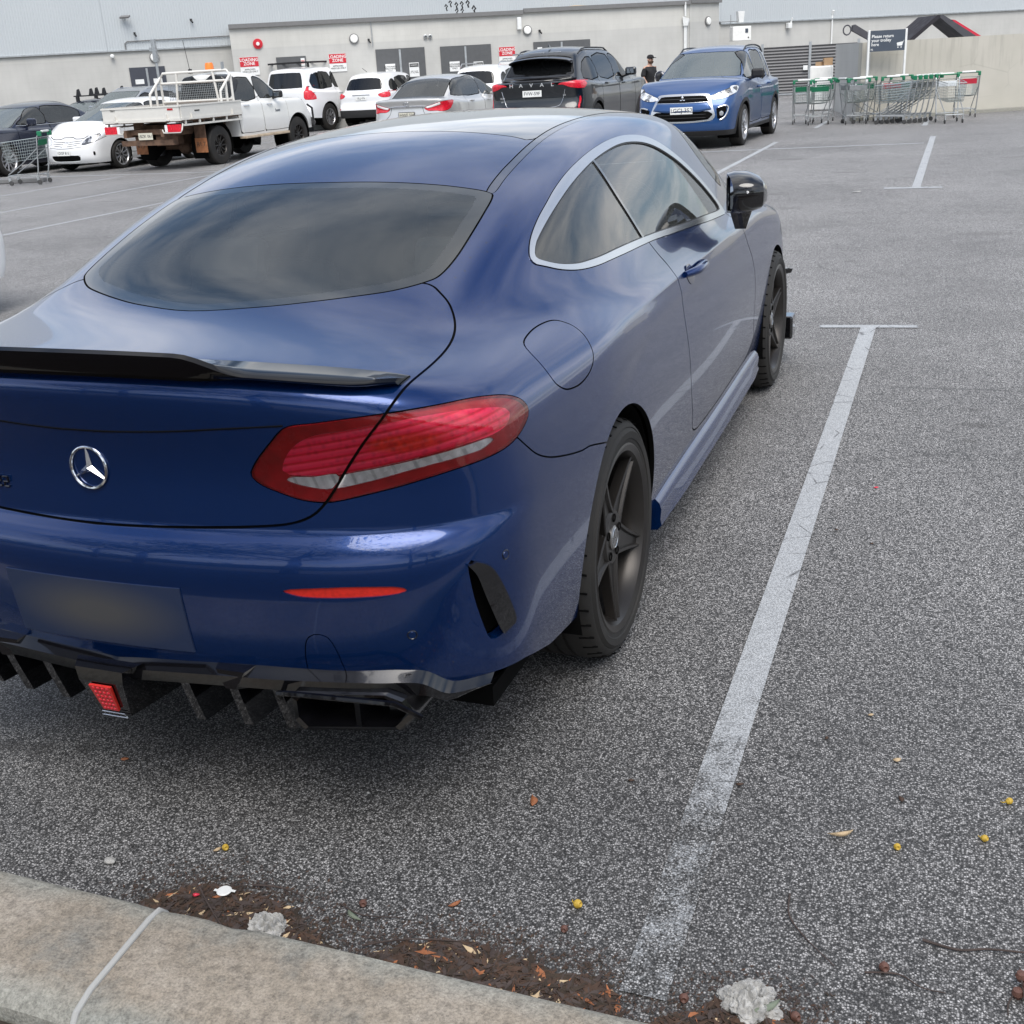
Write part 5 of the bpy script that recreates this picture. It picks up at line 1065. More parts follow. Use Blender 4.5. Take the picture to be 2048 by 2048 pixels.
# ------------------------------------------------------------------ the blue coupe in front
def build_hero():
    root=empty('parked_coupe',(0,0,0),0,'dark blue two-door coupe in the foreground, black boot spoiler and dark five-spoke wheels','car')
    HT=root; F=F_hero
    el=np.concatenate([np.linspace(-52,-30,14)[:-1],np.linspace(-30,42,120)[:-1],np.linspace(42,90,56)])
    S=Shell(F,.9,3.5,.62,nf=130,ds=.02,nr=44,elev=el,rmax=3.2)
    S.start()
    V=S.V; x,y,z=V.T
    L=lambda pts,ax,**k: lift(F,pts,ax,**k)
    fld=S.field
    # lower edge of the skin (angle-wise height table)
    C=S.chart(V)[:,0]
    u=lambda px,py: float(S.chart(np.array([[px,py,.5]]))[0,0])
    zb=np.interp(C,[0,u(.28,.02),u(.6,.07),u(.70,.124),u(.735,.16),u(.79,.22),u(.835,.35),u(.84,.50),u(.85,.68),u(.85,1.42),u(.85,1.6),u(.84,3.5),6],[.386,.404,.402,.388,.352,.350,.334,.292,.27,.25,.215,.215,.20])
    fld('bot',zb-z)
    rg=L([(0,.470),(.159,.505),(.279,.557),(.394,.622),(.448,.662),(.495,.712),(.516,.751),(.524,.831),(.522,.932),(.514,1.058),(.503,1.150),(.480,1.172),(.39,1.173),(.309,1.170),(.184,1.166),(0,1.163)],'z')
    fld('rglass',S.sdf3(rg,4,sym=True,chart='top'))
    lid=np.vstack([L([(0,.62),(.30,.66),(.47,.70),(.511,.704),(.542,.684),(.582,.647),(.617,.589),(.640,.523),(.657,.436),(.670,.32)],'z'),
        L([(.674,.985),(.668,.965),(.651,.937),(.614,.891),(.575,.838),(.540,.785),(.518,.758),(.493,.738),(.45,.723),(.377,.715),(.249,.708),(.115,.703),(0,.701)],'y')])
    fld('lid',S.sdf3(lid,4,sym=True))
    tail=np.array([(0.378,0.075,0.829),(0.397,0.077,0.857),(0.431,0.079,0.893),(0.466,0.082,0.924),(0.523,0.093,0.932),(0.604,0.116,0.941),(0.677,0.154,0.946),(0.739,0.218,0.946),(0.786,0.326,0.936),(0.807,0.392,0.923),(0.824,0.436,0.906),(0.836,0.458,0.883),(0.839,0.444,0.861),(0.839,0.388,0.840),(0.830,0.332,0.828),(0.803,0.262,0.821),(0.762,0.211,0.815),(0.716,0.174,0.806),(0.666,0.146,0.795),(0.613,0.124,0.784),(0.557,0.108,0.772),(0.523,0.101,0.768),(0.477,0.092,0.773),(0.431,0.085,0.788),(0.397,0.079,0.802),(0.379,0.076,0.817)])
    fld('tail',S.sdf3(tail,4))
    bp=np.vstack([L([(0,.700),(.249,.707),(.377,.714),(.449,.722),(.491,.737),(.520,.768),(.557,.780),(.613,.795),(.666,.805),(.716,.815),(.762,.825)],'y'),
        L([(.30,.838),(.36,.842),(.405,.808),(.450,.774),(.515,.746),(.611,.720),(.706,.700),(.80,.685),(1.05,.6),(1.2,.40),(1.25,.1)],'x'),L([(.60,.08),(.3,.08),(0,.08)],'y')])
    fld('bumper',S.sdf3(bp,3,sym=True))
    ch=L([(.986,1.088),(.992,1.109),(1.045,1.143),(1.135,1.179),(1.232,1.209),(1.329,1.236),(1.469,1.266),(1.636,1.291),(1.791,1.307),(1.947,1.317),(2.115,1.320),(2.274,1.312),(2.401,1.295),(2.53,1.262),(2.66,1.215),(2.80,1.150),(2.93,1.072),(3.02,.998),(3.05,.955),(3.02,.944),(2.926,.948),(2.644,.965),(2.365,.984),(2.10,.999),(1.836,1.014),(1.573,1.021),(1.424,1.024),(1.306,1.026),(1.192,1.034),(1.099,1.050),(1.024,1.072),(.992,1.082)],'x')
    fld('chro',S.sdf3(ch,4))
    gl=L([(1.014,1.100),(1.045,1.124),(1.085,1.141),(1.166,1.168),(1.265,1.196),(1.404,1.229),(1.548,1.255),(1.705,1.276),(1.889,1.291),(2.045,1.297),(2.181,1.293),(2.312,1.280),(2.43,1.257),(2.54,1.225),(2.66,1.181),(2.79,1.117),(2.90,1.050),(2.97,.992),(2.965,.974),(2.88,.975),(2.72,.985),(2.5,.998),(2.266,1.010),(2.025,1.025),(1.766,1.038),(1.524,1.045),(1.367,1.046),(1.262,1.049),(1.193,1.053),(1.109,1.066),(1.045,1.084)],'x')
    fld('glass',S.sdf3(gl,4))
    yb_=np.interp(z,[1.02,1.107,1.17,1.24,1.30],[1.774,1.750,1.730,1.712,1.705]); fld('bline',np.where((x>.45)&(z>.98),np.abs(y-yb_)-.009,.1)); fld('blinec',np.where((x>.45)&(z>.98),(y-yb_).clip(-.2,.2),.2))
    dr=L([(1.76,1.10),(1.79,1.030),(1.83,.976),(1.868,.940),(1.888,.905),(1.893,.86),(1.889,.80),(1.890,.733),(1.902,.66),(1.918,.58),(1.945,.50),(1.995,.41),(2.05,.335),(2.3,.315),(2.8,.315),(3.2,.32),(3.315,.36),(3.29,.43),(3.275,.51),(3.272,.60),(3.262,.68),(3.225,.75),(3.165,.81),(3.13,.86),(3.11,.91),(3.02,.965),(2.8,1.03),(2.3,1.10)],'x')
    fld('door',S.sdf3(dr,3))
    fu=np.array([(0.749,0.669,0.965),(0.739,0.748,0.972),(0.741,0.821,0.974),(0.752,0.884,0.969),(0.778,0.919,0.953),(0.803,0.925,0.935),(0.826,0.915,0.913),(0.843,0.897,0.885),(0.850,0.870,0.866),(0.852,0.825,0.852),(0.849,0.760,0.845),(0.844,0.685,0.853),(0.838,0.645,0.871),(0.830,0.628,0.890),(0.806,0.625,0.923),(0.772,0.638,0.952)])
    fld('fuel',S.sdf3(fu,4))
    ya_=np.where(x>.5,np.hypot(y-1.053,(z-.335)*1.0)-.368,9); fld('arch',np.minimum(ya_,.3))
    yf_=np.where(x>.5,np.hypot(y-3.9,z-.335)-.352,9); fld('farch',np.minimum(yf_,.3))
    strip=L([(.477,1.172),(.466,1.307),(.462,1.418),(.448,1.659),(.440,1.861),(.440,2.082),(.447,2.4),(.462,2.75),(.478,3.02),(.503,3.02),(.487,2.75),(.472,2.4),(.465,2.082),(.466,1.861),(.474,1.659),(.488,1.418),(.494,1.28),(.500,1.172)],'z')
    fld('strip',S.sdf3(strip,3,chart='top'))
    sun_=L([(0,1.69),(.2,1.675),(.38,1.655),(.445,1.652),(.455,1.9),(.452,2.4),(.470,2.8),(.478,2.93),(.3,2.99),(0,3.01)],'z')
    fld('sunroof',S.sdf3(sun_,3,sym=True,chart='top'))
    ws=L([(0,3.02),(.3,3.0),(.48,2.95),(.60,2.99),(.66,3.10),(.70,3.28),(.62,3.40),(.3,3.52),(0,3.56)],'z')
    fld('wshield',S.sdf3(ws,3,sym=True,chart='top'))
    hood=L([(0,3.60),(.3,3.55),(.62,3.44),(.72,3.42),(.70,3.9),(.62,4.3),(.3,4.5),(0,4.55)],'z')
    fld('hood',S.sdf3(hood,3,sym=True,chart='top'))
    hl=L([(4.08,.74),(4.3,.76),(4.50,.72),(4.52,.62),(4.3,.64)],'x'); fld('headlamp',S.sdf3(hl,3))
    refl=L([(.445,.598),(.565,.606),(.640,.604),(.684,.599),(.688,.592),(.669,.585),(.617,.582),(.504,.581),(.460,.586)],'y'); fld('refl',S.sdf3(refl,3))
    fin=L([(.785,.627),(.800,.622),(.816,.602),(.829,.545),(.836,.47),(.834,.452),(.822,.436),(.806,.434),(.799,.47),(.790,.55)],'y'); fld('fin',S.sdf3(fin,3))
    tow=L([(.460,.40),(.462,.43),(.466,.46),(.475,.485),(.490,.495),(.508,.495),(.522,.485),(.531,.46),(.537,.43),(.541,.40),(.545,.34),(.458,.34)],'y'); fld('tow',S.sdf3(tow,2))
    # tail lamp inner bands
    tw1=np.array([(0.540,0.104,0.796),(0.559,0.110,0.822),(0.618,0.127,0.834),(0.718,0.178,0.850),(0.783,0.243,0.859),(0.812,0.301,0.860),(0.813,0.302,0.854),(0.801,0.271,0.842),(0.762,0.216,0.837),(0.693,0.162,0.827),(0.616,0.126,0.810)])
    fld('tw1',S.sdf3(tw1,3))
    tw2=np.array([(0.447,0.088,0.820),(0.506,0.098,0.821),(0.557,0.109,0.827),(0.540,0.104,0.796),(0.492,0.095,0.800),(0.457,0.090,0.809)]); fld('tw2',S.sdf3(tw2,3))
    tr=np.array([(0.448,0.088,0.851),(0.475,0.088,0.884),(0.519,0.094,0.905),(0.575,0.107,0.913),(0.628,0.125,0.922),(0.721,0.187,0.931),(0.792,0.306,0.918),(0.817,0.383,0.894),(0.824,0.361,0.870),(0.813,0.306,0.862),(0.783,0.243,0.861),(0.718,0.178,0.852),(0.618,0.127,0.836),(0.557,0.109,0.824),(0.506,0.098,0.822),(0.447,0.088,0.825)]); fld('tred',S.sdf3(tr,3))
    g=.0028
    S.cutf('bot',[0]); S.cutf('arch',[0]); S.cutf('farch',[0])
    for nme,lv in (('rglass',(-.040,-.002,.003)),('lid',(-g,g)),('tail',(-.001,.002)),('bumper',(-.002,.002)),('chro',(-.005,-.003)),('glass',(0,-.004)),('blinec',(-.009,.009)),('door',(-g,g)),('fuel',(-.002,.002)),('strip',(-.002,.001)),('sunroof',(-.003,.003)),('wshield',(-.003,.003)),('hood',(-g,g)),('headlamp',(-.002,.002)),('refl',(0,)),('fin',(0,)),('tow',(-.0012,.0012)),('tw1',(0,)),('tw2',(0,)),('tred',(0,))):
        S.cutf(nme,lv)
    print('hero faces',len(S.faces))
    m={k:S.facemean(k) for k in S.fields}
    free=(m['bot']<0)&(m['arch']>0)&(m['farch']>0)
    used=~free; gap=np.zeros(len(free),bool)
    def take(mask):
        nonlocal used
        r=mask&~used; used=used|r; return r
    def ring(k,a,b):
        nonlocal gap,used
        r=(m[k]>a)&(m[k]<b)&~used; gap|=r; used=used|r
    B=MAT['blue_paint']; GB=MAT['gap_black']
    # glass areas first
    r_rg=take(m['rglass']<-.040); r_fr=take(m['rglass']<-.002); ring('rglass',-.002,.003)
    r_dg=take((m['glass']<-.004)&(np.abs(m['blinec'])>.009)&(m['door']<0)); r_qg=take((m['glass']<-.004)&(np.abs(m['blinec'])>.009)&(m['door']>=0)); r_bl=take((np.abs(m['blinec'])<.009)&(m['glass']<0))
    r_seal=take(m['glass']<0)
    r_ch=take(m['chro']<-.005); ring('chro',-.005,-.003)
    ring('tail',-.001,.002)
    tailm=(m['tail']<-.001)&~used
    r_tlid=take(tailm&(m['lid']<-g)); r_tout=take(tailm&(m['lid']>g)); ring('lid',-g,g)
    r_ref=take(m['refl']<0); r_fin=take(m['fin']<0); 
    r_lid=take(m['lid']<-g)
    ring('tow',-.0012,.0012); r_tow=take(m['tow']<0)
    ring('bumper',-.002,.002); r_bump=take(m['bumper']<0)
    ring('fuel',-.002,.002); r_fuel=take(m['fuel']<0)
    ring('door',-g,g); r_door=take(m['door']<-g)
    ring('strip',-.002,.001); r_strip=take(m['strip']<-.002)
    ring('sunroof',-.003,.003); r_sun=take(m['sunroof']<0)
    ring('wshield',-.003,.003); r_ws=take(m['wshield']<0)
    ring('headlamp',-.002,.002); r_hl=take(m['headlamp']<0)
    ring('hood',-g,g); r_hood=take(m['hood']<0)
    r_body=take(np.ones(len(free),bool))
    S.build('body',r_body,B,root,rim=.014,rimmat=GB); S.build('panel_gap',gap,GB,root,offset=-.006,rim=.02)
    S.build('rear_window',r_rg,MAT['rear_glass'],root,rim=.004,rimmat=GB)
    S.build('window_frit',r_fr,MAT['glass_frit'],root,rim=.004,rimmat=GB)
    bl_=S.build('boot_lid',r_lid,B,root,rim=.02)
    bmp=S.build('rear_bumper',r_bump,B,root,rim=.025)
    S.build('tow_eye_cover',r_tow,B,bmp,rim=.006,side='right')
    S.build('tow_eye_cover',r_tow,B,bmp,rim=.006,side='left')
    S.build('sunroof',r_sun,MAT['gloss_black'],root,rim=.008); S.build('roof_strip',r_strip,MAT['strip_paint'],root,offset=-.001,rim=.008,side='right'); S.build('roof_strip',r_strip,MAT['strip_paint'],root,offset=-.001,rim=.008,side='left')
    S.build('windscreen',r_ws,MAT['clear_glass'],root,rim=.004); S.build('bonnet',r_hood,B,root,rim=.014)
    for sd_,sg in(('right',1),('left',-1)):
        dn=S.build('door',r_door,B,root,side=sd_)
        S.build('side_window',r_dg,MAT['tint_glass'],dn,offset=-.004,rim=.004,side=sd_)
        S.build('quarter_window',r_qg,MAT['tint_glass'],root,offset=-.004,rim=.004,side=sd_)
        tr_=S.build('window_trim',r_ch,MAT['satin_chrome'],root,offset=.003,rim=.010,side=sd_)
        S.build('window_seal',r_seal,MAT['satin_black'],tr_,offset=.000,rim=.006,side=sd_); S.build('window_pillar',r_bl,MAT['gloss_black'],root,rim=.006,side=sd_)
        S.build('fuel_flap',r_fuel,B,root,rim=.01,side=sd_) if sg>0 else S.build('rear_wing_patch',r_fuel,B,root,rim=.0,side=sd_)
        S.build('headlight',r_hl,MAT['lens_clear'],root,rim=.01,side=sd_)
        clr=(m['tw1']<0)|(m['tw2']<0)
        tl=S.build('tail_light',r_tout&~clr,MAT['lens_red_hero'],root,offset=.001,rim=.008,rimmat=MAT['lamp_deep_red'],side=sd_)
        tl2=S.build('tail_light',r_tlid&~clr,MAT['lens_red_hero'],bl_,offset=.001,rim=.008,rimmat=MAT['lamp_deep_red'],side=sd_)
        S.build('clear_lens',r_tout&clr,MAT['lens_clear'],tl,offset=.001,rim=0,side=sd_); S.build('clear_lens',r_tlid&clr,MAT['lens_clear'],tl2,offset=.001,rim=0,side=sd_)
        for nm,mk,mt,of in(('lamp_reflector',(m['tw1']<0),'lamp_cells',-.003),('light_bar',(m['tred']<0)&(m['tw1']>=0),'lamp_red_hero',-.004),('lamp_housing',(m['tred']>=0)&(m['tw1']>=0),'lamp_deep_red',-.007)):
            S.build(nm,r_tout&mk,MAT[mt],tl,offset=of,rim=.006,side=sd_)
        for nm,mk,mt,of in(('lamp_reflector',(m['tw2']<0),'lamp_cells',-.003),('light_bar',(m['tred']<0)&(m['tw2']>=0),'lamp_red_hero',-.004),('lamp_housing',(m['tred']>=0)&(m['tw2']>=0),'lamp_deep_red',-.007)):
            S.build(nm,r_tlid&mk,MAT[mt],tl2,offset=of,rim=.006,side=sd_)
        S.build('rear_reflector',r_ref,MAT['reflector_red'],bmp,offset=-.004,rim=.008,rimmat=B,side=sd_)
        S.build('air_slot',r_fin,GB,bmp,offset=-.03,rim=0,side=sd_)
    # ---- wheels
    for sg in(1,-1):
        wheel(root,sg*.868,1.056,.333,.245,.253,sg,'five',math.radians(-42),capmark=True)
        wheel(root,sg*.868,3.896,.333,.235,.253,sg,'five',math.radians(8),capmark=True)
        for yc,rr,nm in((1.053,.368,'rear'),(3.9,.352,'front')):
            wl=MB(); N=40; prof=[]
            vs=[];fs=[]
            for i in range(N+1):
                a=-.35+(PI+.7)*i/N; c,s_=math.cos(a),math.sin(a)
                xo=.852; vs+=[(sg*xo,yc+rr*c,.335+rr*s_),(sg*.52,yc+rr*c,.335+rr*s_),(sg*.52,yc,.335)]
            for i in range(N): fs+=[(3*i,3*i+1,3*i+4,3*i+3),(3*i+1,3*i+2,3*i+5,3*i+4)]
            wl.add(vs,fs,0,True); wl.build('wheel_arch_liner',GB,root,fixn=False)
    # ---- floor / inner tub blocks the light
    f=MB(); f.box((0,2.3,.22),(1.5,3.9,.05)); f.box((0,.60,.47),(.9,.6,.28)); f.box((0,3.9,.55),(1.0,.9,.5)); f.build('underbody',GB,root)
    # cabin
    c=MB(); c.box((0,.98,.93),(1.25,.9,.03)); c.box((0,2.2,.5),(1.5,2.6,.06)); c.box((0,3.28,.90),(1.35,.5,.12),bev=.04); c.build('cabin_floor',MAT['interior_dark'],root)
    for sx in(-.37,.37):
        c=MB(); c.box((sx,2.05,.85),(.46,.14,.62),bev=.05,rot=Matrix.Rotation(-.25,3,'X')); c.box((sx,1.93,1.19),(.25,.09,.17),bev=.035,rot=Matrix.Rotation(-.2,3,'X')); c.box((sx,2.35,.62),(.48,.5,.14),bev=.05); c.build('front_seat',MAT['interior_grey'],root)
        c=MB(); c.box((sx,1.32,.82),(.5,.13,.45),bev=.05,rot=Matrix.Rotation(-.35,3,'X')); c.box((sx,1.20,1.06),(.25,.08,.13),bev=.03,rot=Matrix.Rotation(-.3,3,'X')); c.build('rear_seat',MAT['interior_grey'],root)
    c=MB(); c.tube([(.37+.18*math.cos(a),2.83+.06*math.sin(a),.93+.17*math.sin(a)) for a in np.linspace(0,2*PI,25)[:-1]],.014,8,closed=True); c.box((.37,2.86,.93),(.12,.05,.09),bev=.02); c.build('steering_wheel',MAT['satin_black'],root)
    c=MB(); c.box((0,2.98,1.26),(.22,.03,.065),bev=.012); c.build('rear_view_mirror',MAT['satin_black'],root)
    hero_details(root,F,bmp,bl_)
    return root
glassmat('lens_red_hero',(1.0,.62,.65)); 
def lampmats():
    a=NT('lamp_red_hero'); v=a.coord(); sp=a.n('SeparateXYZ'); a.l(v,sp.inputs[0]); ax=a.math('ABSOLUTE',sp.outputs[0])
    # light-guide ribs follow the lamp: they climb gently outwards
    q=a.math('SUBTRACT',sp.outputs[2],a.math('MULTIPLY',ax,.16)); w_=a.math('ADD',a.math('MULTIPLY',a.math('SINE',a.math('MULTIPLY',q,2*PI/.0165)),.5),.5)
    c=a.ramp(w_,(.05,(.70,.015,.07)),(.3,(.98,.06,.21)),(.8,(1.0,.10,.28)))
    d=a.math('ADD',a.math('POWER',a.math('DIVIDE',a.math('SUBTRACT',ax,.68),.085),2.0),a.math('POWER',a.math('DIVIDE',a.math('SUBTRACT',sp.outputs[2],.882),.022),2.0))
    c=a.mix(a.ramp(d,(.3,.85),(1.1,0)),c,a.ramp(a.noise(v,60,3),(.3,(.55,.03,.0)),(.7,(.92,.10,.01)))); cell=a.ramp(a.voro(v,70),(.1,.8),(.5,1.05)); c=a.mix(1.0,c,cell,'MULTIPLY')
    a.set(Base_Color=c,Roughness=.28,Coat_Weight=.8); a.bump(w_,.5,.003)
    a=NT('lamp_cells'); v=a.coord(); sp=a.n('SeparateXYZ'); a.l(v,sp.inputs[0]); ax=a.math('ABSOLUTE',sp.outputs[0]); q=a.math('ADD',ax,a.math('MULTIPLY',sp.outputs[2],.35)); w_=a.math('ADD',a.math('MULTIPLY',a.math('SINE',a.math('MULTIPLY',q,2*PI/.040)),.5),.5)
    c=a.ramp(w_,(.02,.50),(.10,.90),(.6,.98),(.97,.80)); c=a.mix(.35,c,a.ramp(a.voro(v,95,'Color'),(.2,.5),(.7,1.0))); a.set(Base_Color=c,Roughness=.16,Coat_Weight=1.0,Metallic=.15); a.bump(w_,.6,.004)
lampmats()
def hero_details(root,F,bmp,lid):
    B=MAT['blue_paint']; GBK=MAT['gloss_black']
    def sk(pts,ax,**k): return lift(F,pts,ax,**k)
    # boot spoiler: thick ducktail blade, raised in the middle
    xs=np.linspace(-.665,.665,61); rows=[]
    for x_ in xs:
        ax=abs(x_); k=float(sstep(.40,.27,np.array(ax))); tip=float(sstep(.665,.62,np.array(ax)))
        base=sk([(ax,.135+.115*(ax/.66)**2)],'z')[0]; yb_=base[1]; zb_=base[2]
        rl=sk([(ax,.985-.004*ax)],'y')[0]
        y1=rl[1]-.012-.012*k; top=zb_+.004
        zt=zb_+.006+.034*k+.006*sstep(.60,.655,np.array(ax))       # trailing top
        zl=zt-.012-.034*k
        fwd=.0
        rows.append([(x_,yb_+fwd*.3,top-.010),(x_,yb_+fwd*.3-.01,top),(x_,y1+(yb_-y1)*.45,top+(zt-top)*.30),(x_,y1+.012,zt+.001),(x_,y1,zt-.004),(x_,y1+.002,(zt+zl)/2),(x_,y1+.010,zl),(x_,y1+.04,zl-.008),(x_,rl[1]+.02,rl[2]-.01)])
    b=MB(); n=len(rows[0]); vs=[p for r in rows for p in r]; fs=[]
    for i in range(len(rows)-1):
        for j in range(n-1): fs.append((i*n+j,i*n+j+1,(i+1)*n+j+1,(i+1)*n+j))
    fs+= [tuple(range(n))[::-1],tuple((len(rows)-1)*n+j for j in range(n))]
    b.add(vs,fs,0,True); b.build('boot_spoiler',MAT['spoiler_black'],lid)
    # star badge
    c=sk([(0,.822)],'y')[0]; b=MB(); R0=.0445
    nrm=Vector((0,-1,.05)).normalized(); T=Matrix.Translation(Vector(c)+nrm*.004)@Matrix.Rotation(math.radians(-3),4,'X')
    b.tube([(R0*math.cos(a),0,R0*math.sin(a)) for a in np.linspace(0,2*PI,49)[:-1]],.0032,8,T=T,closed=True)
    for k in range(3):
        T2=T@Matrix.Rotation(2*PI*k/3,4,'Y'); b.add([(-.0075,.002,.0043),(.0075,.002,.0043),(.0007,.001,R0),(-.0007,.001,R0),(0,-.006,0),(0,-.003,R0)],[(0,4,5,3),(4,1,2,5)],0,False,T2)
    b.build('star_badge',MAT['chrome'],lid)
    # small letter fragment of the model script on the left of the lid
    for i,(dx,w_) in enumerate(((-.238,.010),(-.260,.014))):
        p=sk([(abs(dx),.772)],'y')[0]; b=MB(); b.tube([(dx-.007,p[1]-.004,.783),(dx+.006,p[1]-.004,.783),(dx+.006,p[1]-.004,.772),(dx-.006,p[1]-.004,.772),(dx-.006,p[1]-.004,.761),(dx+.007,p[1]-.004,.761)],.0025,6); b.build('badge_letter',GBK,lid)
    # lid crease: thin raised lip line
    cr_=cr_closed(sk([(0,.905),(.085,.906),(.22,.912),(.347,.921),(.462,.928)],'y'),6,False); pts=[p*[-1,1,1] for p in cr_[::-1][:-1]]+list(cr_)
    b=MB(); b.tube([(p[0],p[1]+.0005,p[2]) for p in pts],.0022,6); b.build('lid_crease',MAT['gap_black'],lid)
    # number plate (blank: blurred in the photo)
    xs_=np.linspace(-.243,.212,19); zs_=np.linspace(.432,.588,5); b=MB(); vs=[]
    for off in(.004,-.001):
        for x_ in xs_:
            for z_ in zs_: p=sk([(abs(x_),z_)],'y')[0]; vs.append((x_,p[1]-off,z_))
    nz_,nx_=5,19; F0=[(i*nz_+j,(i+1)*nz_+j,(i+1)*nz_+j+1,i*nz_+j+1) for i in range(nx_-1) for j in range(nz_-1)]; ed=[i*nz_ for i in range(nx_)]+[(nx_-1)*nz_+j for j in range(1,nz_)]+[i*nz_+nz_-1 for i in range(nx_-2,-1,-1)]+[j for j in range(nz_-2,0,-1)]; N_=nx_*nz_
    b.add(vs,F0+[(ed[i],ed[(i+1)%len(ed)],N_+ed[(i+1)%len(ed)],N_+ed[i]) for i in range(len(ed))],0,True); b.build('number_plate',MAT['plate_blur'],bmp)
    # parking sensors
    for p2 in((.683,.488),(.835,.615),(.33,.47)):
        for sg in(1,-1):
            p=sk([p2],'y')[0]; e=1e-3; nn=Vector((float(F(p[0]+e,p[1],p[2])-F(p[0]-e,p[1],p[2])),float(F(p[0],p[1]+e,p[2])-F(p[0],p[1]-e,p[2])),float(F(p[0],p[1],p[2]+e)-F(p[0],p[1],p[2]-e)))).normalized()
            if p2[0]==.33: continue
            P_=Vector((p[0]*sg,p[1],p[2])); N_=Vector((nn.x*sg,nn.y,nn.z)); q=N_.to_track_quat('Z','Y').to_matrix().to_4x4(); T=Matrix.Translation(P_)@q
            b=MB(); b.lathe([(0,.0012),(.0075,.0012),(.0082,.0002)],20,0,'Z',T=T); b.lathe([(.0085,.0004),(.0095,.0013),(.0108,.0004)],20,1,'Z',T=T); b.build('parking_sensor',[B,GBK],bmp)
    # curved blade beside the bumper slot
    for sg in(1,-1):
        a_=cr_closed(sk([(.797,.627),(.818,.603),(.831,.545),(.838,.47),(.836,.450)],'y'),5,False); b_=cr_closed(sk([(.785,.624),(.797,.598),(.806,.545),(.817,.47),(.822,.440)],'y'),5,False)
        vs=[];fs=[]
        for P,Q in zip(a_,b_):
            for t_,d_ in((P,.000),(P,.010),(Q,.012),(Q,-.030)):
                vs.append((sg*(t_[0]+d_*.55),t_[1]-d_*.83,t_[2]))
        for i in range(len(a_)-1):
            for j in range(4): fs.append((4*i+j,4*i+(j+1)%4,4*i+4+(j+1)%4,4*i+4+j))
        fs+=[(0,1,2,3),tuple(4*(len(a_)-1)+j for j in(3,2,1,0))]
        m_=MB(); m_.add(vs,fs,0,True); m_.build('bumper_fin',GBK,bmp)
    # diffuser with fins, brake lamp and exhaust tips
    d=MB()
    half=[(0,.386),(.10,.396),(.28,.404),(.42,.404),(.60,.402),(.665,.398),(.70,.388),(.735,.352),(.775,.346),(.80,.342)]
    row=[]
    P=cr_closed(sk([(a,b_) for a,b_ in half],'y'),4,False); full=[p*[-1,1,1] for p in P[::-1][:-1]]+list(P)
    for p in full:
        ax=abs(p[0]); lw=(.045 if ax>.45 else .040)-.03*float(sstep(.68,.80,np.array(ax)))
        zz=.255 if ax<.62 else .255+(ax-.62)*.75
        row.append([(p[0],p[1]+.01,p[2]+.01),(p[0],p[1]-.014,p[2]-.003),(p[0],p[1]-.030,p[2]-.010),(p[0],p[1]-.030,p[2]-lw+.006),(p[0],p[1]-.020,p[2]-lw),(p[0],p[1]+.05,p[2]-lw-.004),(p[0],p[1]+.16,p[2]-lw-.03),(p[0]*.97,p[1]+.45,.26)])
    n=8; vs=[q for r in row for q in r]; fs=[(i*n+j,i*n+j+1,(i+1)*n+j+1,(i+1)*n+j) for i in range(len(row)-1) for j in range(n-1)]
    d.add(vs,fs,0,True); dif=d.build('diffuser',GBK,root)
    def fin(xc,w_,z0,z1,y0,y1,depth,name='diffuser_fin'):
        b=MB(); b.add([(xc-w_,y0,z0),(xc+w_,y0,z0),(xc+w_*.45,y0-.012,z1),(xc-w_*.45,y0-.012,z1),(xc-w_,y0+depth,z0-.05),(xc+w_,y0+depth,z0-.05),(xc+w_*.45,y0+depth,z1+.02),(xc-w_*.45,y0+depth,z1+.02)],[(0,1,2,3),(1,5,6,2),(4,0,3,7),(3,2,6,7),(5,4,7,6),(0,4,5,1)],0,False); b.build(name,GBK,dif)
    for xf in(-.40,-.30,-.185,.185,.30,.40):
        y_=float(sk([(abs(xf),.45)],'y')[0][1]); b=MB(); w_=.011
        prof=[(y_-.018,.372),(y_-.006,.330),(y_+.020,.252),(y_+.16,.238),(y_+.34,.262),(y_+.34,.36),(y_+.05,.372)]
        vs=[(xf-w_,a,c_) for a,c_ in prof]+[(xf+w_,a,c_) for a,c_ in prof]; n_=len(prof); b.add(vs,[tuple(range(n_)),tuple(range(n_,2*n_))[::-1]]+[(i,(i+1)%n_,n_+(i+1)%n_,n_+i) for i in range(n_)]); b.build('diffuser_fin',GBK,dif)
        if abs(xf)==.30:
            b=MB(); b.add([(xf-.035,y_-.018,.405),(xf+.035,y_-.018,.405),(xf+.012,y_-.026,.366),(xf-.012,y_-.026,.366),(xf-.05,y_+.02,.41),(xf+.05,y_+.02,.41),(xf+.03,y_+.02,.35),(xf-.03,y_+.02,.35)],[(0,1,2,3),(1,5,6,2),(4,0,3,7),(3,2,6,7),(4,5,1,0)],0,False); b.build('lip_block',GBK,dif)
    # centre block with the brake lamp
    b=MB(); b.add([(-.062,-.040,.394),(.062,-.040,.394),(.058,-.040,.362),(-.058,-.040,.362),(-.085,.0,.398),(.085,.0,.398),(.040,-.012,.268),(-.040,-.012,.268),(-.05,.2,.25),(.05,.2,.25)],[(0,1,2,3),(4,5,1,0),(1,5,9,2),(4,0,3,8),(3,2,6,7),(2,9,6),(8,3,7),(7,6,9,8)],0,False); cb=b.build('diffuser_block',GBK,dif)
    T=Matrix.Translation((0,-.0305,.322))@Matrix.Rotation(math.radians(17),4,'X')@Matrix.Diagonal((.85,1,.88,1))
    b=MB(); b.add([(-.034,0,.042),(.034,0,.042),(.024,0,-.042),(-.024,0,-.042),(-.034,-.006,.042),(.034,-.006,.042),(.024,-.006,-.042),(-.024,-.006,-.042)],[(4,5,6,7),(0,1,5,4),(1,2,6,5),(2,3,7,6),(3,0,4,7)],0,False,T)
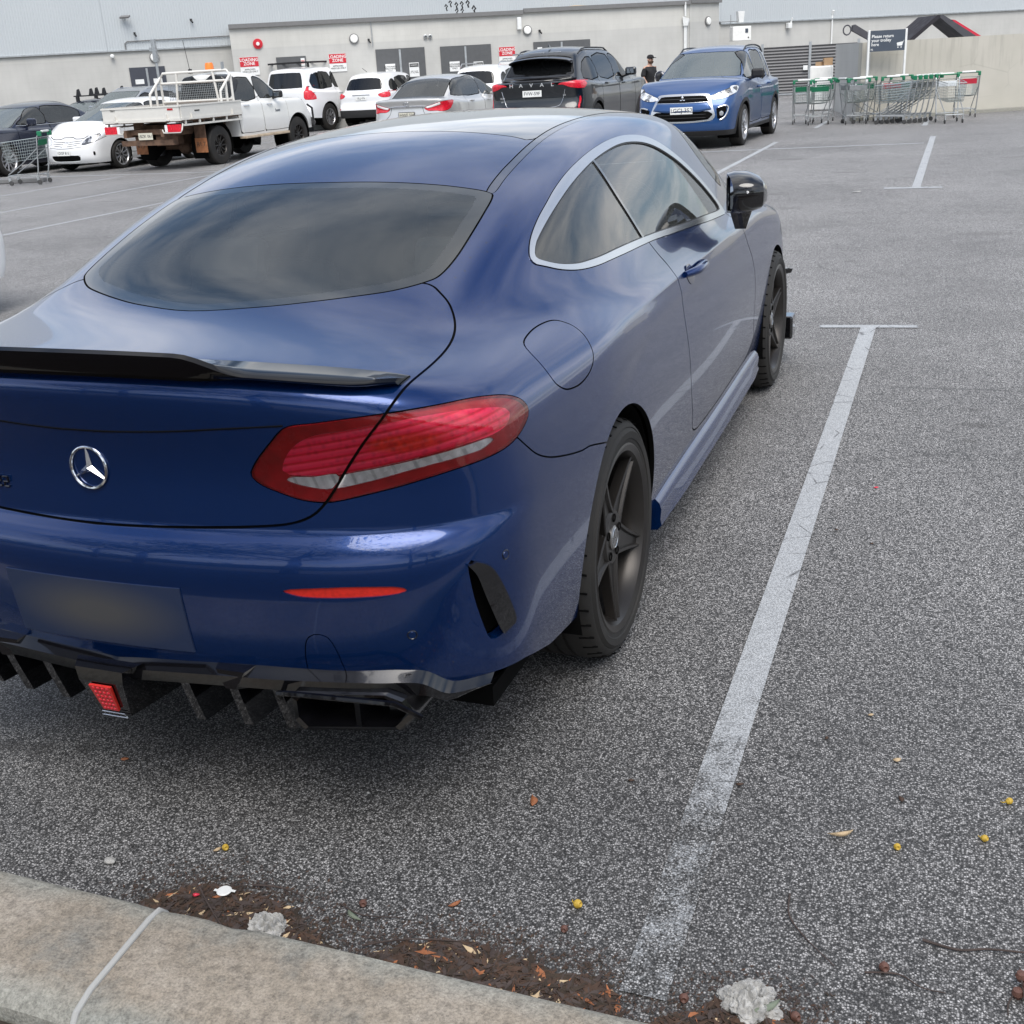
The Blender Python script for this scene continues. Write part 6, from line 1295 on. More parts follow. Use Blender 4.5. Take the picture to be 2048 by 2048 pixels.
    for i in range(6):
        for j in range(4):
            zz=.035-.014*i; ww=.028-.0015*i; b.lathe([(0,-.0085),(.0035,-.0075),(.0048,-.006)],8,1,'Y',c=(-ww+ww*2*(j+.5)/4,0,zz),T=T)
    b.build('brake_lamp',[MAT['reflector_red'],MAT['lamp_red']],dif)
    b=MB(); b.tube([(-.030,-.020,.276),(.030,-.020,.276),(.034,-.018,.266),(-.034,-.018,.266)],.0015,6,closed=True); b.build('lamp_trim',MAT['satin_chrome'],dif)
    for sg in(1,-1):
        b=MB(); xc=sg*.565; w_,h_=.122,.042
        def rr(w,h,cut,y_,dx=0):
            return [(xc+dx+sg*a,y_+.02+.045*max(0,a+.02)/.1,.330+c_) for a,c_ in((-w+.012,h),(w-cut,h),(w-cut*.4,h-.018),(w,-h+.030),(w-.03,-h),(-w+.02,-h),(-w,-h+.02),(-w,h-.012))]
        lo=[rr(w_,h_,.05,-.006),rr(w_+.004,h_+.003,.05,.0),rr(w_+.004,h_+.003,.05,.13),rr(w_-.008,h_-.007,.045,.13),rr(w_-.008,h_-.007,.045,-.004)]
        lo=[lo[2],lo[1],lo[0],lo[4],lo[3]]
        vs=[p for r in lo for p in r]; k=8; fs=[(i*k+j,i*k+(j+1)%k,(i+1)*k+(j+1)%k,(i+1)*k+j) for i in range(4) for j in range(k)]; fs.append(tuple(4*k+j for j in range(k)))
        b.add(vs,fs,0,False); b.box((xc+sg*.01,.095,.332),(.012,.10,.078),0); b.build('exhaust_tip',[MAT['gloss_black']],root)
        # surround above the exhaust
        b=MB()
        for q,(zz,ins) in enumerate(((.382,.0),)):
            b.tube([(xc-sg*(.155-ins),.02,zz-.030),(xc-sg*(.145-ins),.0,zz-.006),(xc-sg*.11,-.004,zz),(xc+sg*.06,.010,zz),(xc+sg*(.105-ins),.03,zz-.010),(xc+sg*(.145-ins),.065,zz-.055)],.006,6)
        b.build('exhaust_surround',MAT['spoiler_black'],dif)
    # side skirt blades
    for sg in(1,-1):
        ys=np.linspace(1.50,3.46,40); vs=[];fs=[]
        for y_ in ys:
            s_=float(sk([(y_,.34)],'x')[0][0]); t_=(y_-1.44)/2.06; out=.006+.012*float(sstep(0,.22,np.array(t_)))*float(sstep(1.0,.88,np.array(t_)))
            sec=[(s_-.012,.285),(s_+.004,.268),(s_+.010,.248),(s_+out,.215),(s_+out+.004,.195),(s_+out-.01,.180),(s_-.05,.175),(s_-.12,.22)]
            vs+=[(sg*a,y_,b_+.02*(float(sstep(.0,.12,np.array(1-t_)))<.5)*0) for a,b_ in sec]
        n=8; fs=[(i*n+j,i*n+j+1,(i+1)*n+j+1,(i+1)*n+j) for i in range(len(ys)-1) for j in range(n-1)]; fs+=[tuple(range(n)),tuple((len(ys)-1)*n+j for j in range(n))]
        m_=MB(); m_.add(vs,fs,0,True); m_.build('side_skirt',B,root)
        # bottom door seam strip
    # door handle
    for sg in(1,-1):
        b=MB(); pts=[]
        p0=sk([(1.99,.885),(2.05,.889),(2.12,.890),(2.19,.888),(2.235,.884)],'x')
        pr=[(sg*(p0[0][0]+.002),p0[0][1],p0[0][2]),(sg*(p0[1][0]+.030),p0[1][1],p0[1][2]),(sg*(p0[2][0]+.034),p0[2][1],p0[2][2]),(sg*(p0[3][0]+.028),p0[3][1],p0[3][2]),(sg*(p0[4][0]+.002),p0[4][1],p0[4][2])]
        pr=[tuple(v) for v in cr_closed(pr,4,False)]
        b.tube(pr,[.010+.007*math.sin(PI*i/(len(pr)-1)) for i in range(len(pr))],12); 
        # recess cup
        cpt=sk([(2.06,.875)],'x')[0]
        b.build('door_handle',B,root)
        b=MB(); b.lathe([(0,.0015),(.030,.002),(.040,.001)],24,0,'X',c=(0,0,0)); o=b.build('handle_recess',MAT['handle_cup'],root); o.location=(sg*(cpt[0]+.0005),cpt[1],cpt[2]); o.scale=(sg,1.25,.85); o.rotation_euler=(0,sg*-.28,0)
    # door mirrors
    for sg in(1,-1):
        r_=empty('door_mirror',(sg*.865,2.79,1.062),sg*math.radians(-80)); r_.parent=root; r_.scale=(.92,.92,.92)
        b=MB(); secs=[]
        # housing lofted along y (front = +y small)
        for k,(yy,sx,sz,dz) in enumerate(((-.045,.098,.070,.0),(-.050,.106,.078,0),(-.020,.112,.083,.002),(.03,.108,.080,.004),(.075,.085,.066,.002),(.10,.045,.040,-.002),(.108,.012,.012,-.004))):
            sec=[]
            for j in range(20):
                a=2*PI*j/20; c_,s_=math.cos(a),math.sin(a); e=.62
                px=math.copysign(abs(c_)**e,c_)*sx; pz=math.copysign(abs(s_)**e,s_)*sz
                if px>0: pz*=1-.28*(px/sx)*(1 if pz>0 else .25)
                sec.append((sg*(px+.075),yy+.25*px*(1 if px>0 else .1),pz+dz))
            secs.append(sec)
        vs=[p for s2 in secs for p in s2]; n=20; fs=[(i*n+j,i*n+(j+1)%n,(i+1)*n+(j+1)%n,(i+1)*n+j) for i in range(6) for j in range(n)]+[tuple(6*n+j for j in range(n))]
        b.add(vs,fs,0,True); b.build('mirror_housing',GBK,r_)
        b=MB(); b.add([(p[0]*.94+sg*.0045,p[1]+.010,p[2]*.92) for p in secs[0]],[tuple(range(20))],0,False); b.build('mirror_glass',MAT['mirror_glass'],r_)
        b=MB(); b.tube([(sg*.185,.03,.012),(sg*.10,.093,.018),(sg*.04,.104,.02)],.006,6); b.build('indicator',MAT['lamp_white'],r_)
        b=MB(); b.add([(sg*.02,-.035,-.07),(sg*.13,-.035,-.072),(sg*.13,.05,-.07),(sg*.02,.06,-.07),(sg*.0,-.015,-.145),(sg*.035,-.015,-.150),(sg*.035,.03,-.150),(sg*.0,.03,-.145),(-sg*.07,.02,-.135),(-sg*.07,.05,-.135)],[(0,1,2,3),(0,1,5,4),(1,2,6,5),(2,3,7,6),(3,0,4,7),(4,5,6,7)],0,False)
        b.tube([(sg*.05,.0,-.09),(sg*.01,.01,-.125),(-sg*.07,.02,-.14)],[.028,.022,.018],10); b.build('mirror_stalk',GBK,r_)
    # front splitter canards that stick out past the front wheel
    for sg in(1,-1):
        for k,(yy,zz) in enumerate(((4.32,.50),(4.36,.40),(4.42,.60))):
            s_=float(sk([(yy,zz)],'x')[0][0]); b=MB(); b.add([(sg*(s_-.02),yy-.10,zz),(sg*(s_+.075),yy-.02,zz+.01),(sg*(s_+.045),yy+.05,zz),(sg*(s_-.02),yy+.15,zz-.01),(sg*(s_-.02),yy-.10,zz-.02),(sg*(s_+.068),yy-.02,zz-.012),(sg*(s_+.04),yy+.05,zz-.018),(sg*(s_-.02),yy+.15,zz-.03)],[(0,1,2,3),(7,6,5,4),(0,4,5,1),(1,5,6,2),(2,6,7,3)],0,False); b.build('bumper_canard',GBK,root)
        s_=.80; b=MB(); b.box((sg*.855,4.36,.20),(.07,.12,.12),bev=.012); b.box((sg*.6,4.40,.13),(.50,.30,.02),bev=.004); b.build('front_splitter',GBK,root)
def _hm():
    a=NT('plate_blur'); v=a.coord(); g=a.n('TexGradient',gradient_type='SPHERICAL'); mp_=a.n('Mapping'); mp_.inputs['Scale'].default_value=(4.2,.01,11.5); mp_.inputs['Location'].default_value=(.065,0,-5.87)
    c=a.n('TexCoord'); a.l(c.outputs['Object'],mp_.inputs[0]); a.l(mp_.outputs[0],g.inputs[0])
    a.set(Base_Color=a.ramp(g.outputs['Fac'],(.0,(.010,.022,.062)),(.75,(.060,.060,.064))),Roughness=.65)
_hm()
simple('handle_cup',(.004,.010,.06),.15,coat=1)
build_hero()
def kids_(o,n): return [k for k in o.children if k.name.split('.')[0]==n]
def S_(*p): return [('S',a,b) for a,b in p]
def R_(*p): return [('R',a,b) for a,b in p]
def F_(*p): return [('F',a,b) for a,b in p]
def T_(*p): return [('T',a,b) for a,b in p]
def common(c,doors,wins,quarter=None):
    """standard glazing: windscreen, rear glass given by c, doors list of (y0,y1), side windows polygons"""
    zb,H,yc,yf,yr,yrb=c['belt'],c['H'],c['yc'],c['yf'],c['yr'],c['yrb']; W=c['W']/2
    f=[]
    for i,w_ in enumerate(wins): f.append(dict(n='win%d'%i,part='side_window',p=S_(*w_),m=c.get('gmat','dark_glass'),g=.010,o=-.004,rim=.006,k=2))
    f.append(dict(n='windscreen',p=T_((0,yf+.06),(.42,yf+.02),(.52,yf-.02),(.585,yf+.12),(.64,(yf+yc)/2+.02),(W-.19,yc-.16),(.5,yc-.07),(0,yc-.015)),m='screen_glass',sym=True,chart='top',g=.008,o=-.003,rim=.004,k=2))
    for i,(a,b) in enumerate(doors):
        zt=zb-.015; f.append(dict(n='door%d'%i,part='door',p=S_((a,zt+.10),(a,zt),(a-.0,.85),(a+.01,.55),(a+.05,c.get('zsill',.36)),((a+b)/2,c.get('zsill',.36)-.01),(b-.02,c.get('zsill',.36)),(b,.55),(b-.0,.85),(b-.03,zt),(b-.05,zt+.10)),m=None,g=.006,k=2))
    return f
# ---- small blue SUV facing the camera
c=dict(name='blue_suv',L=4.295,W=1.77,H=1.60,wb=2.67,fo=.83,belt=1.02,cowl=1.10,nose=.96,tail=1.02,yc=3.22,yf=2.30,yr=.42,yrb=.16,r=.335,rim=.235,paint='bright_blue_paint',wstyle='split',clad=.30,handles=[(1.35,.93),(2.30,.90)],ym=2.62,mirmat='satin_black',tumble=.34,zfront=.22,zlow=.24,q=1.35,gmat='tint_glass',fbow=.20)
c['feat']=[
 dict(n='headlight',p=[('F',.405,.815),('F',.50,.855),('F',.62,.90),('F',.72,.94),('S',3.93,.965),('S',3.80,.955),('S',3.88,.87),('F',.70,.80),('F',.56,.775),('F',.45,.785)],m='headlamp',g=.004,o=.002,rim=.01,k=3),
 dict(n='grille_frame',p=F_((0,.872),(.36,.868),(.43,.845),(.47,.74),(.535,.565),(.53,.50),(.46,.455),(.2,.435),(0,.432)),m='satin_chrome',sym=True,o=.008,rim=.02,k=3)]+common(c,[(2.06,3.03),(1.14,2.05)],[[(2.12,1.06),(2.14,1.30),(2.20,1.47),(2.36,1.47),(2.62,1.33),(2.86,1.13),(2.80,1.06)],[(1.22,1.06),(1.22,1.45),(1.6,1.49),(2.03,1.48),(2.04,1.06)],[(.62,1.08),(.78,1.38),(1.12,1.44),(1.12,1.06)]])
def roof_rail(root,F,x_,y0,y1,sg,mat='satin_black',h=.035):
    ys=np.linspace(y0,y1,9); P=lift(F,[(x_,y) for y in ys],'z'); b=MB()
    b.tube([(sg*p[0],p[1],p[2]+(h if 0<i<8 else -.01)) for i,p in enumerate(P)],.014,8); b.build('roof_rail',MAT[mat],root)
blue_suv,F=make_car(c,'bright blue small SUV facing the camera, chrome-edged grille, headlights and plate 1GCJ 352')
def on(F,k,a,b,L=4.3,off=0): 
    p=lift(F,[(a,b)],{'S':'x','R':'y','F':'f'}[k],*((L*.5,-.6) if k=='R' else (L*.5,L+.6) if k=='F' else ()))[0]
    return p
def decal(F,pts,name,mat,par,off=.006,k='F',L=4.3,th=.01,sides=(1,),cr=0):
    """thin curved piece laid on the skin from a closed outline: fan of quads by resampling rows"""
    P=np.array(pts,float)
    if cr: P=cr_closed(P,cr)
    x0,x1=P[:,0].min(),P[:,0].max(); n=14; rows=[]
    for i in range(n+1):
        xx=x0+(x1-x0)*(i+.02*(i==0)-.02*(i==n))/n; ys=[]
        for j in range(len(P)):
            a,b=P[j],P[(j+1)%len(P)]
            if (a[0]-xx)*(b[0]-xx)<=0 and a[0]!=b[0]: ys.append(a[1]+(b[1]-a[1])*(xx-a[0])/(b[0]-a[0]))
        if len(ys)>=2: rows.append((xx,min(ys),max(ys)))
    for sg in sides:
        b=MB(); vs=[];fs=[]; m=5
        for xx,lo,hi in rows:
            for j in range(m):
                zz=lo+(hi-lo)*j/(m-1); p=on(F,k,abs(xx),zz,L); d={'F':(0,off,0),'R':(0,-off,0),'S':(off,0,0)}[k]
                q_=[p[0]*(1 if xx>=0 else -1)*sg if k!='S' else p[0]*sg,p[1]+d[1],p[2]]
                if k=='S': q_[0]+=off*sg
                vs.append(q_)
        for i in range(len(rows)-1):
            for j in range(m-1): fs.append((i*m+j,i*m+j+1,(i+1)*m+j+1,(i+1)*m+j))
        b.add(vs,fs,0,True); o=b.build(name,MAT[mat],par)
        md=o.modifiers.new('s','SOLIDIFY'); md.thickness=th; md.offset=0
    return o
par=[o for o in blue_suv.children if o.name.startswith('grille_frame')][0]
sym=lambda P:P+[(-a,b) for a,b in P[::-1] if a>0]
decal(F,sym([(0,.845),(.34,.842),(.405,.825),(.43,.755),(0,.748)]),'upper_grille','gap_black',par,off=.012)
decal(F,sym([(0,.735),(.44,.742),(.485,.63),(.30,.60),(0,.60)]),'bumper_bar','bright_blue_paint',par,off=.022,th=.02)
decal(F,sym([(0,.605),(.46,.605),(.505,.56),(.50,.505),(.45,.480),(.2,.460),(0,.457)]),'lower_grille','gap_black',par,off=.013)
for zz in(.80,.56,.51): decal(F,sym([(0,zz+.004),(.40,zz+.004),(.40,zz-.004),(0,zz-.004)]),'grille_bar','dark_plastic',par,off=.018,th=.006)
g=MB(); y0=on(F,'F',.0,.80)[1]+.028
for k in range(3):
    a=2*PI*k/3+PI/2; R1=Matrix.Rotation(-a+PI/2,4,'Y'); 
    g.add([(0,y0,0),(.020,y0,.034),(0,y0,.068),(-.020,y0,.034),(0,y0+.006,.034)],[(0,1,4),(1,2,4),(2,3,4),(3,0,4)],0,False,Matrix.Translation((0,0,.79))@Matrix.Rotation(2*PI*k/3,4,'Y'))
g.build('three_diamond_badge',MAT['chrome'],par)
plate(blue_suv,(0,on(F,'F',0,.685)[1]+.045,.625),'1GCJ 352',face=1,size=.095)
for sg in(1,-1):
    pp=[(.60,.66),(.735,.70),(.745,.66),(.70,.50),(.60,.455),(.60,.475),(.665,.52),(.69,.625),(.68,.655),(.61,.635)]
    decal(F,[(.56,.64),(.70,.68),(.71,.60),(.66,.50),(.58,.48)],'foglamp_recess','gap_black',blue_suv,off=.006,sides=(sg,))
    b=MB(); pts=[on(F,'F',a,b_)+np.array([0,.016,0]) for a,b_ in((.585,.655),(.66,.675),(.715,.675),(.735,.63),(.715,.55),(.675,.49),(.62,.46))]; b.tube([(sg*p[0],p[1],p[2]) for p in cr_closed(pts,3,False)],.014,8); b.build('foglamp_trim',MAT['satin_chrome'],blue_suv)
    p=on(F,'F',.635,.56); b=MB(); b.lathe([(0,p[1]+.022),(.032,p[1]+.020),(.040,p[1]+.008)],20,0,'Y',c=(sg*p[0],0,.56)); b.build('foglamp',MAT['fog_glass'],blue_suv)
    for hx,hz in((.60,.845),(.71,.872)):
        p=on(F,'F',hx,hz); b=MB(); b.lathe([(0,p[1]-.022),(.022,p[1]-.024),(.034,p[1]-.012),(.042,p[1]-.014)],18,0,'Y',c=(sg*p[0],0,hz)); b.build('headlight_bulb',MAT['fog_glass'],blue_suv)
    roof_rail(blue_suv,F,.56,.55,2.2,sg)
b=MB(); b.tube([(-.45,3.22,1.085),(-.05,3.05,1.13),(.1,3.02,1.14)],.008,6); b.tube([(.5,3.16,1.085),(.1,3.06,1.12),(-.3,2.98,1.14)],.008,6); b.build('wiper',MAT['satin_black'],blue_suv)
_m=sorted(kids_(blue_suv,'door_mirror'),key=lambda o:sum(v.co.x for v in o.data.vertices))
# the passenger mirror is folded flat against the door
fm=_m[-1]
for v in [v for v in fm.data.vertices]+[v for ch in fm.children for v in ch.data.vertices]: v.co.x=.80+(v.co.x-.80)*.35
put(blue_suv,-2.86,23.83,math.radians(-2.0),'-y',1.07)
def kids(o,n): return [k for k in o.children if k.name.split('.')[0]==n]
def bar(parent,F,pts,k,L,name,mat,off=.012,r=.008,sg=1,closed=False):
    b=MB(); P=[on(F,k,a,b_,L) for a,b_ in pts]; d={'F':(0,off,0),'R':(0,-off,0),'S':(off,0,0)}[k]
    b.tube([(sg*(p[0]+d[0]),p[1]+d[1],p[2]) for p in cr_closed(P,3,closed)],r,6,closed=closed); return b.build(name,MAT[mat],parent)
def oval_badge(parent,c,r=.055,axis=-1):
    """three interlocking ovals"""
    b=MB(); 
    for rx,rz,dz in((r*1.25,r*.85,0),(r*.42,r*.80,0),(r*.95,r*.35,r*.45)): b.tube([(c[0]+rx*math.cos(t),c[1],c[2]+dz+rz*math.sin(t)) for t in np.linspace(0,2*PI,25)[:-1]],r*.10,6,closed=True)
    return b.build('oval_badge',MAT['chrome'],parent)
# ---- silver sedan, seen from behind
c=dict(name='silver_sedan',L=4.62,W=1.775,H=1.46,wb=2.70,fo=.94,belt=.98,cowl=1.00,nose=.74,tail=1.02,yc=3.45,yf=2.50,yr=1.20,yrb=.48,r=.315,rim=.205,paint='silver_paint',gmat='tint_glass',tumble=.42,zrear=.28,fil=.05,hr=1.38,rk=.10,bow=.12,
  rear=[(.2,.12),(.32,.02),(.45,0),(.58,.004),(.66,.03),(.74,.045),(.86,.055),(.96,.02),(1.02,.01),(1.1,.05)],handles=[(1.55,.90),(2.45,.88)],q=1.1)
c['feat']=[dict(n='rear_window',p=T_((0,.44),(.42,.50),(.60,.60),(.60,.66),(.54,1.12),(.48,1.22),(0,1.27)),m='tint_glass',sym=True,chart='top',g=.008,o=-.003,rim=.004,k=2),
 dict(n='tail_light',p=[('R',.40,.845),('R',.52,.875),('R',.70,.925),('R',.80,.945),('S',.52,.955),('S',.56,.93),('S',.40,.80),('R',.78,.745),('R',.66,.765),('R',.50,.765),('R',.42,.80)],m='lamp_red',g=.003,o=.004,rim=.01,k=2)]+common(c,[(1.28,2.20),(2.21,3.15)],[[(.86,1.03),(.80,1.10),(1.02,1.25),(1.30,1.36),(1.60,1.385),(2.10,1.39),(2.14,1.02)],[(2.24,1.02),(2.22,1.385),(2.5,1.36),(2.8,1.22),(3.05,1.06),(3.0,1.01)]])
sedan,F=make_car(c,'silver sedan parked next to the black SUV, plate 1HWE 504 under its boot')
for sg in(1,-1):
    decal(F,[(.42,.845),(.55,.875),(.74,.925),(.74,.885),(.56,.835),(.46,.82)],'reversing_lamp','lamp_white',sedan,off=.010,k='R',L=4.62,sides=(sg,),th=.006)
bar(sedan,F,[(0,.865),(.2,.866),(.42,.856)],'R',4.62,'boot_chrome_strip','chrome',off=.012,r=.012); bar(sedan,F,[(0,.865),(.2,.866),(.42,.856)],'R',4.62,'boot_chrome_strip','chrome',off=.012,r=.012,sg=-1)
for sg in(1,-1): bar(sedan,F,[(.36,.85),(.40,.72),(.50,.60),(.30,.52),(0,.50)],'R',4.62,'boot_seam','gap_black',off=-.001,r=.004,sg=sg)
oval_badge(sedan,(0,on(F,'R',0,.93,4.62)[1]-.01,.93),.045)
p=on(F,'R',0,.70,4.62); plate(sedan,(0,p[1]-.012,.70),'1HWE 504',col='plate_black',tcol='plate_white',h=.125)
b=MB(); b.box((0,p[1]-.010,.70),(.352,.010,.10)); k_=b.build('plate_panel',MAT['plate_yellow'],sedan); k_.location=(0,-.0035,0); text('plate_number','1HWE 504',sedan,(0,p[1]-.0205,.70),.085,'plate_text')
put(sedan,-10.39,23.59,math.radians(-1.5),s=1.1)
# ---- black SUV seen from behind
c=dict(name='black_suv',L=4.65,W=1.886,H=1.70,wb=2.738,fo=.90,belt=1.10,cowl=1.10,nose=.92,tail=1.13,yc=3.50,yf=2.62,yr=.70,yrb=.26,r=.35,rim=.245,paint='black_paint',gmat='dark_glass',tumble=.40,zrear=.32,clad=.36,hr=1.60,rk=.12,bow=.11,crown=.04,cladmat='dark_plastic',rimmat='rim_dark',wstyle='split',agap=.04,
  rear=[(.2,.12),(.36,.02),(.5,0),(.66,.01),(.74,.05),(.9,.07),(1.05,.04),(1.14,.03),(1.3,.06)],handles=[(1.62,1.03),(2.62,1.0)],q=1.2)
c['feat']=[dict(n='rear_window',p=R_((0,1.22),(.50,1.225),(.66,1.23),(.62,1.35),(.545,1.50),(.30,1.545),(0,1.555)),m='dark_glass',sym=True,g=.006,o=-.003,rim=.004,k=2),
 dict(n='tail_light',p=[('R',.36,1.085),('R',.52,1.095),('R',.70,1.105),('R',.82,1.11),('S',.44,1.11),('S',.50,1.06),('S',.36,.985),('R',.84,.985),('R',.70,1.01),('R',.60,1.055),('R',.48,1.06)],m='lamp_red',g=.003,o=.004,rim=.01,k=2),
 dict(n='rear_reflector',p=[('R',.855,.86),('R',.88,.85),('R',.875,.70),('R',.82,.58),('R',.805,.60),('R',.84,.72)],m='lamp_red',g=.003,rim=.01,k=2)]+common(c,[(1.30,2.30),(2.31,3.28)],[[(.66,1.14),(.84,1.42),(1.28,1.50),(1.33,1.14)],[(1.41,1.14),(1.38,1.51),(2.22,1.53),(2.24,1.14)],[(2.34,1.14),(2.32,1.53),(2.6,1.51),(2.95,1.33),(3.2,1.18),(3.12,1.13)]])
bsuv,F=make_car(c,'black SUV with HAVAL spelled across its tailgate and plate FVW-59F')
LL=4.65
decal(F,sym([(0,1.175),(.40,1.178),(.70,1.20),(.74,1.15),(.4,1.13),(0,1.128)]),'tailgate_lip','gloss_black',bsuv,off=.03,k='R',L=LL,th=.03)
b=MB(); vs=[]
for x_ in np.linspace(-.60,.60,25):
    p=lift(F,[(abs(x_),.66)],'z')[0]; dy=.10*(x_/.6)**2; vs+=[(x_,.95,p[2]+.004),(x_,.36+dy,p[2]-.015),(x_,.33+dy,p[2]-.03),(x_,.36+dy,p[2]-.055),(x_,.62,p[2]-.075)]
b.add(vs,[(i*5+j,i*5+(j+1)%5,i*5+5+(j+1)%5,i*5+5+j) for i in range(24) for j in range(5)]+[(0,1,2,3,4),(124,123,122,121,120)],0,True); b.build('roof_spoiler',MAT['gloss_black'],bsuv)
for x_ in(-.36,0,.36): b=MB(); b.box((x_,.345+.03*abs(x_),1.605),(.22 if x_ else .30,.03,.022),0,bev=.006); b.build('spoiler_vent',MAT['grey_silver_paint'],bsuv)
for ch,x_ in zip('HAVAL',(-.40,-.205,0,.205,.40)):
    p=on(F,'R',abs(x_),1.075,LL); text('tailgate_letter',ch,bsuv,(x_,p[1]-.010,1.068),.085,'letter_silver',bold=True,sx=1.25,ext=.004)
p=on(F,'R',0,.93,LL); plate(bsuv,(0,p[1]-.016,.925),'FVW-59F')
bar(bsuv,F,[(.62,.98),(.56,.78),(.45,.69),(0,.68)],'R',LL,'tailgate_seam','satin_chrome',off=0,r=.005); bar(bsuv,F,[(.62,.98),(.56,.78),(.45,.69),(0,.68)],'R',LL,'tailgate_seam','satin_chrome',off=0,r=.005,sg=-1)
p=on(F,'R',.6,.86,LL); text('trim_lettering','HYBRID',bsuv,(.56,p[1]-.004,.88),.04,'letter_silver',bold=True); text('trim_lettering','ULTRA',bsuv,(-.60,p[1]-.004,.86),.04,'letter_silver',bold=True); text('trim_lettering','AWD',bsuv,(-.60,p[1]-.004,.80),.036,'letter_silver',bold=True)
for sg in(1,-1): roof_rail(bsuv,F,.60,.85,2.5,sg)
b=MB(); b.add([(-.02,.95,1.70),(.02,.95,1.70),(0,1.10,1.70),(0,.96,1.765)],[(0,1,3),(1,2,3),(2,0,3)]); b.build('shark_fin_antenna',MAT['black_paint'],bsuv)
put(bsuv,-6.87,22.29,math.radians(-3),s=1.15)
# ---- white hatchback facing the camera
c=dict(name='white_hatchback',L=4.245,W=1.76,H=1.515,wb=2.60,fo=.92,belt=.98,cowl=1.05,nose=.76,tail=1.0,yc=3.30,yf=2.25,yr=.55,yrb=.20,r=.315,rim=.225,paint='white_paint',gmat='tint_glass',tumble=.40,zfront=.19,handles=[(1.45,.92),(2.35,.90)],fbow=.30,q=1.2,
  front=[(.15,.12),(.25,.03),(.40,0),(.55,.01),(.68,.05),(.82,.20),(1.0,.5)])
c['feat']=[dict(n='headlight',p=[('F',.44,.60),('F',.46,.66),('F',.56,.745),('F',.68,.79),('S',3.62,.80),('S',3.66,.76),('F',.76,.66),('F',.66,.62),('F',.52,.585)],m='headlamp',g=.004,o=.002,rim=.01,k=3),
 dict(n='lower_intake',p=F_((0,.375),(.38,.37),(.42,.36),(.40,.27),(.34,.24),(0,.235)),m='gap_black',sym=True,o=-.015,rim=.02,k=2)]+common(c,[(2.05,3.12),(1.12,2.04)],[[(2.10,1.03),(2.12,1.38),(2.45,1.34),(2.75,1.18),(2.98,1.05),(2.92,1.02)],[(1.18,1.03),(1.18,1.37),(1.6,1.405),(2.02,1.39),(2.04,1.03)],[(.72,1.06),(.86,1.28),(1.10,1.35),(1.10,1.04)]])
whatch,F=make_car(c,'white hatchback facing the camera beside the tray ute, dark lower grille'); LL=4.245
for zz,w_ in((.66,.42),(.615,.40),(.57,.33)):
    for sg in(1,-1): bar(whatch,F,[(.07,zz-.012),(w_*.6,zz),(w_,zz+.012)],'F',LL,'grille_slat','dark_plastic',off=.0,r=.008,sg=sg)
bar(whatch,F,[(.46,.55),(.2,.525),(0,.52)],'F',LL,'grille_lower_edge','gap_black',off=0,r=.006); bar(whatch,F,[(.46,.55),(.2,.525),(0,.52)],'F',LL,'grille_lower_edge','gap_black',off=0,r=.006,sg=-1)
for sg in(1,-1): bar(whatch,F,[(0,.745),(.14,.745),(.22,.715),(.44,.72),(.55,.78)],'F',LL,'bonnet_seam','gap_black',off=0,r=.009,sg=sg)
oval_badge(whatch,(0,on(F,'F',0,.64,LL)[1]+.012,.63),.05)
plate(whatch,(0,on(F,'F',0,.42,LL)[1]+.02,.425),'1DGF 815',face=1)
for sg in(1,-1):
    p=on(F,'F',.70,.40,LL); b=MB(); b.lathe([(0,p[1]+.006),(.035,p[1]+.004),(.045,p[1]-.01)],18,0,'Y',c=(sg*p[0],0,.40)); b.build('foglamp',MAT['gap_black'],whatch)
b=MB(); b.tube([(-.5,3.24,1.06),(-.1,3.06,1.10),(.15,3.02,1.115)],.010,6); b.build('wiper',MAT['satin_black'],whatch)
put(whatch,-17.94,21.14+4.245*1.04,math.radians(-3),'-y',1.04)
# ---- dark sedan facing the camera at the left edge
c=dict(name='dark_sedan',L=4.82,W=1.82,H=1.47,wb=2.775,fo=.98,belt=.97,cowl=1.0,nose=.78,tail=1.02,yc=3.62,yf=2.62,yr=1.15,yrb=.42,r=.325,rim=.22,paint='navy_paint',gmat='tint_glass',tumble=.42,hr=1.36,handles=[(1.75,.88),(2.75,.86)],rimmat='rim_silver',wstyle='multi')
c['feat']=[dict(n='headlight',p=[('F',.50,.60),('F',.55,.70),('F',.70,.76),('S',4.15,.78),('S',4.2,.70),('F',.74,.62)],m='headlamp',g=.004,o=.002,rim=.01,k=2),dict(n='grille',p=F_((0,.70),(.38,.70),(.40,.62),(.34,.54),(0,.53)),m='dark_plastic',sym=True,rim=.02,k=2)]+common(c,[(2.35,3.42),(1.42,2.34)],[[(2.40,1.02),(2.42,1.36),(2.7,1.33),(3.05,1.15),(3.28,1.03)],[(1.40,1.02),(1.15,1.22),(1.5,1.34),(1.9,1.37),(2.34,1.37),(2.34,1.02)]])
dsed,F=make_car(c,'dark navy sedan cut off by the left frame edge, behind the lone trolley')
p=kids(dsed,'side_window')
for sg in(1,-1): bar(dsed,F,[(3.30,1.01),(2.9,.995),(2.4,.99),(1.5,.99)],'S',4.82,'window_strip','satin_chrome',off=.004,r=.010,sg=sg)
plate(dsed,(0,on(F,'F',0,.42,4.82)[1]+.02,.43),'1EGK 207',face=1)
put(dsed,-20.55,25.1,math.radians(0),'-y')
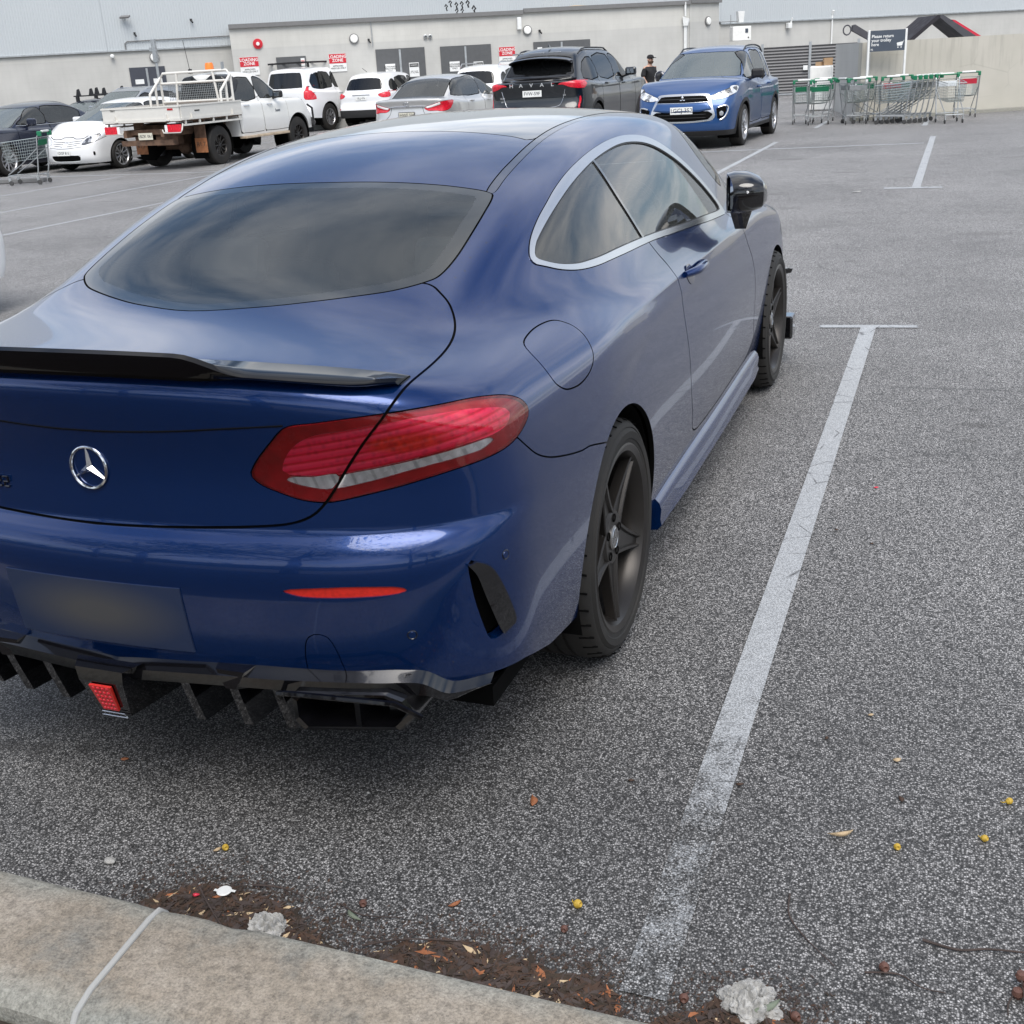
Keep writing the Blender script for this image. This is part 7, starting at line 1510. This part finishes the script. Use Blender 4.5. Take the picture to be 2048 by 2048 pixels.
# ---- white four-wheel drive
c=dict(name='white_four_wheel_drive',L=4.80,W=1.885,H=1.86,wb=2.79,fo=.90,belt=1.18,cowl=1.20,nose=1.05,tail=1.20,yc=3.62,yf=2.85,yr=.30,yrb=.14,r=.39,rim=.235,paint='white_paint',gmat='dark_glass',tumble=.24,zrear=.42,zlow=.36,zfront=.35,gw=.86,hr=1.80,rk=.08,bow=.05,agap=.06,handles=[(1.80,1.08),(2.85,1.06)],rear=[(.3,.10),(.42,.0),(.62,0),(.7,.05),(.9,.07),(1.2,.08)],ym=3.02)
c['feat']=[dict(n='rear_window',p=R_((0,1.26),(.56,1.27),(.62,1.30),(.56,1.64),(.45,1.68),(0,1.69)),m='dark_glass',sym=True,g=.006,o=-.003,rim=.004,k=2),
 dict(n='tail_light',p=[('R',.74,1.30),('R',.80,1.30),('S',.36,1.28),('S',.34,1.16),('S',.44,1.06),('S',.48,.93),('R',.83,.92),('R',.72,.98)],m='lamp_red',g=.003,o=.004,rim=.01,k=2)]+common(c,[(1.60,2.55),(2.56,3.48)],[[(.52,1.25),(.62,1.62),(1.40,1.66),(1.45,1.24)],[(1.58,1.24),(1.55,1.67),(2.45,1.67),(2.47,1.24)],[(2.60,1.24),(2.57,1.67),(2.85,1.64),(3.15,1.42),(3.34,1.26)]])
prado,F=make_car(c,'tall white four-wheel drive with a black flat roof rack'); LL=4.8
for sg in(1,-1): decal(F,[(.34,1.12),(.46,1.12),(.46,1.19),(.34,1.19)],'tail_light_band','lamp_white',prado,off=.008,k='S',L=LL,sides=(sg,),th=.004)
b=MB(); 
for k in range(9): b.box((0,.45+.28*k,1.955),(1.25,.05,.02))
b.box((-.62,1.55,1.965),(.04,2.4,.05));b.box((.62,1.55,1.965),(.04,2.4,.05));b.box((0,.36,1.965),(1.25,.04,.05));b.box((0,2.74,1.965),(1.25,.04,.05))
rk=b.build('flat_roof_rack',MAT['satin_black'],prado)
for sx in(-.58,.58):
    for yy in(.7,1.6,2.4): b=MB(); b.box((sx,yy,1.89),(.04,.06,.13)); b.build('rack_foot',MAT['satin_black'],rk)
b=MB(); b.lathe([(.0,.0),(.33,.0),(.36,.03),(.36,.17),(.30,.20),(0,.20)],32,0,'Y',c=(.15,.36,1.33)); b.build('spare_wheel_cover',MAT['dark_plastic'],prado)
put(prado,-21.0,35.9,math.radians(-6),s=1.18)
# ---- small white SUV from behind
c=dict(name='white_small_suv',L=4.41,W=1.82,H=1.66,wb=2.64,fo=.88,belt=1.06,cowl=1.08,nose=.92,tail=1.08,yc=3.30,yf=2.45,yr=.50,yrb=.20,r=.34,rim=.22,paint='white_paint',gmat='dark_glass',tumble=.38,zrear=.34,clad=.56,hr=1.58,bow=.10,agap=.03,handles=[(1.5,.97),(2.4,.95)])
c['feat']=[dict(n='rear_window',p=R_((0,1.14),(.52,1.15),(.62,1.18),(.56,1.40),(.40,1.47),(0,1.485)),m='dark_glass',sym=True,g=.006,o=-.003,rim=.004,k=2),
 dict(n='tail_light',p=[('R',.56,1.00),('R',.70,1.05),('R',.80,1.08),('S',.50,1.09),('S',.40,.93),('R',.78,.90),('R',.66,.92)],m='lamp_red',g=.003,o=.004,rim=.01,k=2),
 dict(n='rear_reflector',p=[('R',.74,.60),('R',.84,.62),('R',.86,.59),('R',.80,.565)],m='lamp_red',rim=.01,k=2)]+common(c,[(1.15,2.1),(2.11,3.05)],[[(.70,1.14),(.80,1.36),(1.10,1.43),(1.13,1.11)],[(1.2,1.11),(1.2,1.46),(2.02,1.49),(2.05,1.11)],[(2.14,1.11),(2.14,1.49),(2.4,1.46),(2.75,1.27),(2.98,1.12)]])
ix,F=make_car(c,'small white SUV with dark lower bumper, behind the silver sedan'); LL=4.41
bar(ix,F,[(0,1.00),(.3,1.0)],'R',LL,'tailgate_bar','satin_chrome',off=.01,r=.012);bar(ix,F,[(0,1.00),(.3,1.0)],'R',LL,'tailgate_bar','satin_chrome',off=.01,r=.012,sg=-1)
plate(ix,(0,on(F,'R',0,.9,LL)[1]-.012,.90),'1ELJ 476')
b=MB(); b.tube([(-.05,.75,1.66),(-.14,.62,1.78)],.008,6); b.build('aerial',MAT['satin_black'],ix)
put(ix,-18.3,36.62,0,s=1.12)
# ---- grey SUV facing camera behind the white hatch
c=dict(name='grey_suv',L=4.65,W=1.80,H=1.68,wb=2.67,fo=.95,belt=1.08,cowl=1.12,nose=.98,tail=1.1,yc=3.55,yf=2.6,yr=.55,yrb=.22,r=.34,rim=.22,paint='grey_silver_paint',gmat='dark_glass',tumble=.34,handles=[(1.6,.98),(2.6,.96)])
c['feat']=[dict(n='headlight',p=[('F',.50,.78),('F',.55,.86),('F',.74,.92),('S',4.15,.93),('S',4.2,.84),('F',.76,.78)],m='headlamp',g=.004,rim=.01,k=2)]+common(c,[(2.3,3.3),(1.3,2.29)],[[(2.36,1.13),(2.38,1.50),(2.7,1.47),(3.0,1.28),(3.2,1.14)],[(1.38,1.13),(1.36,1.49),(2.28,1.51),(2.30,1.13)],[(.72,1.16),(.85,1.42),(1.26,1.47),(1.28,1.13)]])
gsuv,F=make_car(c,'silver grey wagon facing the camera, only windscreen and roof showing above the white hatchback')
for sg in(1,-1): roof_rail(gsuv,F,.55,.8,2.4,sg,'satin_chrome')
put(gsuv,-22.2,32.0,math.radians(-4),'-y')
# ---- dark car with roof racks
c=dict(name='dark_hatchback',L=4.2,W=1.75,H=1.45,wb=2.58,fo=.88,belt=.97,cowl=1.0,nose=.78,tail=1.0,yc=3.15,yf=2.2,yr=.6,yrb=.22,r=.31,rim=.2,paint='navy_paint',gmat='tint_glass',tumble=.38)
c['feat']=common(c,[(1.95,2.95),(1.05,1.94)],[[(2.0,1.02),(2.02,1.33),(2.35,1.28),(2.8,1.05)],[(1.1,1.02),(1.1,1.33),(1.5,1.36),(1.96,1.34),(1.98,1.02)]])
rackc,F=make_car(c,'dark hatchback with two roof bars carrying upright cradle arms')
for yy in(1.15,1.95):
    b=MB(); zt=float(lift(F,[(0,yy)],'z')[0][2]); b.box((0,yy,zt+.10),(1.25,.05,.035),0,bev=.01)
    for sx in(-.5,.5): b.box((sx,yy,zt+.02),(.08,.09,.14),0,bev=.01)
    bb=b.build('roof_bar',MAT['satin_black'],rackc)
    for sx in((-.45,.0,.45) if yy>1.5 else (-.45,.45)):
        b=MB(); b.add([(sx-.07,yy-.03,zt+.11),(sx+.07,yy-.03,zt+.11),(sx+.02,yy-.03,zt+.27),(sx-.03,yy-.03,zt+.29),(sx-.07,yy+.03,zt+.11),(sx+.07,yy+.03,zt+.11),(sx+.02,yy+.03,zt+.27),(sx-.03,yy+.03,zt+.29)],[(0,1,2,3),(7,6,5,4),(0,4,5,1),(1,5,6,2),(2,6,7,3),(3,7,4,0)]); b.build('cradle_arm',MAT['satin_black'],bb)
put(rackc,-24.05,31.8,math.radians(0),'-y')
k=copy_tree(dsed); k['label']='dark car at the far left, just its bonnet showing past the frame edge'; put(k,-27.1,32.6,0,'-y')
# ---- white wagon whose roof shows behind the silver sedan
k=copy_tree(ix); k['label']='white car showing only its roof and roof rails above the silver sedan'; put(k,-13.0,33.9,0)
for ch in list(k.children):
    if ch.name.split('.')[0] in('number_plate','aerial','tailgate_bar'):
        for g2 in list(ch.children): bpy.data.objects.remove(g2)
        bpy.data.objects.remove(ch)
for sg in(1,-1):
    b=MB(); b.tube([(sg*.58,.8,1.62),(sg*.60,.95,1.70),(sg*.60,2.0,1.71),(sg*.58,2.35,1.63)],.016,6); b.build('roof_rail',MAT['satin_chrome'],k)
# ---- white car beside the coupe, only a bumper corner in frame
k=copy_tree(whatch); k['label']='white car whose bumper corner just enters at the left edge, left of the coupe boot'; put(k,-6.19,5.66,0,'-y',1.0); 
for ch in list(k.children):
    if ch.name.split('.')[0]=='number_plate':
        for g2 in list(ch.children): bpy.data.objects.remove(g2)
        bpy.data.objects.remove(ch)
# ------------------------------------------------------------------ tray ute
c=dict(name='tray_ute',cat='ute',L=3.20,W=1.76,H=1.80,wb=3.085,fo=.90,belt=1.18,cowl=1.20,nose=1.02,tail=1.18,yc=2.10,yf=1.30,yr=.06,yrb=.03,r=.385,rim=.215,paint='ute_white',gmat='tint_glass',tumble=.30,zrear=.50,zlow=.50,zfront=.50,gw=.80,hr=1.74,rk=.06,bow=.01,corner=.05,agap=.09,wstyle='multi',rimmat='rim_dark',tw=.26,fbow=.18,mirmat='satin_black',hmat='satin_chrome',ym=1.48,handles=[(.33,1.10),(1.22,1.09)],zsill=.56,crown=.03,zo=.85,ya=.35,sh=.10,
  wy=spl([-.3,0,.5,1.0,1.6,2.3,2.8,3.2],[.86,.865,.87,.872,.875,.89,.87,.74]),rear=[(.3,.0),(.5,0),(.9,0),(1.2,.0)])
c['feat']=[dict(n='headlight',p=[('F',.56,.90),('F',.60,1.0),('F',.74,1.04),('S',2.86,1.05),('S',2.90,.95),('F',.74,.88)],m='headlamp',g=.004,rim=.01,k=2),
 dict(n='rear_window',p=R_((0,1.26),(.60,1.26),(.60,1.60),(0,1.62)),m='dark_glass',sym=True,g=.005,rim=.004,k=2)]+common(c,[(.06,.92),(.93,1.92)],[[(.16,1.23),(.14,1.58),(.22,1.64),(.82,1.655),(.86,1.23)],[(.99,1.23),(.97,1.655),(1.25,1.63),(1.52,1.42),(1.70,1.26)]])
ute,F=make_car(c,'white dual-cab tray ute with orange beacon and mud-stained undercarriage, seen from behind')
LU=3.2
T=empty('tray',(0,0,0)); T.parent=ute
tw='tray_white'
b=MB(); b.box((0,-1.03,.94),(1.84,2.08,.05)); b.build('tray_floor',MAT['rust_brown'],T)
for sg in(1,-1):
    b=MB(); b.box((sg*.925,-1.03,1.075),(.03,2.06,.26)); b.box((sg*.93,-1.03,1.21),(.045,2.08,.03)); b.box((sg*.93,-1.03,.965),(.045,2.08,.05)); sd=b.build('side_gate',MAT[tw],T)
    b=MB(); b.box((sg*.93,-1.03,.85),(.03,2.0,.035)); 
    for yy in np.linspace(-1.95,-.1,5): b.box((sg*.93,yy,.895),(.03,.035,.08))
    b.build('rope_rail',MAT[tw],T)
    for yy in(-1.75,-.35): b=MB(); b.box((sg*.955,yy,1.0),(.03,.03,.11)); b.box((sg*.96,yy-.03,.955),(.03,.09,.025)); b.build('gate_latch',MAT[tw],sd)
    b=MB(); b.box((sg*.945,-1.55,1.10),(.008,.16,.02)); b.build('side_marking',MAT['gap_black'],sd)
b=MB(); b.box((0,-2.09,1.075),(1.84,.03,.25)); b.box((0,-2.095,1.205),(1.88,.045,.03)); b.box((0,-2.095,.96),(1.88,.05,.055)); tgt=b.build('tail_gate',MAT[tw],T)
for x_ in(-.62,.62): b=MB(); b.box((x_,-2.125,1.0),(.03,.03,.12)); b.box((x_+.03,-2.13,.955),(.09,.03,.025)); b.build('gate_latch',MAT[tw],tgt)
text('maker_plate','FLATTRAY'[:0] or 'TRAY',tgt,(-.66,-2.108,1.165),.05,'gap_black',bold=True)
b=MB(); b.box((.72,-2.108,1.15),(.13,.006,.035)); b.build('marker_sticker',MAT['lamp_deep_red'],tgt)
for sg in(1,-1):
    b=MB(); b.box((sg*.76,-2.10,.80),(.30,.05,.14),0); b.box((sg*.58,-2.10,.80),(.07,.045,.13),1); b.build('tail_light',[MAT['lamp_red'],MAT['lamp_white']],ute)
    b=MB(); b.tube([(sg*.93,-2.05,.88),(sg*.93,-2.10,.76),(sg*.90,-2.11,.72),(sg*.50,-2.11,.72),(sg*.47,-2.10,.78)],.014,6); b.build('lamp_bracket',MAT['tray_white'],ute)
# headboard rack
b=MB(); y_=-.16
for pts in([(-.88,y_,.95),(-.88,y_,1.72),(-.80,y_,1.82),(.80,y_,1.82),(.88,y_,1.72),(.88,y_,.95)],[(-.88,y_,1.25),(.88,y_,1.25)],[(-.88,y_,1.62),(.88,y_,1.62)],[(-.45,y_,1.82),(-.55,y_,.95)],[(.45,y_,1.82),(.55,y_,.95)],[(-.88,y_-.45,1.0),(-.88,y_-.42,1.42),(-.88,y_,1.74)],[(.88,y_-.45,1.0),(.88,y_-.42,1.42),(.88,y_,1.74)],[(-.88,y_-.22,1.0),(-.88,y_-.2,1.6)],[(.88,y_-.22,1.0),(.88,y_-.2,1.6)]): b.tube(pts,.026,8)
b.build('headboard',MAT[tw],T)
b=MB()
for i in range(33): b.box((-.72+i*.045,y_+.03,1.43),(.007,.007,.36))
for j in range(9): b.box((0,y_+.03,1.25+j*.045),(1.46,.007,.007))
b.build('window_mesh',MAT['galv_steel'],T)
b=MB(); b.box((0,y_+.03,1.08),(1.7,.02,.30)); b.build('headboard_panel',MAT[tw],T)
# roof gear
b=MB(); b.lathe([(.0,.15),(.075,.145),(.09,.10),(.095,0)],20,0,'Z',c=(.06,.32,1.84)); b.build('orange_beacon',MAT['beacon_orange'],ute); b=MB(); b.box((.06,.32,1.82),(.26,.12,.05),bev=.01); b.build('beacon_base',MAT['satin_black'],ute)
b=MB(); b.tube([(-.35,.20,1.78),(-.37,.12,2.45)],.006,5); b.lathe([(.0,.10),(.04,.09),(.05,0)],12,0,'Z',c=(-.35,.2,1.79)); b.build('aerial',MAT['satin_black'],ute)
b=MB(); b.box((.72,-.16,1.90),(.05,.04,.16)); b.build('rack_horn',MAT['galv_steel'],ute)
# undercarriage
b=MB()
for sg in(1,-1): b.box((sg*.45,-.9,.72),(.08,2.4,.14))
b.box((0,-1.9,.74),(1.0,.10,.10)); b.box((0,-1.98,.54),(1.25,.09,.10)); b.box((.28,-1.75,.60),(.30,.3,.26)); b.box((-.1,-.70,.56),(.5,.7,.22)); b.tube([(-.7,-.785,.385),(.7,-.785,.385)],.06,10); b.lathe([(0,-.14),(.14,-.08),(.16,0),(.14,.08),(0,.14)],14,0,'Y',c=(0,-.785,.385)); b.box((0,-1.2,.80),(1.1,.5,.10)); b.build('chassis_frame',MAT['rust_brown'],ute)
for sg in(1,-1):
    b=MB(); b.box((sg*.74,-1.27,.72),(.26,.02,.40)); b.build('mud_guard',MAT['rust_brown'],ute)
    b=MB(); b.box((sg*.74,-1.28,.42),(.28,.012,.28)); mf=b.build('mud_flap',MAT['flap_orange'],ute); text('flap_text','R1.7\nXXX'[:4],mf,(sg*.74,-1.2875,.44),.12,'rust_brown',bold=True)
    b=MB(); b.box((sg*.84,.95,.47),(.16,1.75,.05),bev=.01); b.build('side_step',MAT['step_tan'],ute)
    b=MB(); b.tube([(sg*.60,3.22,.60),(sg*.80,3.10,.60),(sg*.86,2.95,.62)],.05,8); b.tube([(sg*.45,3.30,.62),(sg*.45,3.34,.95),(sg*.45,3.20,1.10)],.03,8); b.tube([(sg*.80,3.10,.62),(sg*.80,3.08,.92),(sg*.78,2.92,1.0)],.024,8); b.build('bull_bar',MAT['satin_black'],ute)
b=MB(); b.box((0,3.24,.60),(1.45,.14,.22),bev=.04); b.tube([(-.45,3.34,.95),(.45,3.34,.95)],.03,8); b.build('bull_bar',MAT['satin_black'],ute)
p=on(F,'S',1.42,.98,LU)
for sg in(1,):
    o=text('door_sign','heee',ute,(p[0]+.006,1.50,.95),.10,'sign_navy',rot=(PI/2,0,PI/2),bold=True); o.name='door_sign'
    b=MB(); b.add([(p[0]+.005,1.35,.86),(p[0]+.005,1.52,.87),(p[0]+.005,1.63,.92),(p[0]+.005,1.63,.80),(p[0]+.005,1.50,.845)],[(0,1,4),(1,2,3,4)]); b.build('door_logo',MAT['sign_navy'],ute); b=MB(); b.box((p[0]+.004,1.45,.76),(.004,.16,.014)); b.build('door_logo_line',MAT['gap_black'],ute)
plate(ute,(.0,-2.05,.665),'1BZK 061',w=.34,h=.13,col='plate_yellow')
put(ute,-15.34,20.55+2.1*1.12,math.radians(-1),s=1.12)
# ------------------------------------------------------------------ trees behind the photographer (seen only as reflections)
def mk_tree_mats():
    a=NT('gum_leaves'); v=a.coord(); a.set(Base_Color=a.ramp(a.noise(v,1.3,3),(.3,(.03,.055,.022)),(.7,(.075,.11,.045))),Roughness=.6)
    simple('bark',(.16,.12,.09),.9,var=.3,vs=6)
mk_tree_mats()
def tree(x,y,h,r,seed,label):
    random.seed(seed); root=empty('gum_tree',(x,y,0),0,label,'tree','trees in the bed behind the photographer'); b=MB()
    b.tube([(0,0,0),(.1,.05,h*.25),(-.05,.1,h*.5),(.1,0,h*.8)],[.17,.14,.10,.04],10); ends=[]
    for k in range(9):
        a=2*PI*k/9+random.random(); z0=h*random.uniform(.3,.6); L_=r*random.uniform(.6,1.0); e=(math.cos(a)*L_,math.sin(a)*L_,z0+L_*random.uniform(.4,1.0)); ends.append(e); b.tube([(0,.05,z0),(e[0]*.5,e[1]*.5,z0+(e[2]-z0)*.6),e],[.07,.045,.015],6)
    b.build('trunk',MAT['bark'],root); b=MB()
    C=[Vector(e) for e in ends]+[Vector((random.gauss(0,r*.4),random.gauss(0,r*.4),h*random.uniform(.6,.95))) for _ in range(12)]
    for c_ in C:
        R_=r*random.uniform(.22,.42)
        for _ in range(150):
            d=Vector((random.gauss(0,1),random.gauss(0,1),random.gauss(0,.8))).normalized()*R_*random.random()**.4; p=c_+d; s_=random.uniform(.05,.13); u=Vector((random.gauss(0,1),random.gauss(0,1),random.gauss(0,1))).normalized(); w_=u.orthogonal().normalized()
            b.add([p-u*s_,p-w_*s_*.35,p+u*s_,p+w_*s_*.35],[(0,1,2,3)])
    b.build('crown',MAT['gum_leaves'],root,fixn=False)
for k,(x,y,h,r) in enumerate([(-9,-11,7,2.6),(-4.8,-7.5,6.4,2.9),(-.8,-5.2,6.0,2.6),(4.4,-6.0,7.0,3.2),(9,-9,5.5,2.4),(14,-12,7,2.7)]): tree(x,y,h,r,k+3,['tallest gum at the far left of the row behind the photographer','second gum from the left behind the photographer','smallest gum straight behind the photographer','broad gum right of the smallest, behind the photographer','gum second from the right behind the photographer','rightmost gum behind the photographer'][k])
b=MB(); b.box((0,-34,1.7),(90,.3,3.6)); o=b.build('far_reflection_wall',MAT['trim_grey']); tag(o,'long grey wall added for reflections far behind the photographer','wall')  # unseen, added as a dark band for the coupe to reflect
bpy.context.view_layer.update()
# tree line added out of view to darken the horizon in body reflections
random.seed(77); b=MB(); vs=[]
def tl_(a): return 95+10*math.sin(a*3.1)+6*math.sin(a*7.7)
for k in range(420):
    a=math.radians(62+ 250*k/420); R_=tl_(a)+random.uniform(-6,6); cx,cy=R_*math.sin(a),R_*math.cos(a); h=random.uniform(4.5,9.5)
    if cx<-30 and cy>10: continue
    for _ in range(26):
        p=Vector((cx+random.gauss(0,2.4),cy+random.gauss(0,2.4),max(.2,random.gauss(h*.5,h*.27)))); s_=random.uniform(.5,1.25); u=Vector((random.gauss(0,1),random.gauss(0,1),random.gauss(0,.6))).normalized(); w_=u.orthogonal().normalized(); b.add([p-u*s_,p-w_*s_*.8,p+u*s_,p+w_*s_*.8],[(0,1,2,3)])
tag(b.build('reflection_tree_line',MAT['gum_leaves'],fixn=False),kind='stuff')
bpy.context.view_layer.update()
